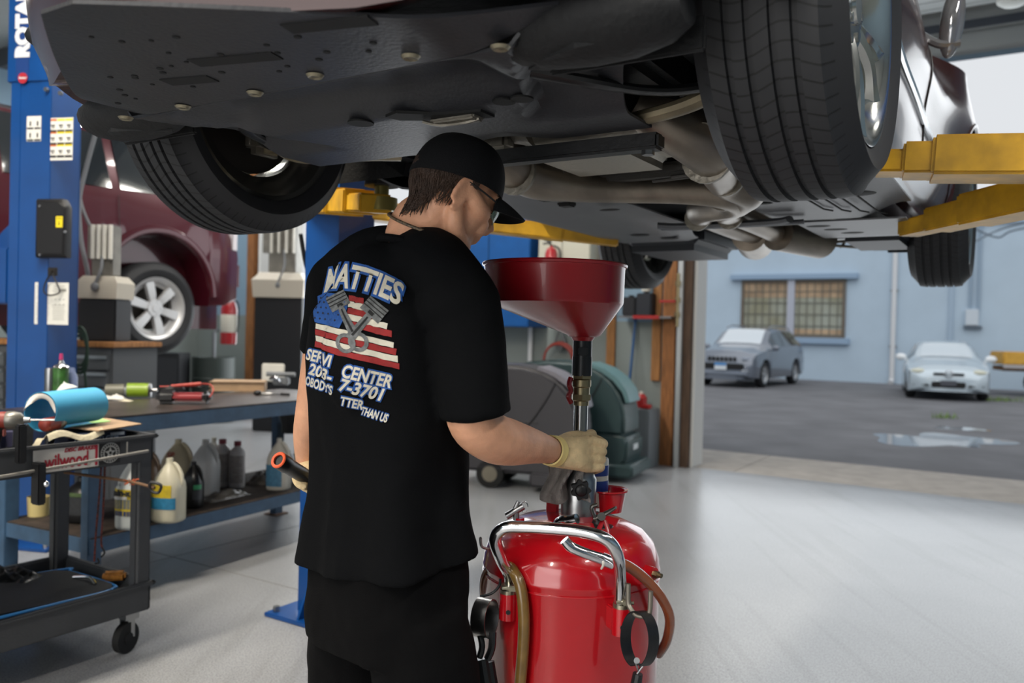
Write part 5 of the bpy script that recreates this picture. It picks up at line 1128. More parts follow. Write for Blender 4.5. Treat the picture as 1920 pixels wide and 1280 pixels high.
x0, z1 = loc_px(78, 222); x1, z0 = loc_px(136, 300); xa, za = loc_px(51, 213)
b = nb(); box(b, ((x0+x1)/2, LF-.001, (z0+z1)/2), (x1-x0, .002, z1-z0)); box(b, ((xa+x0)/2, LF-.001, z1-.06), (x0-xa, .002, .15)); dc = build('decal_sheet', b, DEC, colL, local=True)
cells = {'orange': [], 'yellow': []}
bo, by, bd, bk = nb(), nb(), nb(), nb()
cwid = (x1-x0)/4
for r_ in range(3):
    for c_ in range(4):
        cx = x0+cwid*(c_+.5); cz = z1-.012-(z1-z0)*.30*r_; bb = bo if c_ < 2 else by
        box(bb, (cx, LF-.0025, cz), (cwid*.92, .001, .012)); box(bd, (cx, LF-.0025, cz-.066), (cwid*.92, .001, .014))
        box(bk, (cx, LF-.0025, cz-.032), (cwid*.5, .001, .008)); box(bk, (cx-.004, LF-.0025, cz-.040), (.004, .001, .022)); box(bk, (cx+.006, LF-.0025, cz-.044), (.012, .001, .006))
for c_ in range(2):
    for r_ in range(2): box(bk, (xa+(x0-xa)*(c_+.5)/2, LF-.0025, z1-.03-.07*r_), (.010, .001, .028)); box(bd, (xa+(x0-xa)*(c_+.5)/2, LF-.0025, z1-.058-.07*r_), ((x0-xa)*.42, .001, .010))
build('orange_header', bo, ORS, dc, local=True); build('yellow_header', by, YELS, dc, local=True); build('caption_bar', bd, DKT, dc, local=True); build('pictogram', bk, DKT, dc, local=True)
x0, z1 = loc_px(66, 529); x1, z0 = loc_px(128, 609)
b = nb(); box(b, ((x0+x1)/2, LF-.001, (z0+z1)/2), (x1-x0, .002, z1-z0)); sh_ = build('paper_sheet', b, DEC, colL, local=True)
b = nb(); random.seed(2)
for i in range(22):
    for c_ in range(2):
        if c_ == 1 and 4 < i < 12: continue
        box(b, (x0+(x1-x0)*(.26+.47*c_)-random.uniform(0, .006), LF-.0024, z1-.02-i*(z1-z0-.04)/22), ((x1-x0)*random.uniform(.30, .40), .0006, .0022))
box(b, (x0+(x1-x0)*.82, LF-.0024, z1-.045), (.05, .0008, .016))
for i in range(6): box(b, (x0+(x1-x0)*(.62+.12*(i % 3)), LF-.0024, z1-.10-.03*(i//3)), (.012, .0008, .004))
build('print_line', b, mat('faint_ink', '7f7f7a', .7), sh_, local=True)
x0, z1 = loc_px(74, 374, .02); x1, z0 = loc_px(130, 484, .02)
b = nb(); rr = [];
for y, k in ((LF, 0), (LF-.045, .0), (LF-.062, .02)): rr.append([Vector(p) for p in ((x0+k, y, z0+k), (x1-k*.6, y, z0+k), (x1-k*.3, y, z1-.05), (x1-.03-k, y, z1-k), (x0+k, y, z1-k), (x0+k, y, (z0+z1)/2))])
loft(b, rr); bmesh.ops.bevel(b, geom=b.edges[:], offset=.004, segments=2, affect='EDGES'); cv = build('lock_cover', b, BLACKP, colL, local=True)
xs_, zs_ = loc_px(112, 416, .06); b = nb(); box(b, (xs_, LF-.064, zs_), (.045, .002, .065)); st_ = build('yellow_label', b, YELS, cv, local=True)
b = nb(); box(b, (xs_, LF-.066, zs_-.005), (.004, .001, .018)); box(b, (xs_, LF-.066, zs_-.015), (.012, .001, .004)); box(b, (xs_, LF-.066, zs_+.02), (.03, .001, .003)); build('label_arrow', b, DKT, st_, local=True)
b = nb()
for px, py in ((78, 387), (78, 478), (125, 435)): x, z = loc_px(px, py, .05); cyl(b, (x, LF-.058, z), (x, LF-.068, z), .007, n=10)
build('cover_screw', b, STEEL, cv, local=True)
x, z = loc_px(96, 509, .02); b = nb(); box(b, (x, LF-.008, z), (.06, .016, .05), bev=.003); cyl(b, (x, LF-.01, z), (x, LF-.03, z), .01, n=10); build('release_knob', b, mat('knob_dark', '2a2725', .5, .4), colL, local=True)
b = nb(); pp = [loc_px(a, c, .03) for a, c in ((96, 512), (86, 528), (82, 545), (90, 553), (104, 552), (112, 546), (106, 530), (98, 512))]; tube(b, [(a, LF-.03, c) for a, c in pp], .0045, 8, 5); build('cable_loop', b, BLACKP, colL, local=True)
b = nb()
for px, py in ((87, 168), (114, 175)): x, z = loc_px(px, py, .02); cyl(b, (x, -.135, z), (x, -.152, z), .014, n=6)
build('head_bolt', b, STEEL, colL, local=True)
# name board with the maker's lettering, reading upwards
x, z = loc_px(42, 62, .02); b = nb(); box(b, (x, -.137, z+.12), (.088, .003, .78)); nbp = build('name_plate', b, mat('plate_navy', '17366f', .4), colL, local=True)
M = Matrix.Translation((x+.004, -.1395, z+.10)) @ RX @ Matrix.Rotation(math.pi/2, 4, 'Z')
b = textbm('ROTARY', .125, 0, .009, .002, M, 1.0, 1.0); build('lettering', b, mat('sign_white', 'c9ccd0', .5), nbp, local=True, fix=False, smooth=False)
x2, z2 = loc_px(41, 146, .02); b = nb(); cyl(b, (x2+.004, -.139, z2), (x2+.004, -.1415, z2), .032, n=32); bd_ = build('oval_badge', b, mat('badge_red', '9e2430', .4), nbp, local=True)
b = textbm('Rotary', .019, .25, .0006, .001, Matrix.Translation((x2+.004, -.1425, z2)) @ RX); build('badge_lettering', b, mat('sign_white'), bd_, local=True, fix=False, smooth=False)
# carriage and arm at the left of this column
b = nb(); box(b, (-.26, -.02, 1.62), (.24, .22, .34), bev=.01); prism(b, [(0, 0), (.22, 0), (.22, .2)], .03, Matrix.Translation((-.37, -.02, 1.79)) @ RX); build('carriage', b, BLUEL, colL, local=True)
# grey hoses hanging right of the column
hz = thing('hanging_hose', 'thin grey air hoses hanging down just right of the left blue column', 'hose', P(160, 430, 6.0))
b = nb(); tube(b, [P(183, 235, 6), P(160, 320, 6), P(148, 380, 6), P(152, 450, 6), P(165, 520, 6), P(164, 600, 6)], .016, 10); build('hose', b, mat('grey_hose', '6d6f72', .5), hz)
b = nb(); tube(b, [P(138, 240, 6.1), P(145, 340, 6.1), P(158, 400, 6.1), P(185, 450, 6.1), P(205, 475, 6.1)], .012, 10); build('hose', b, mat('grey_hose'), hz)
gh = thing('garden_hose', 'coiled dark green hose hanging above the grey tool chest', 'hose', P(160, 640, 5.5))
b = nb(); tube(b, [P(150+14*math.cos(t), 645+38*math.sin(t)+t*1.2, 5.5) for t in [i*.6 for i in range(34)]], .009, 8, 3); build('coil', b, mat('green_hose', '243a2c', .5), gh)
b = nb(); tube(b, [P(158, 690, 5.5), P(162, 740, 5.5), P(156, 770, 5.5)], .009, 8); build('tail', b, mat('green_hose'), gh)
# ================================================================== WORKBENCH
B0 = Vector((-1.97, 3.9, 0)); BL, BD, BZ = 2.05, .72, .90
BM = Matrix.Translation(B0) @ Matrix((BU, BN, UP)).transposed().to_4x4()      # local x along, y across (away left), z up
bench = thing('workbench', 'long blue steel workbench with a worn dark top and a lower shelf of bottles', 'workbench', BM)
BBL = mat('bench_blue', '38536e', .5, var=.2, vs=10, bump=.1); BTOP = mat('worn_steel_top', '4b423d', .35, .35, var=.4, vs=5, bump=.15, bs=30); BSH = mat('greasy_board', '3a3029', .8, var=.5, vs=16, bump=.5, bs=60)
b = nb(); box(b, (BL/2, BD/2, BZ-.006), (BL, BD, .012), bev=.002); build('top', b, BTOP, bench, local=True)
b = nb(); box(b, (BL/2, .012, BZ-.045), (BL, .024, .085), bev=.003); box(b, (BL/2, BD-.012, BZ-.045), (BL, .024, .085)); box(b, (.012, BD/2, BZ-.045), (.024, BD-.05, .085)); box(b, (BL-.012, BD/2, BZ-.045), (.024, BD-.05, .085)); build('apron', b, BBL, bench, local=True)
for x in (.04, BL-.06):
    for y in (.04, BD-.04):
        b = nb(); box(b, (x, y, (BZ-.08)/2), (.075, .055, BZ-.08), bev=.003); lg = build('leg', b, BBL, bench, local=True)
        b = nb(); box(b, (x, y, .005), (.12, .12, .01)); build('foot_plate', b, mat('rusty_plate', '5a4438', .8), lg, local=True)
SZ = .325
b = nb(); box(b, (BL/2, .012, SZ-.035), (BL-.02, .02, .07), bev=.002); box(b, (BL/2, BD-.012, SZ-.035), (BL-.02, .02, .07)); box(b, (.02, BD/2, SZ-.035), (.02, BD-.04, .07)); build('shelf_rail', b, BBL, bench, local=True)
b = nb(); box(b, (BL/2, BD/2, SZ-.002), (BL-.03, BD-.01, .016), bev=.002); build('shelf_board', b, BSH, bench, local=True)
def on_plane(px, py, z):
    r = P(px, py, 1.0)-Vector((0, 0, CH)); t = (z-CH)/r.z; return Vector((0, 0, CH))+r*t
def shelfpt(px, py): q = on_plane(px, py, SZ+.008); q.z = SZ+.0065; return q
def toppt(px, py): q = on_plane(px, py, BZ); q.z = BZ; return q
# ---- bottles on the lower shelf
PET = lambda n, c, a=.75: mat(n, c, .25, alpha=a, spec=.6)
def jug(px, py, wpx, hpx, label, col, liquid=None, lvl=.2, cap=None, sticker=None, group=None, alpha=.8, handle=True, round_=False):
    q = shelfpt(px, py); Z = q.y; w = wpx/FPX*Z; h = hpx/FPX*Z
    t = thing('jug' if handle else 'bottle', label, 'jug' if handle else 'bottle', Matrix.Translation(q) @ Matrix.Rotation(-.2, 4, 'Z'), group)
    r = w/2; b = nb(); n = 28
    def ring(z, k, e): return [Vector((r*k*math.copysign(abs(math.cos(a))**e, math.cos(a)), r*k*.92*math.copysign(abs(math.sin(a))**e, math.sin(a)), z*h)) for a in [2*math.pi*i/n for i in range(n)]]
    if handle: prof = [(0, .9, .7), (.02, .98, .65), (.05, 1, .65), (.52, 1, .65), (.60, .97, .7), (.72, .80, .8), (.82, .55, .9), (.90, .30, 1), (.93, .24, 1), (.97, .24, 1), (1, .23, 1)]
    else: prof = [(0, .92, 1), (.02, 1, 1), (.74, 1, 1), (.80, .93, 1), (.86, .55, 1), (.90, .42, 1), (.93, .42, 1)]
    loft(b, [ring(*p) for p in prof]); bo_ = build('shell', b, mat('jug_'+col+str(alpha), col, .3, alpha=alpha if alpha < 1 else None, spec=.6, var=.06), t, local=True, ang=50)
    if handle:
        b = nb(); tube(b, [(r*.30, 0, h*.93), (r*.62, -.0, h*.86), (r*.90, -.0, h*.74), (r*.95, 0, h*.62), (r*.86, 0, h*.55)], [r*.10, r*.13, r*.13, r*.13, r*.12], 10); build('handle', b, mat('jug_'+col+str(alpha), col), t, local=True)
    if liquid: b = nb(); loft(b, [[v*1 for v in ring(z, k*.95, e)] for z, k, e in ((.02, .93, .7), (.05, 1, .65), (lvl, 1, .65))]); build('liquid', b, mat('liq_'+liquid, liquid, .15, alpha=.92), t, local=True)
    if cap: b = nb(); k = .26 if handle else .46; cyl(b, (0, 0, h*(.93 if handle else .90)), (0, 0, h*1.0), r*k, r*k*.96, 20); build('bottle_cap', b, mat('cap_'+cap, cap, .4), t, local=True)
    if sticker:
        for nm, (z0_, z1_, a0_, a1_, c_) in sticker.items():
            b = nb(); R_ = []
            for i in range(17):
                a = a0_+(a1_-a0_)*i/16; ca, sa = math.cos(a), math.sin(a); e = .65 if handle else 1; x = (r+.0015)*math.copysign(abs(ca)**e, ca); y = (r*.92+.0015)*math.copysign(abs(sa)**e, sa); R_.append((x, y))
            vs = [[b.verts.new((x, y, z*h)) for x, y in R_] for z in (z0_, z1_)]
            for i in range(16): b.faces.new((vs[0][i], vs[0][i+1], vs[1][i+1], vs[1][i]))
            b.normal_update(); bmesh.ops.solidify(b, geom=b.faces[:], thickness=.0006)
            build(nm, b, mat('lab_'+c_, c_, .5, var=.2, vs=50), t, local=True)
    return t, r, h
F = -math.pi/2
t, r, h = jug(245, 988, 50, 130, 'pale blue washer-fluid jug with a yellow and navy label, nearest on the shelf', 'dfe4e2', 'a9c6c6', .16, 'c9ccc8', {'label_yellow': (.20, .58, F-1.2, F+1.2, 'c9b028'), 'label_navy': (.20, .27, F-1.2, F+.5, '32436f'), 'label_picture': (.30, .44, F-1.15, F+.4, '6f7470')})
b = textbm('ain-x', .045, 0, .0025, .001, Matrix.Translation((-.005, -r*.92-.004, h*.53)) @ RX); build('lettering', b, DKT, t, local=True, fix=False)
b = textbm('eason', .030, 0, .001, .001, Matrix.Translation((-.012, -r*.92-.004, h*.465)) @ RX); build('lettering', b, mat('sign_white'), t, local=True, fix=False)
b = textbm('SH', .03, 0, 0, .001, Matrix.Translation((-.03, -r*.93-.004, h*.645)) @ RX); build('marker_writing', b, mat('marker', '5a6070', .7), t, local=True, fix=False)
t, r, h = jug(316, 975, 56, 118, 'clear gallon jug with yellow liquid and a yellow and blue label, beside the black bottle', 'd8d3bd', 'a8a040', .16, None, {'label_yellow': (.40, .60, F-1.2, F+.6, 'cdb52a'), 'label_blue': (.22, .40, F-1.2, F+1.0, '2f7fa8'), 'label_green': (.24, .36, F-1.25, F-.6, '3f8a4a')})
t, r, h = jug(362, 950, 36, 86, 'black square motor-oil jug with a green stripe label on the shelf', '111214', None, 0, '15161a', {'label_green': (.42, .52, F+.4, F+1.5, '3f9c6a'), 'label_grey': (.20, .40, F+.3, F+1.5, '3c3f44')}, alpha=1)
t, r, h = jug(333, 922, 56, 100, "tall amber-tinted jug marked SP in red, behind the clear jug", 'cdbf9c', '8f8a3e', .40, None)
b = textbm('SP', .05, .2, .001, .001, Matrix.Translation((-.01, -r*.80, h*.72)) @ Matrix.Rotation(math.radians(70), 4, 'X')); build('marker_writing', b, mat('red_marker', 'a8452f', .7), t, local=True, fix=False)
jug(384, 925, 50, 102, 'empty frosted white jug left of the red-capped bottles', 'd2d3d2', None, 0, 'b8b8b6')
jug(275, 935, 50, 96, 'brownish plastic jug standing furthest back at the left of the shelf', '8f7258', None, 0, None)
jug(416, 910, 30, 88, 'left one of two white bottles with dark red caps', 'c9c5c2', None, 0, '7a2230', {'label_print': (.10, .70, F-1.3, F+1.3, '9a9592')}, 'white bottles with dark red caps', 1, handle=False)
jug(444, 912, 29, 86, 'right one of two white bottles with dark red caps', 'd0ccca', None, 0, '7a2230', {'label_print': (.10, .70, F-1.3, F+1.3, 'a29c99')}, 'white bottles with dark red caps', 1, handle=False)
jug(400, 893, 20, 74, 'slim grey bottle with a pale cap directly behind the red-capped bottles', '9c9a95', None, 0, 'a8a598', None, None, 1, handle=False)
t, r, h = jug(152, 975, 62, 82, 'black oil jug at the left end of the shelf behind the cart', '101113', None, 0, '151618', {'label_grey': (.20, .62, F-.2, F+1.3, '2f3134'), 'label_green': (.60, .70, F-.2, F+1.3, '556b3f')}, alpha=1)
t, r, h = jug(522, 916, 42, 96, 'white spray-cleaner bottle with a torn blue label near the right end of the shelf', 'c9c4b8', None, 0, None, {'label_blue': (.08, .50, F-1.0, F+.6, '4f7f9c')}, alpha=.9)
q = shelfpt(72, 965); t = thing('paint_cup', 'small pale yellow cup at the left end of the lower shelf', 'cup', q); b = nb(); lathe(b, [(0, 0), (.05, 0), (.055, .10), (.050, .10), (.046, .01), (0, .01)], Matrix.Translation(q), 24); build('cup', b, mat('cream_cup', 'cdbb80', .5), t)
def cloth_pile(name, label, cat, c, sx, sy, sz, m, seed, nu=30, nv=22, rz=0):
    b = nb(); n = nu; g = []
    A = Matrix.Translation(c) @ Matrix.Rotation(rz, 4, 'Z')
    for i in range(nu+1):
        row = []
        for j in range(nv+1):
            u, v = i/nu*2-1, j/nv*2-1; e = max(0, 1-u*u)*max(0, 1-v*v)
            z = sz*e**.5*(.62+.55*noise.noise(Vector((u*2.2+seed, v*2.2, 0)))+.25*noise.noise(Vector((u*6+seed, v*6, 2))))
            k = 1+.12*noise.noise(Vector((u*2, v*2, seed))); row.append(b.verts.new(A @ Vector((u*sx*k, v*sy*k, max(.002, z)))))
        g.append(row)
    for i in range(nu):
        for j in range(nv): b.faces.new((g[i][j], g[i+1][j], g[i+1][j+1], g[i][j+1]))
    b.normal_update(); bmesh.ops.solidify(b, geom=b.faces[:], thickness=.002)
    return tag(build(name, b, m, ang=60), label, cat)
FILM = mat('crumpled_film', '6d6862', .25, spec=.8, var=.3, vs=12)
cloth_pile('plastic_bag', 'crumpled clear plastic bag lying in front of the jugs on the shelf', 'bag', shelfpt(418, 932), .16, .07, .05, FILM, 3, rz=1.1)
cloth_pile('plastic_sheet', 'dirty crumpled plastic sheet on the shelf, left of the cleaner bottle', 'plastic', shelfpt(484, 905)+Vector((.02, .05, 0)), .09, .13, .085, mat('dirty_film', '5b554f', .4, var=.4, vs=10), 8)
q = shelfpt(540, 903); t = thing('spray_can', 'silver spray can standing by the blue post on the shelf', 'can', q); b = nb(); lathe(b, [(0, 0), (.036, 0), (.036, .17), (.030, .19), (.012, .195), (.012, .21), (0, .21)], Matrix.Translation(q), 28); build('can', b, STEEL, t)
for dx in (.0,): b = nb(); lathe(b, [(.03, .175), (.038, .176), (.038, .184), (.03, .185)], Matrix.Translation(q), 28); build('rim', b, CHROME, t)
# black scoop and yellow tub at the right under the top
q = shelfpt(560, 882)+Vector((.02, .15, 0)); t = thing('yellow_tub', 'yellow plastic tub stacked at the right end under the bench top', 'tub', q); b = nb(); lathe(b, [(0, 0), (.085, 0), (.10, .34), (.104, .345), (.104, .36), (.096, .36), (.082, .01), (0, .01)], Matrix.Translation(q), 32); build('tub', b, mat('tub_yellow', 'c79412', .45), t)
q2 = shelfpt(535, 885)+Vector((0, .08, 0)); t = thing('black_funnel', 'black plastic funnel hanging under the right end of the bench top', 'funnel', Vector((q2.x, q2.y, .62))); b = nb(); lathe(b, [(.085, .80), (.088, .80), (.088, .78), (.055, .66), (.055, .60), (.05, .60), (.05, .66), (.082, .78)], Matrix.Translation((q2.x, q2.y, 0)), 32); build('cone', b, BLACKP, t); b = nb(); cyl(b, (q2.x+.08, q2.y, .61), (q2.x+.03, q2.y, .70), .05, .05, 24); build('cup', b, BLACKP, t)
# ---- things on the bench top
def can(px, py, wpx, hpx, name, label, cat, prof, m, **k):
    q = toppt(px, py); r = wpx/2/FPX*q.y; h = hpx/FPX*q.y; t = thing(name, label, cat, q); b = nb(); lathe(b, [(a*r, z*h) for a, z in prof], Matrix.Translation(q), 28); build('can', b, m, t); return t, q, r, h
can(93, 763, 19, 73, 'steel_canister', 'plain ribbed silver canister beside the green spray can on the bench', 'canister', [(0, 0), (1, 0), (1, .2), (.95, .22), (1, .24), (1, .95), (.9, 1), (0, 1)], STEEL)
t, q, r, h = can(113, 763, 27, 84, 'spray_can', 'green and black spray can with a pink nozzle on the bench', 'can', [(0, 0), (1, 0), (1, .9), (0, .9)], mat('can_green', '3d6b33', .35, .2, var=.6, vs=20))
b = nb(); lathe(b, [(0, h*1.06), (r*.25, h*1.05), (r*.45, h*.97), (r*.9, h*.94), (r*1.06, h*.90), (r*1.0, h*.88)], Matrix.Translation(q), 24); build('dome', b, CHROME, t)
b = nb(); cyl(b, q+UP*h*1.06, q+UP*h*1.2, r*.28, r*.2, 12); build('nozzle', b, mat('pink', 'a82a62', .5), t)
b = nb(); cyl(b, q+UP*h*.02, q+UP*h*.86, r*1.01, n=28, cap=False); b.free()
t, q, r, h = can(134, 761, 20, 72, 'plastic_bottle', 'small clear bluish plastic bottle right of the spray can', 'bottle', [(0, 0), (1, 0), (1, .75), (.5, .9), (.4, 1), (0, 1)], PET('clear_blue', '8f9ec4', .6))
q = toppt(262, 745); t = thing('green_canister', 'lime green canister lying on its side on the bench', 'canister', q); ax_ = Vector((.96, .28, 0)); c = q+UP*.045
b = nb(); cyl(b, c-ax_*.07, c+ax_*.05, .043, n=32); build('shell', b, mat('lime', '7f9a24', .35, var=.2), t)
b = nb(); cyl(b, c+ax_*.05, c+ax_*.065, .045, .04, 32); bb2_ = nb(); cyl(bb2_, c-ax_*.082, c-ax_*.07, .04, .044, 32); build('end_cap', bb2_, STEEL, t); cyl(b, c+ax_*.065, c+ax_*.10, .012, n=12); build('end_cap', b, STEEL, t)
b = nb(); cyl(b, c-ax_*.19, c-ax_*.085, .034, .038, 28); build('clear_sleeve', b, mat('dull_clear', '6f6e60', .3, alpha=.8), t)
cloth_pile('paper_towel', 'crumpled white paper towel on the bench beside the lime canister', 'paper', toppt(212, 748), .065, .04, .03, mat('paper_white', 'cfccc4', .9), 5)
cloth_pile('paper_scrap', 'small folded paper scrap right of the crumpled towel', 'paper', toppt(236, 752), .035, .02, .012, mat('paper_cream', 'c7bfa9', .9), 6)
# meter with coiled leads
q = toppt(352, 757); t = thing('test_meter', 'red and black handheld meter with coiled leads lying on the bench', 'meter', q); A = Matrix.Translation(q) @ Matrix.Rotation(.22, 4, 'Z')
b = nb(); box(b, (-.005, 0, .042), (.20, .10, .045), A, bev=.015, seg=3); build('case', b, mat('meter_red', '87272a', .45), t)
for x, w in ((-.11, .11), (.105, .05)): b = nb(); box(b, (x, 0, .04), (w, .125, .07), A, bev=.022, seg=3); build('bumper', b, BLACKP, t)
b = nb(); tube(b, [A @ Vector((-.09+.075*math.cos(a)*(1-.01*a), .045*math.sin(a), .082+.003*math.sin(a*3)+a*.0006)) for a in [i*.55 for i in range(46)]], .0035, 6, 2); tube(b, [A @ Vector(v) for v in ((.0, .03, .09), (.06, -.02, .10), (.12, .0, .09), (.13, -.05, .05))], .0035, 6); build('lead', b, BLACKP, t)
b = nb(); tube(b, [A @ Vector(v) for v in ((-.15, -.01, .098), (-.10, -.01, .100))], .004, 8, 1); tube(b, [A @ Vector(v) for v in ((-.09, -.01, .102), (-.02, -.005, .108), (.07, .0, .116))], [.008, .010, .011], 12); tube(b, [A @ Vector(v) for v in ((.07, 0, .116), (.12, .01, .11), (.14, -.02, .08), (.125, -.06, .045))], .004, 8); build('probe', b, mat('probe_red', 'a23a30', .45), t)
# cardboard tray box
q = toppt(448, 731); t = thing('cardboard_box', 'flat open-ended brown cardboard box on the bench behind the meter', 'box', Matrix.Translation(q) @ Matrix.Rotation(.22, 4, 'Z'))
b = nb(); s_ = (.36, .26, .065)
box(b, (0, 0, s_[2]), (s_[0], s_[1], .003)); box(b, (0, 0, .002), (s_[0], s_[1], .003)); box(b, (s_[0]/2, 0, s_[2]/2), (.003, s_[1], s_[2])); box(b, (-s_[0]/2, 0, s_[2]/2), (.003, s_[1], s_[2])); box(b, (0, s_[1]/2, s_[2]/2), (s_[0], .003, s_[2])); box(b, (0, -s_[1]/2+.02, s_[2]/2), (s_[0]-.01, .003, s_[2]-.006)); build('box', b, CARD, t, local=True)
# loose tools at the right
q = toppt(500, 741); t = thing('hand_tool', 'small black and steel tool lying right of the cardboard box', 'tool', q); b = nb(); tube(b, [q+Vector((-.05, 0, .012)), q+Vector((.03, .01, .012)), q+Vector((.12, -.02, .012))], [.010, .008, .007], 8); build('shaft', b, STEEL, t); b = nb(); ell(b, q+Vector((-.06, 0, .016)), (.028, .02, .016)); tube(b, [q+Vector((.10, -.02, .012)), q+Vector((.16, -.04, .012))], .009, 8, 1); build('grip', b, BLACKP, t)
q = toppt(512, 722); t = thing('bench_vice', 'small steel vice behind the cardboard box at the bench end', 'vice', q)
b = nb(); box(b, q+Vector((.05, .05, .03)), (.12, .08, .06), bev=.01); cyl(b, q+Vector((-.06, .03, .085)), q+Vector((.16, .03, .085)), .018, n=14); build('body', b, GREYM, t); b = nb(); tube(b, [q+Vector((-.02, .0, .05)), q+Vector((.03, -.03, .06)), q+Vector((.05, -.02, .03))], .014, 8); build('lever', b, CHROME, t)
q = toppt(508, 716)+Vector((0, .06, 0)); t = thing('plastic_tray', 'upright white plastic tray leaning at the back of the bench', 'tray', q); b = nb(); box(b, q+UP*.075, (.19, .02, .15), bev=.012, seg=3); build('tray', b, WHITEP, t)
# ================================================================== SERVICE CART (local x towards us along the cart, y to its far side)
CGR = mat('cart_plastic', '3a3c3f', .55, var=.1, vs=8, bump=.15, bs=90)
cc = P(289, 812, 3.45); CTM = Matrix.Translation((cc.x, cc.y, 0)) @ Matrix(((-ST, -CT, 0), (-CT, ST, 0), (0, 0, 1))).transposed().transposed().to_4x4()
cart = thing('service_cart', 'dark grey plastic service cart with stickers, loaded with tools, at the left edge', 'cart', CTM)
CL, CW = 1.05, .66
def tray(z0, z1, nm):
    b = nb(); t_ = .018
    box(b, (CL/2, CW/2, z0+.008), (CL-.02, CW-.02, .016), bev=.004)
    for y in (t_/2, CW-t_/2): box(b, (CL/2, y, (z0+z1)/2), (CL, t_, z1-z0), bev=.006)
    for x in (t_/2, CL-t_/2): box(b, (x, CW/2, (z0+z1)/2), (t_, CW, z1-z0), bev=.006)
    for y in (-.004, CW+.004): box(b, (CL/2, y, z1-.008), (CL+.03, .022, .016), bev=.005)
    for x in (-.004, CL+.004): box(b, (x, CW/2, z1-.008), (.022, CW+.03, .016), bev=.005)
    return build(nm, b, CGR, cart, local=True)
tt = tray(.785, .897, 'upper_tray'); lt = tray(.165, .285, 'lower_tray')
for x in (.035, CL-.035):
    for y in (.03, CW-.03):
        b = nb(); box(b, (x, y, .50), (.07, .058, .66), bev=.012, seg=3); build('post', b, CGR, cart, local=True)
        b = nb(); cyl(b, (x+.045, y-.004, .0625), (x+.054, y+.025, .0625), .062, n=36); cyl(b, (x+.044, y-.008, .0625), (x+.055, y+.029, .0625), .022, n=16); cs = build('caster_wheel', b, RUBBER, cart, local=True)
        b = nb(); box(b, (x+.03, y+.02, .15), (.06, .05, .03)); box(b, (x+.03, y+.002, .105), (.03, .004, .09)); box(b, (x+.04, y+.042, .105), (.03, .004, .09)); build('fork', b, STEEL, cs, local=True)
FACE = Matrix.Translation((0, -.0165, 0)) @ Matrix(((-1, 0, 0), (0, 0, -1), (0, 1, 0))).to_4x4()
def cpx(px, py, y=-.0165):                  # pixel on the cart's long near face: local x,z
    Mi = CTM.inverted(); o = Mi @ Vector((0, 0, CH)); r = (Mi @ P(px, py, 1))-o; t = (y-o.y)/r.y; q = o+r*t; return q.x, q.z
def face_mat(x, z, off=0): return Matrix.Translation((x, -.0005-off, z)) @ Matrix(((-1, 0, 0, 0), (0, 0, -1, 0), (0, 1, 0, 0), (0, 0, 0, 1)))
xa, za = cpx(62, 851, 0); xb, zb = cpx(185, 831, 0); xm, zm = (xa+xb)/2, .838
b = nb(); box(b, (xm, -.0012, zm), (abs(xa-xb), .0012, .088)); stk = build('sticker', b, mat('sticker_white', 'c9c7c2', .45), cart, local=True)
w_ = abs(xa-xb)
b = textbm('DISC BRAKES', .021, .3, .0007, .001, face_mat(xm-.05, zm+.031, .003)); build('lettering', b, mat('sticker_red', 'a02234', .5), stk, local=True, fix=False, smooth=False)
b = textbm('wilwood', .078, 0, .0016, .001, face_mat(xm-.0, zm-.010, .003), 1, .62); build('brand_lettering', b, mat('sticker_red'), stk, local=True, fix=False, smooth=False)
b = nb(); box(b, (xb+.010, -.0030, zm), (.010, .001, .08)); build('red_bar', b, mat('sticker_red'), stk, local=True)
xc, zc2 = cpx(206, 846, 0)
b = nb(); box(b, (xc, -.0012, .84), (.085, .0012, .085)); st2 = build('sticker', b, mat('sticker_black', '191a1b', .5), cart, local=True)
b = nb(); Fm = face_mat(xc, .84, .002)
def flatring(b, r0, r1, M, n=40):
    for i in range(n):
        a0, a1 = 2*math.pi*i/n, 2*math.pi*(i+1)/n; b.faces.new([b.verts.new(M @ Vector((r*math.cos(a), r*math.sin(a), 0))) for r, a in ((r0, a0), (r1, a0), (r1, a1), (r0, a1))])
flatring(b, .037, .040, Fm); flatring(b, .024, .028, Fm)
for i in range(22): a = 2*math.pi*i/22; box(b, (0, 0, 0), (.003, .007, .0006), Fm @ Matrix.Rotation(a, 4, 'Z') @ Matrix.Translation((0, .0325, 0)))
sp_ = [(.024*(1 if k % 2 == 0 else .42)*math.sin(k*math.pi/5), .024*(1 if k % 2 == 0 else .42)*math.cos(k*math.pi/5)) for k in range(10)]; prism(b, sp_, .0006, Fm); build('star_emblem', b, mat('emblem_grey', '9a9c9b', .5), st2, local=True)
b = nb(); flatring(b, .0, .006, face_mat(xc, .84, .0034)); build('emblem_centre', b, mat('sticker_black'), st2, local=True)
b = nb(); tube(b, [(.05, -.035, .835), (.4, -.04, .818), (.8, -.045, .80)], .006, 8, 3); tube(b, [(.14, -.03, .822), (.14, -.03, .88)], .003, 6, 1); tube(b, [(.30, -.036, .815), (.31, -.05, .812)], .006, 6, 1)
tag(build('metal_rod', b, mat('dull_rod', '8b8984', .4, .6), ), 'thin metal bar hooked along the near side of the service cart', 'rod')
bpy.data.objects['metal_rod'].data.transform(Matrix.Translation(bpy.data.objects['metal_rod'].location)); bpy.data.objects['metal_rod'].location = (0, 0, 0); bpy.data.objects['metal_rod'].matrix_world = CTM
t = thing('strap_clamp', 'black ratcheting bar clamps hooked over the near rim of the cart', 'clamp', CTM @ Vector((.62, -.04, .78)))
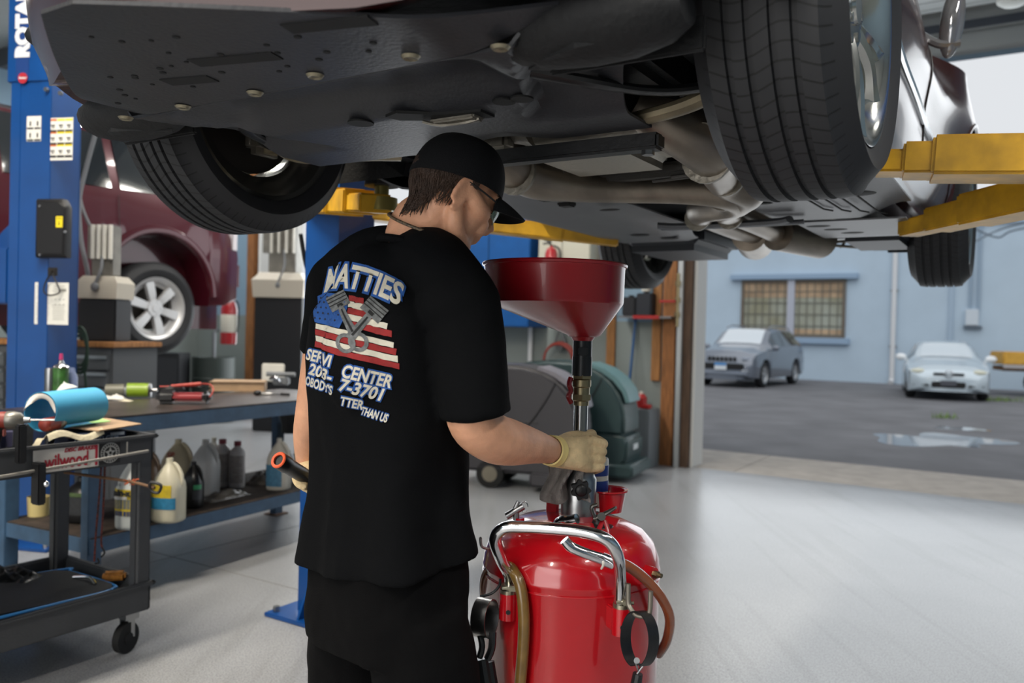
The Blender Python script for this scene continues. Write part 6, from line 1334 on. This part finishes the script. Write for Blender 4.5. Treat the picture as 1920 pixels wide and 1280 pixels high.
for px, y0, y1, w in ((37, 795, 868, .03), (70, 866, 945, .05)):
    xx, z0 = cpx(px, y1, -.04); _, z1 = cpx(px, y0, -.04); b = nb(); box(b, CTM @ Vector((xx, -.045, (z0+z1)/2)), (w, .03, z1-z0), None, rz=-.5, bev=.005); build('clamp_body', b, BLACKP, t)
b = nb(); q = CTM @ Vector((cpx(80, 906, -.05)[0], -.07, cpx(80, 906, -.05)[1])); ell(b, q, (.012, .008, .012)); build('knob', b, CHROME, t)
# cords on the cart
b = nb(); tube(b, [P(120, 885, 3.3), P(170, 892, 3.32), P(240, 902, 3.3), P(290, 914, 3.25)], .006, 8); bp_ = build('cord', b, mat('brown_cord', '5e4530', .8), tag(thing('bungee_cord', 'brown bungee cord with a frayed orange knot stretched across the cart end', 'cord', P(290, 914, 3.25)), 'brown bungee cord with a frayed orange knot stretched across the cart end', 'cord'))
b = nb(); q = P(246, 902, 3.3); random.seed(4)
for i in range(24): tube(b, [q, q+Vector((random.uniform(-.03, .03), random.uniform(-.02, .02), random.uniform(-.022, .015)))], .0015, 4, 1)
build('frayed_knot', b, mat('orange_thread', 'a8502c', .8), bp_.parent)
b = nb(); q = P(292, 914, 3.25); tube(b, [q+Vector((-.02, 0, .02)), q+Vector((.02, 0, .01)), q+Vector((.01, 0, -.02)), q+Vector((-.02, 0, -.01))], .006, 8, 4, closed=True); build('hook', b, BLACKP, bp_.parent)
t = thing('looped_cord', 'red and black braided cord hanging in a long loop at the cart end', 'cord', P(185, 960, 3.5))
b = nb(); tube(b, [P(190, 870, 3.45), P(186, 930, 3.45), P(180, 1000, 3.45), P(177, 1052, 3.45)], .004, 6); tube(b, [P(197, 870, 3.45), P(194, 950, 3.45), P(190, 1010, 3.45), P(192, 1028, 3.45)], .004, 6); build('cord', b, mat('red_black_cord', '5a241c', .7, var=.9, vs=160), t)
b = nb(); tube(b, [P(192, 1026, 3.45), P(196, 1036, 3.45), P(190, 1044, 3.45)], .004, 6); tube(b, [P(183, 1046, 3.45), P(186, 1054, 3.45), P(178, 1056, 3.45)], .004, 6); build('hook', b, BLACKP, t)
# creeper board and things on the lower tray
def C(x, y, z): return CTM @ Vector((x, y, z))
t = thing('creeper', 'long black padded creeper board with a blue edge lying on the cart lower tray', 'creeper', C(.55, .3, .2))
b = nb(); pts = [(.14, .06), (.10, .12), (.10, .42), (.14, .48), (1.0, .50), (1.02, .03), (.3, .03)]
TL = CTM @ Matrix.Translation((0, 0, .235)) @ Matrix.Rotation(-.05, 4, 'Y'); prism(b, pts, .035, TL); build('pad', b, mat('black_vinyl', '101113', .6, bump=.2, bs=150), t)
b = nb(); tube(b, [TL @ Vector((x, y, .030)) for x, y in pts], .006, 8, 4, closed=True); build('blue_edging', b, mat('blue_edge', '2a6ea8', .4), t)
b = nb(); tube(b, [TL @ Vector(v) for v in ((.16, .30, .04), (.14, .22, .05), (.16, .14, .04))], .006, 8); build('grab_handle', b, CHROME, t)
q = C(.05, .18, .27); t = thing('sponge', 'small orange-brown sponge in the corner of the cart lower tray', 'sponge', q); b = nb(); box(b, q+UP*.015, (.09, .05, .035), None, rz=.3, bev=.01); build('block', b, mat('sponge_brown', '8a5a20', .9, var=.4, vs=40, bump=.6), t)
cloth_pile('black_bag', 'crumpled black plastic bag at the back of the cart lower tray', 'bag', C(.33, .50, .27), .13, .10, .07, mat('black_film', '0c0d0f', .3, bump=.3), 12)
b = nb(); M = CTM @ Matrix.Translation((.86, .24, .35)) @ Matrix.Rotation(.2, 4, 'Z'); box(b, (0, 0, 0), (.36, .24, .15), M, bev=.035, seg=3)
bmesh.ops.subdivide_edges(b, edges=b.edges[:], cuts=3, use_grid_fill=True)
for v in b.verts: v.co += Vector((noise.noise(v.co*9), noise.noise(v.co*9+Vector((5, 0, 0))), noise.noise(v.co*9+Vector((0, 5, 0)))))*.012
tag(build('towel_pack', b, mat('towel_white', 'a9b0b4', .95, bump=1.0, bs=160)), 'folded white shop towels at the left edge of the cart lower tray', 'towels')
cloth_pile('clear_bag', 'clear plastic bag resting on the folded white towels', 'bag', C(.74, .28, .425), .14, .10, .05, mat('clear_film', '8d8f8c', .12, alpha=.65, spec=1.0), 21)
# things on the upper tray
ZT = .803
t = thing('glove_box', 'dark blue box of nitrile gloves under the cardboard sheet on the cart', 'box', CTM @ Matrix.Translation((.20, .20, ZT)))
b = nb(); box(b, (0, 0, .055), (.24, .26, .11), bev=.003); build('box', b, mat('navy_card', '17243f', .5, var=.25, vs=10), t, local=True)
b = textbm('DIAMOND GRIP', .030, .15, .0006, .001, Matrix.Translation((.01, -.1315, .085)) @ Matrix(((-1, 0, 0, 0), (0, 0, -1, 0), (0, 1, 0, 0), (0, 0, 0, 1))), 1, .85); build('lettering', b, mat('pale_print', '8fa0b8', .5), t, local=True, fix=False)
b = nb(); box(b, (-.121, -.05, .09), (.002, .09, .030)); box(b, (-.08, -.131, .10), (.06, .002, .012)); build('white_panel', b, mat('print_panel', 'a9b3bd', .5), t, local=True)
t = thing('cardboard_sheet', 'brown cardboard sheet laid over the glove box on the cart', 'cardboard', P(190, 800, 3.35)); zc3 = .925
def onz(px, py, z): q = on_plane(px, py, z); return Vector((q.x, q.y, z))
b = nb(); pts = [onz(95, 798, zc3), onz(186, 809, zc3), onz(266, 796, zc3), onz(205, 786, zc3), onz(110, 784, zc3)]
lo = [p.copy() for p in pts]; hi = [p+UP*.005 for p in pts]; loft(b, [lo, hi]); build('sheet', b, CARD, t)
b = nb(); pts = [onz(108, 797, zc3+.006), onz(136, 800, zc3+.006), onz(208, 790, zc3+.006), onz(190, 784, zc3+.006), onz(150, 782, zc3+.006)]; loft(b, [pts, [p+UP*.0015 for p in pts]])
tag(build('paper_sheet', b, mat('lime_paper', '9cc47a', .7)), 'light green paper sheet between the blue roll and the cardboard', 'paper')
# blue paper roll
r0 = P(82, 768, 3.20); r1 = P(172, 760, 3.46); r0.z = r1.z = .9335+.076
BLP = mat('sky_blue_paper', '3f9fc8', .55); WHP = mat('paper_white')
axr = (r1-r0).normalized(); yv = UP; xv = yv.cross(axr).normalized()
def roll(u, v, rr=.078):
    a = -1.9+6.6*v; fl = 1+.0*(1-u); k = max(0, (.25-u)/.25)*smooth(.55, 1.0, 1-v)*.0
    r = rr*(1-.16*v); c = r0.lerp(r1, 1.10*u-.05+.0*v); x, y = math.cos(a)*r*1.0, math.sin(a)*r
    p = c+xv*x+yv*y; return p
b = nb(); sheet(b, roll, 10, 60, .0012); rl = tag(build('paper_roll', b, BLP), 'bright blue paper rolled into a tube lying on top of the cart', 'paper roll')
b = nb()
def tongue(u, v): p = roll(.0, .28+.5*u, .074); e = P(44, 768, 3.16); e2 = P(84, 738, 3.22); return p.lerp(e.lerp(e2, u), v**1.0*.95)
sheet(b, tongue, 12, 8, .0012); build('inner_sheet', b, WHP, rl, label='white inner sheet pulled out at the left end')
b = nb()
def flapf(u, v): a = P(105, 733, 3.36).lerp(P(146, 725, 3.38), u); c = P(92, 742, 3.36).lerp(P(150, 727, 3.38), u); top = P(120, 713, 3.38); return a.lerp(top, v*.95*(1-abs(u-.4)))
sheet(b, flapf, 8, 5, .0012); build('back_flap', b, WHP, rl)
# impact drivers
def drill(o, rz, tilt, label, s=1.0):
    t = thing('impact_driver', label, 'power drill', o.copy()); M = Matrix.Translation(o) @ Matrix.Rotation(rz, 4, 'Z') @ Matrix.Rotation(tilt, 4, 'Y') @ Matrix.Scale(s, 4)
    b = nb(); cyl(b, (-.075, 0, .185), (.0, 0, .185), .030, .031, 24, M); ell(b, (0, 0, 0), 1, M @ Matrix.Translation((-.075, 0, .185)) @ Matrix.Diagonal((.018, .030, .030, 1)), 20, 12); build('motor_housing', b, mat('tool_red', '7d2f25', .45), t)
    b = nb(); lathe(b, [(.031, 0), (.033, .004), (.033, .022), (.028, .045), (.018, .055), (.014, .058), (0, .058)], M @ Matrix.Translation((0, 0, .185)) @ Matrix.Rotation(math.pi/2, 4, 'Y'), 28); build('gear_case', b, mat('gear_grey', '77756f', .35, .6), t)
    b = nb(); cyl(b, (.055, 0, .185), (.078, 0, .185), .012, .010, 16, M); cyl(b, (.078, 0, .185), (.16, 0, .185), .004, n=8, M=M); build('chuck_bit', b, STEEL, t)
    b = nb(); loft(b, [[Vector((cx+w*math.cos(a), h*math.sin(a), z)) for a in [2*math.pi*i/20 for i in range(20)]] for z, cx, w, h in ((.17, -.028, .024, .019), (.12, -.036, .021, .018), (.07, -.046, .021, .018), (.05, -.048, .026, .022))], M=M); build('grip', b, BLACKP, t)
    b = nb(); box(b, (-.008, 0, .14), (.014, .014, .03), M, bev=.004); build('trigger', b, mat('tool_red'), t)
    b = nb(); box(b, (-.045, 0, .022), (.115, .07, .045), M, bev=.010); build('battery', b, BLACKP, t)
    b = nb(); box(b, (-.045, 0, .048), (.10, .06, .014), M, bev=.004); build('battery_shoe', b, mat('tool_red'), t); return t
drill(Vector((P(12, 800, 3.05).x, 3.05, ZT)), .25, .0, 'red and black impact driver standing at the left end of the cart top', 1.0)
drill(Vector((P(76, 822, 3.12).x, 3.22, ZT)), 1.5, .0, 'second red and black driver, tilted, between the standing driver and the glove box', .85)
q = C(.80, .12, ZT); t = thing('battery_pack', 'red and black tool battery lying in front of the standing driver', 'battery', q); b = nb(); box(b, q+UP*.03, (.12, .08, .06), None, rz=.5, bev=.015, seg=3); build('case', b, mat('tool_red'), t); b = nb(); box(b, q+Vector((.0, 0, .068)), (.08, .06, .02), None, rz=.5, bev=.005); build('terminal', b, BLACKP, t)
q = C(.66, .05, ZT+.04); t = thing('work_light', 'small black work light with a lime green lens band on the cart rim', 'light', q); b = nb(); cyl(b, q+Vector((-.05, 0, .03)), q+Vector((.03, .02, .03)), .022, n=20); build('body', b, BLACKP, t); b = nb(); cyl(b, q+Vector((-.012, .01, .03)), q+Vector((.012, .016, .03)), .0235, n=20); build('lime_band', b, mat('lime', '7f9a24'), t)
q = C(.90, .03, ZT+.06); t = thing('marker_pen', 'purple and white marker pen lying on the near rim at the far left', 'pen', q); b = nb(); cyl(b, q+Vector((-.06, -.02, .02)), q+Vector((.02, .01, .02)), .009, n=14); build('barrel', b, mat('pen_purple', '4a3a6a', .4), t); b = nb(); cyl(b, q+Vector((.02, .01, .02)), q+Vector((.05, .02, .02)), .0075, n=14); build('pen_cap', b, WHITEP, t)
b = nb()
def gl_(u, v): p = C(.42-.22*u, .03+.05*v, .0); p.z = .905+.022*math.sin(u*7)*.6+.016*math.sin(v*5)+.02*v; return p
sheet(b, gl_, 24, 8, .003); tag(build('work_glove', b, mat('cream_cloth', 'b9b29a', .9, bump=.5)), 'limp cream cotton glove draped over the near rim of the cart', 'glove')
b = nb()
for k in range(3): tube(b, [P(78-3*k, 822, 3.12), P(62-4*k, 850, 3.05), P(52-3*k, 862, 3.05)], .006, 6, 2, flat=.35)
t = tag(build('cable_ties', b, mat('cream_strap', 'b3aa90', .6)), 'three cream plastic straps hanging over the near rim beside the brake sticker', 'straps')
q = C(.48, .50, ZT); t = thing('purple_case', 'dark purple soft case behind the drivers on the cart', 'case', q); b = nb(); box(b, q+UP*.07, (.30, .14, .14), None, rz=.5, bev=.04, seg=3); build('case', b, mat('dark_purple', '2c2a44', .7), t)
# ================================================================== BACKGROUND OF THE SHOP
def FWL(px, py, d=0):                       # pixel -> grid b and z on the plane d in front of the front wall
    r = P(px, py, 1.0)-Vector((0, 0, CH)); t = (8.31-d)/(r.x*ST+r.y*CT); q = r*t; return q.x*CT-q.y*ST, q.z+CH
def wallbox(name, label, cat, px0, py0, px1, py1, dep, m, part='body', gap=0.003, bev=.01):
    b0, z1 = FWL(px0, py0, dep); b1, z0 = FWL(px1, py1, dep); t = thing(name, label, cat, GM((b0+b1)/2, 8.31-gap-dep/2, z0))
    b = nb(); box(b, (0, 0, (z1-z0)/2), (abs(b1-b0), dep, z1-z0), bev=bev); build(part, b, m, t, local=True); return t, abs(b1-b0), z1-z0
CB = mat('cabinet_blue', '16508f', .4, var=.1)
t, w, h = wallbox('wall_cabinet', 'large bright blue cabinet on the wall behind the red funnel', 'cabinet', 846, 408, 990, 613, .45, CB)
b = nb(); box(b, (0, -.229, h/2), (.006, .003, h-.04)); build('door_gap', b, BLACKM, t, local=True); b = nb(); tube(b, [(.04, -.235, h*.45), (.04, -.26, h*.5), (.04, -.235, h*.55)], .007, 6); build('handle', b, STEEL, t, local=True)
b0, z0 = FWL(960, 408, .3); t = thing('carton', 'brown carton standing on top of the blue wall cabinet', 'box', GM(b0, 8.31-.2, z0+.008)); b = nb(); box(b, (0, 0, .16), (.48, .3, .32), bev=.004); build('box', b, CARD, t, local=True)
t, w, h = wallbox('cream_cabinet', 'tall cream cabinet beside the blue cabinet, partly behind the sedan', 'cabinet', 1012, 385, 1104, 560, .40, mat('cream_panel', 'b9b7a8', .6)); b = nb(); box(b, (-.02, -.202, h/2), (.008, .003, h)); build('door_gap', b, mat('gap_grey', '77776f', .6), t, local=True)
t, w, h = wallbox('grey_duct', 'grey boxed duct right of the cream cabinet on the wall', 'duct', 1116, 385, 1130, 560, .2, mat('duct_grey', '7f7d78', .6))
def extinguisher(pos, label, s=1.0, white=False):
    t = thing('fire_extinguisher', label, 'fire extinguisher', pos); M = Matrix.Translation(pos) @ Matrix.Scale(s, 4)
    b = nb(); lathe(b, [(0, 0), (.075, 0), (.08, .02), (.08, .36), (.06, .43), (.02, .45), (.02, .47), (0, .47)], M, 28); build('cylinder', b, mat('ext_red', 'a01f24', .3, coat=.5), t)
    b = nb(); tube(b, [M @ Vector((0, 0, .47)), M @ Vector((-.03, -.02, .50)), M @ Vector((-.11, -.02, .49))], .012, 8); tube(b, [M @ Vector((0, 0, .52)), M @ Vector((-.10, -.02, .54))], .008, 8); build('lever', b, BLACKP, t)
    b = nb(); tube(b, [M @ Vector(v) for v in ((.02, -.02, .47), (.10, -.03, .42), (.11, -.03, .25), (.095, -.03, .12))], .010, 8); build('hose', b, BLACKP, t)
    b = nb(); lathe(b, [(.0806, .12), (.0815, .122), (.0815, .30), (.0806, .302)], M, 28); build('label_sheet', b, mat('ext_label', 'c9c5b8', .5) if white else mat('ext_label2', '8c2024', .5), t); return t
b0, z0 = FWL(1034, 492, .50); extinguisher(GM(b0, 8.31-.51, z0-.22).translation, 'red fire extinguisher hung in front of the cream cabinet, just above the funnel rim', .85)
extinguisher(P(428, 645, 10.6), 'red fire extinguisher with a broad white label between the maroon suv and the wood post', 1.25, True)
b = nb(); bb, _ = FWL(998, 640); zt = FWL(998, 590)[1]; cyl(b, GM(bb, 8.27, zt-.75).translation, GM(bb, 8.27, zt+.3).translation, .028, n=12); tag(build('drain_pipe', b, WP), 'white vertical plastic pipe on the grey wall left of the red hose', 'pipe')
b0, z0 = FWL(1050, 675, .1); t = thing('air_hose', 'red air hose coiled on the grey wall behind the floor scrubbers', 'hose', GM(b0, 8.2, z0))
b = nb(); 
for k in range(3): tube(b, [(.20*math.cos(a)*(1-.05*k), -.02*k, .20*math.sin(a)*(1-.05*k)) for a in [2*math.pi*i/20 for i in range(20)]], .013, 8, 2, closed=True)
build('coil', b, mat('hose_red', '8a3026', .5), t, local=True); b = nb(); box(b, (0, .03, .15), (.10, .10, .06), bev=.01); tube(b, [(-.06, 0, .2), (0, 0, .34), (.06, 0, .2)], .012, 6); build('hanger', b, GREYM, t, local=True)
for i, (px, y0, y1, lab) in enumerate(((1147, 560, 712, 'shorter wood batten fixed to the grey wall right of the funnel'), (1234, 500, 714, 'wood batten fixed to the wall just left of the door studs'))):
    bb, z1 = FWL(px, y0, .03); _, z0 = FWL(px, y1, .03); b = nb(); box(b, (0, 0, (z1-z0)/2), (.10, .03, z1-z0), bev=.003); o = build('wall_batten', b, mat('pine', '9a6b3e', .7, var=.3, vs=12, stretch=(4, 4, .4)), local=True); o.matrix_world = GM(bb, 8.29, z0); tag(o, lab, 'batten')
bb, zt = FWL(1192, 560, .1); t = thing('broom', 'blue-handled broom leaning on the grey wall beside the teal scrubber', 'broom', GM(bb-.04, 8.13, 0)); b = nb(); cyl(b, (0, -.06, .12), (.04, .13, 1.75), .015, n=12); build('handle', b, mat('broom_blue', '27507f', .4), t, local=True); b = nb(); box(b, (0, -.06, .07), (.3, .06, .13), bev=.01); build('head', b, BLACKP, t, local=True); b = nb(); cyl(b, (.035, .107, 1.56), (.0375, .118, 1.66), .02, n=10); build('ferrule', b, STEEL, t, local=True)
b0, z1 = FWL(1160, 590, .22); b1, _ = FWL(1258, 590, .22); t = thing('wall_shelf', 'narrow steel shelf with a red front edge holding dark containers', 'shelf', GM((b0+b1)/2, 8.19, z1-.02)); b = nb(); box(b, (0, 0, 0), (abs(b1-b0), .2, .02)); build('board', b, STEEL, t, local=True); b = nb(); box(b, (.02, -.105, .0), (abs(b1-b0)*.5, .012, .035)); build('red_edge', b, RED, t, local=True)
for i, (dx, w, h, c, lab) in enumerate(((-.20, .15, .20, '191b20', 'dark square container at the left on the wall shelf'), (-.03, .17, .24, '1c2028', 'black box under the white bottle on the wall shelf'))):
    t = thing('container', lab, 'container', GM((b0+b1)/2+dx, 8.2, z1-.0085)); b = nb(); box(b, (0, 0, h/2), (w, .15, h), bev=.012); build('body', b, mat('box_'+c, c, .5), t, local=True); b = nb(); cyl(b, (0, 0, h), (0, 0, h+.02), .03, n=14); build('lid', b, BLACKP, t, local=True)
t = thing('white_bottle', 'white bottle standing on the black box on the wall shelf', 'bottle', GM((b0+b1)/2-.03, 8.19, z1+.253)); b = nb(); lathe(b, [(0, .0), (.045, .0), (.05, .01), (.05, .12), (.02, .15), (.02, .17), (0, .17)], None, 20); build('bottle', b, WHITEP, t, local=True)
bb, zz = FWL(1262, 567, .12); t = thing('pipe_valve', 'brass pipe valves with a red lever on the wood door stud', 'valve', GM(bb+.06, 8.16, zz-.25)); b = nb(); cyl(b, (0, 0, 0), (0, 0, .55), .018, n=10); 
for z in (.1, .25, .42): cyl(b, (0, 0, z), (0, 0, z+.05), .032, n=8)
build('valve_body', b, BRASS, t, local=True); b = nb(); box(b, (-.10, -.03, .26), (.18, .02, .025), bev=.004); build('red_lever', b, RED, t, local=True)
q = GM(-3.38, 8.0, 0); t = thing('metal_bin', 'narrow grey metal bin against the wall, a red can on top', 'bin', q); b = nb(); box(b, (0, 0, .30), (.24, .3, .60), bev=.01); build('bin', b, mat('bin_grey', '5e6468', .6), t, local=True)
t = thing('red_can', 'small red can with a white cap standing on the grey metal bin', 'can', GM(-3.43, 8.05, .606)); b = nb(); lathe(b, [(0, 0), (.06, 0), (.06, .10), (.03, .14), (0, .14)], None, 20); build('can', b, RED, t, local=True); b = nb(); cyl(b, (0, 0, .14), (0, 0, .165), .02, n=12); build('cap', b, WHITEP, t, local=True)
t = thing('red_can', 'low red tray beside the red can on the grey metal bin', 'tray', GM(-3.33, 7.95, .606)); b = nb(); box(b, (0, 0, .02), (.09, .10, .04), bev=.008); build('tray', b, RED, t, local=True)
# floor scrubbers: side profile in x,z pulled across the machine's width
def scrubber(q, rz, s, cA, cB, cC, label, badge=True):
    M = Matrix.Translation(q) @ Matrix.Rotation(rz, 4, 'Z') @ Matrix.Scale(s, 4); t = thing('floor_scrubber', label, 'floor scrubber', M); W_ = .52
    def body(nm, pts, w, m, bev=.03, y=0, sg=3):
        b = nb(); prism(b, pts, w, Matrix.Translation((0, y+w/2, 0)) @ RX); es = [e for e in b.edges]; bmesh.ops.bevel(b, geom=es, offset=bev, segments=sg, affect='EDGES', clamp_overlap=True); return build(nm, b, m, t, local=True, ang=50)
    dome = [(-.62, .42), (.52, .42), (.525, .60), (.49, .74), (.42, .86), (.32, .96), (.18, 1.04), (.0, 1.09), (-.25, 1.10), (-.50, 1.07), (-.66, 1.0), (-.70, .8)]
    body('recovery_tank', [(x, z) for x, z in dome], W_, cA, .035)
    body('solution_tank', [(-.62, .14), (.50, .14), (.56, .20), (.56, .40), (.50, .43), (-.62, .43)], W_+.02, cB, .03)
    body('lid', [(.10, 1.055), (.26, 1.00), (.38, .92), (.47, .82), (.51, .72), (.545, .73), (.51, .84), (.42, .95), (.29, 1.035), (.12, 1.09)], W_*.74, cC, .008, 0, 2)
    body('scrub_deck', [(.10, .05), (.62, .05), (.64, .12), (.62, .17), (.10, .17)], W_+.14, cB, .02)
    b = nb(); tube(b, [(-.05, -W_/2-.004, .44), (.1, -W_/2-.006, .62), (.22, -W_/2-.006, .80), (.30, -W_/2-.004, .95)], .006, 6); tube(b, [(-.6, -W_/2-.006, .60), (.15, -W_/2-.006, .60)], .005, 6); build('seam', b, BLACKP, t, local=True)
    b = nb(); box(b, (.565, -.02, .31), (.008, .16, .05)); box(b, (.02, -W_/2-.005, .56), (.22, .006, .014)); 
    if badge: build('badge', b, mat('badge_silver', 'b4b9bb', .4), t, local=True)
    else: b.free()
    for y in (-W_/2+.02, W_/2-.02):
        b = nb(); cyl(b, (-.28, y-.03, .125), (-.28, y+.03, .125), .125, n=32); wl = build('drive_wheel', b, RUBBER, t, local=True); b = nb(); cyl(b, (-.28, y-.034, .125), (-.28, y+.034, .125), .07, n=24); cyl(b, (-.28, y-.038, .125), (-.28, y+.038, .125), .02, n=10); build('hub', b, mat('hub_grey', '6f6a5e', .6), wl, local=True)
    b = nb(); box(b, (-.78, 0, .055), (.10, .72, .05), bev=.01); tube(b, [(-.60, .1, .16), (-.72, .1, .12), (-.78, .1, .07)], .02, 8); tube(b, [(-.60, -.1, .16), (-.72, -.1, .12), (-.78, -.1, .07)], .02, 8); build('squeegee', b, BLACKP, t, local=True)
    return t
TEAL = mat('teal_plastic', '2a3f41', .4, var=.08, bump=.15); TEAL2 = mat('teal_light', '5b7c80', .4); CHAR = mat('charcoal_plastic', '37363a', .45, bump=.15); CHAR2 = mat('charcoal_light', '77757d', .4)
q = P(1085, 880, 8.05); q.z = 0; scrubber(q, -.42, 1.0, TEAL, TEAL, TEAL2, 'dark teal walk-behind floor scrubber parked against the wall by the door')
q = P(990, 905, 7.35); q.z = 0; scrubber(q, -.30, .98, CHAR, CHAR, CHAR2, 'charcoal grey floor scrubber parked in front of the teal one', badge=False)
# tool chest with the fluid machine on it, second machine, drums
q = P(222, 760, 5.75); t = thing('tool_chest', 'grey tool chest with many drawers and a wooden top, under the maroon suv', 'tool chest', Matrix.Translation((q.x-.60, 5.75, 0)) @ Matrix.Rotation(-.20, 4, 'Z'))
b = nb(); box(b, (0, .25, .62), (1.25, .5, 1.12), bev=.01); build('chest', b, mat('chest_grey', '4a4d51', .5), t, local=True); b = nb(); box(b, (0, .25, 1.20), (1.29, .54, .035), bev=.004); build('wood_top', b, mat('pine', '9a6b3e'), t, local=True)
for r_ in range(6):
    for c_ in range(3):
        b = nb(); box(b, (-.41+.41*c_, -.008, 1.08-.115*r_), (.385, .02, .10), bev=.004); d_ = build('drawer', b, mat('drawer_grey', '565a5e', .45), t, local=True)
        b = nb(); box(b, (-.41+.41*c_, -.024, 1.115-.115*r_), (.37, .014, .022), bev=.004); build('pull', b, mat('pull_alu', '8d9498', .35, .6), d_, local=True)
def fluid_machine(q, w, hc, htub, label, tall=.45, z0=0):
    t = thing('fluid_machine', label, 'service machine', Matrix.Translation(q) @ Matrix.Rotation(-.1, 4, 'Z'))
    b = nb(); box(b, (0, w*.35, hc/2), (w*.95, w*.7, hc), bev=.01); build('cabinet', b, mat('cabinet_black', '16171a', .5), t, local=True)
    b = nb(); loft(b, [[Vector((sx*w*k/2, w*.35+sy*w*.38*k, hc+z)) for sx, sy in ((-1, -1), (1, -1), (1, 1), (-1, 1))] for z, k in ((0, 1.0), (htub*.7, 1.05), (htub, .8))]); build('tub', b, mat('tub_cream', 'b5aea0', .5), t, local=True)
    b = nb(); box(b, (0, w*.35, hc+htub+tall*.45), (w*.55, w*.4, tall*.9), bev=.01); box(b, (-w*.32, w*.3, hc+htub+tall*.6), (w*.2, w*.2, tall*.6), bev=.01); build('pump_housing', b, mat('pump_grey', '7d7a72', .5, .2, var=.25, vs=8), t, local=True)
    for k in range(4): b = nb(); cyl(b, (-w*.2+k*w*.15, w*.1, hc+htub+tall*.3), (-w*.2+k*w*.15, w*.1, hc+htub+tall*.9), .016, n=10); build('sight_tube', b, WHITEP, t, local=True)
    b = nb(); tube(b, [(w*.05, w*.1, hc+htub+tall*.35), (w*.12, -.02, hc+htub+tall*.1), (w*.0, -.03, hc+htub*.6)], .012, 8); ell(b, (w*.0, -.03, hc+htub*.5), (.03, .02, .035)); build('nozzle_hose', b, mat('grey_hose'), t, local=True)
    return t
q = P(178, 640, 5.80); fluid_machine(Vector((q.x, 5.82, 1.219)), .29, .30, .16, 'fluid exchange machine with a cream tub standing on the tool chest', .40)
q = P(532, 640, 10.9); fluid_machine(Vector((q.x, 10.6, 0)), .66, 1.72, .32, 'black cabinet with a cream tub and grey pumps just left of the mechanic', .85)
q = P(400, 700, 11.6); t = thing('oil_drum', 'dark green oil drum below the maroon suv, left of the extinguisher', 'drum', Vector((q.x, 11.6, 0))); b = nb(); lathe(b, [(0, 0), (.29, 0), (.29, .3), (.30, .31), (.29, .32), (.29, .6), (.30, .61), (.29, .62), (.29, .9), (.28, .9), (.27, .88), (0, .88)], Matrix.Translation((q.x, 11.6, 0)), 36); build('drum', b, mat('drum_green', '2b3330', .5), t); b = nb(); cyl(b, (q.x, 11.6, .88), (q.x, 11.6, 1.25), .03, n=12); tube(b, [(q.x, 11.6, 1.25), (q.x+.15, 11.6, 1.3), (q.x+.2, 11.6, 1.2)], .02, 8); build('hand_pump', b, GREYM, t)
q = P(318, 720, 11.2); t = thing('dark_cabinet', 'low black cabinet right of the grey tool chest', 'cabinet', Vector((q.x, 11.2, 0))); b = nb(); box(b, (q.x, 11.2, .48), (.4, .4, .96), bev=.01); build('cabinet', b, mat('cabinet_black'), t); b = nb(); box(b, (q.x, 10.997, .5), (.36, .006, .8)); build('door', b, mat('cab_door', '222428', .4), t)
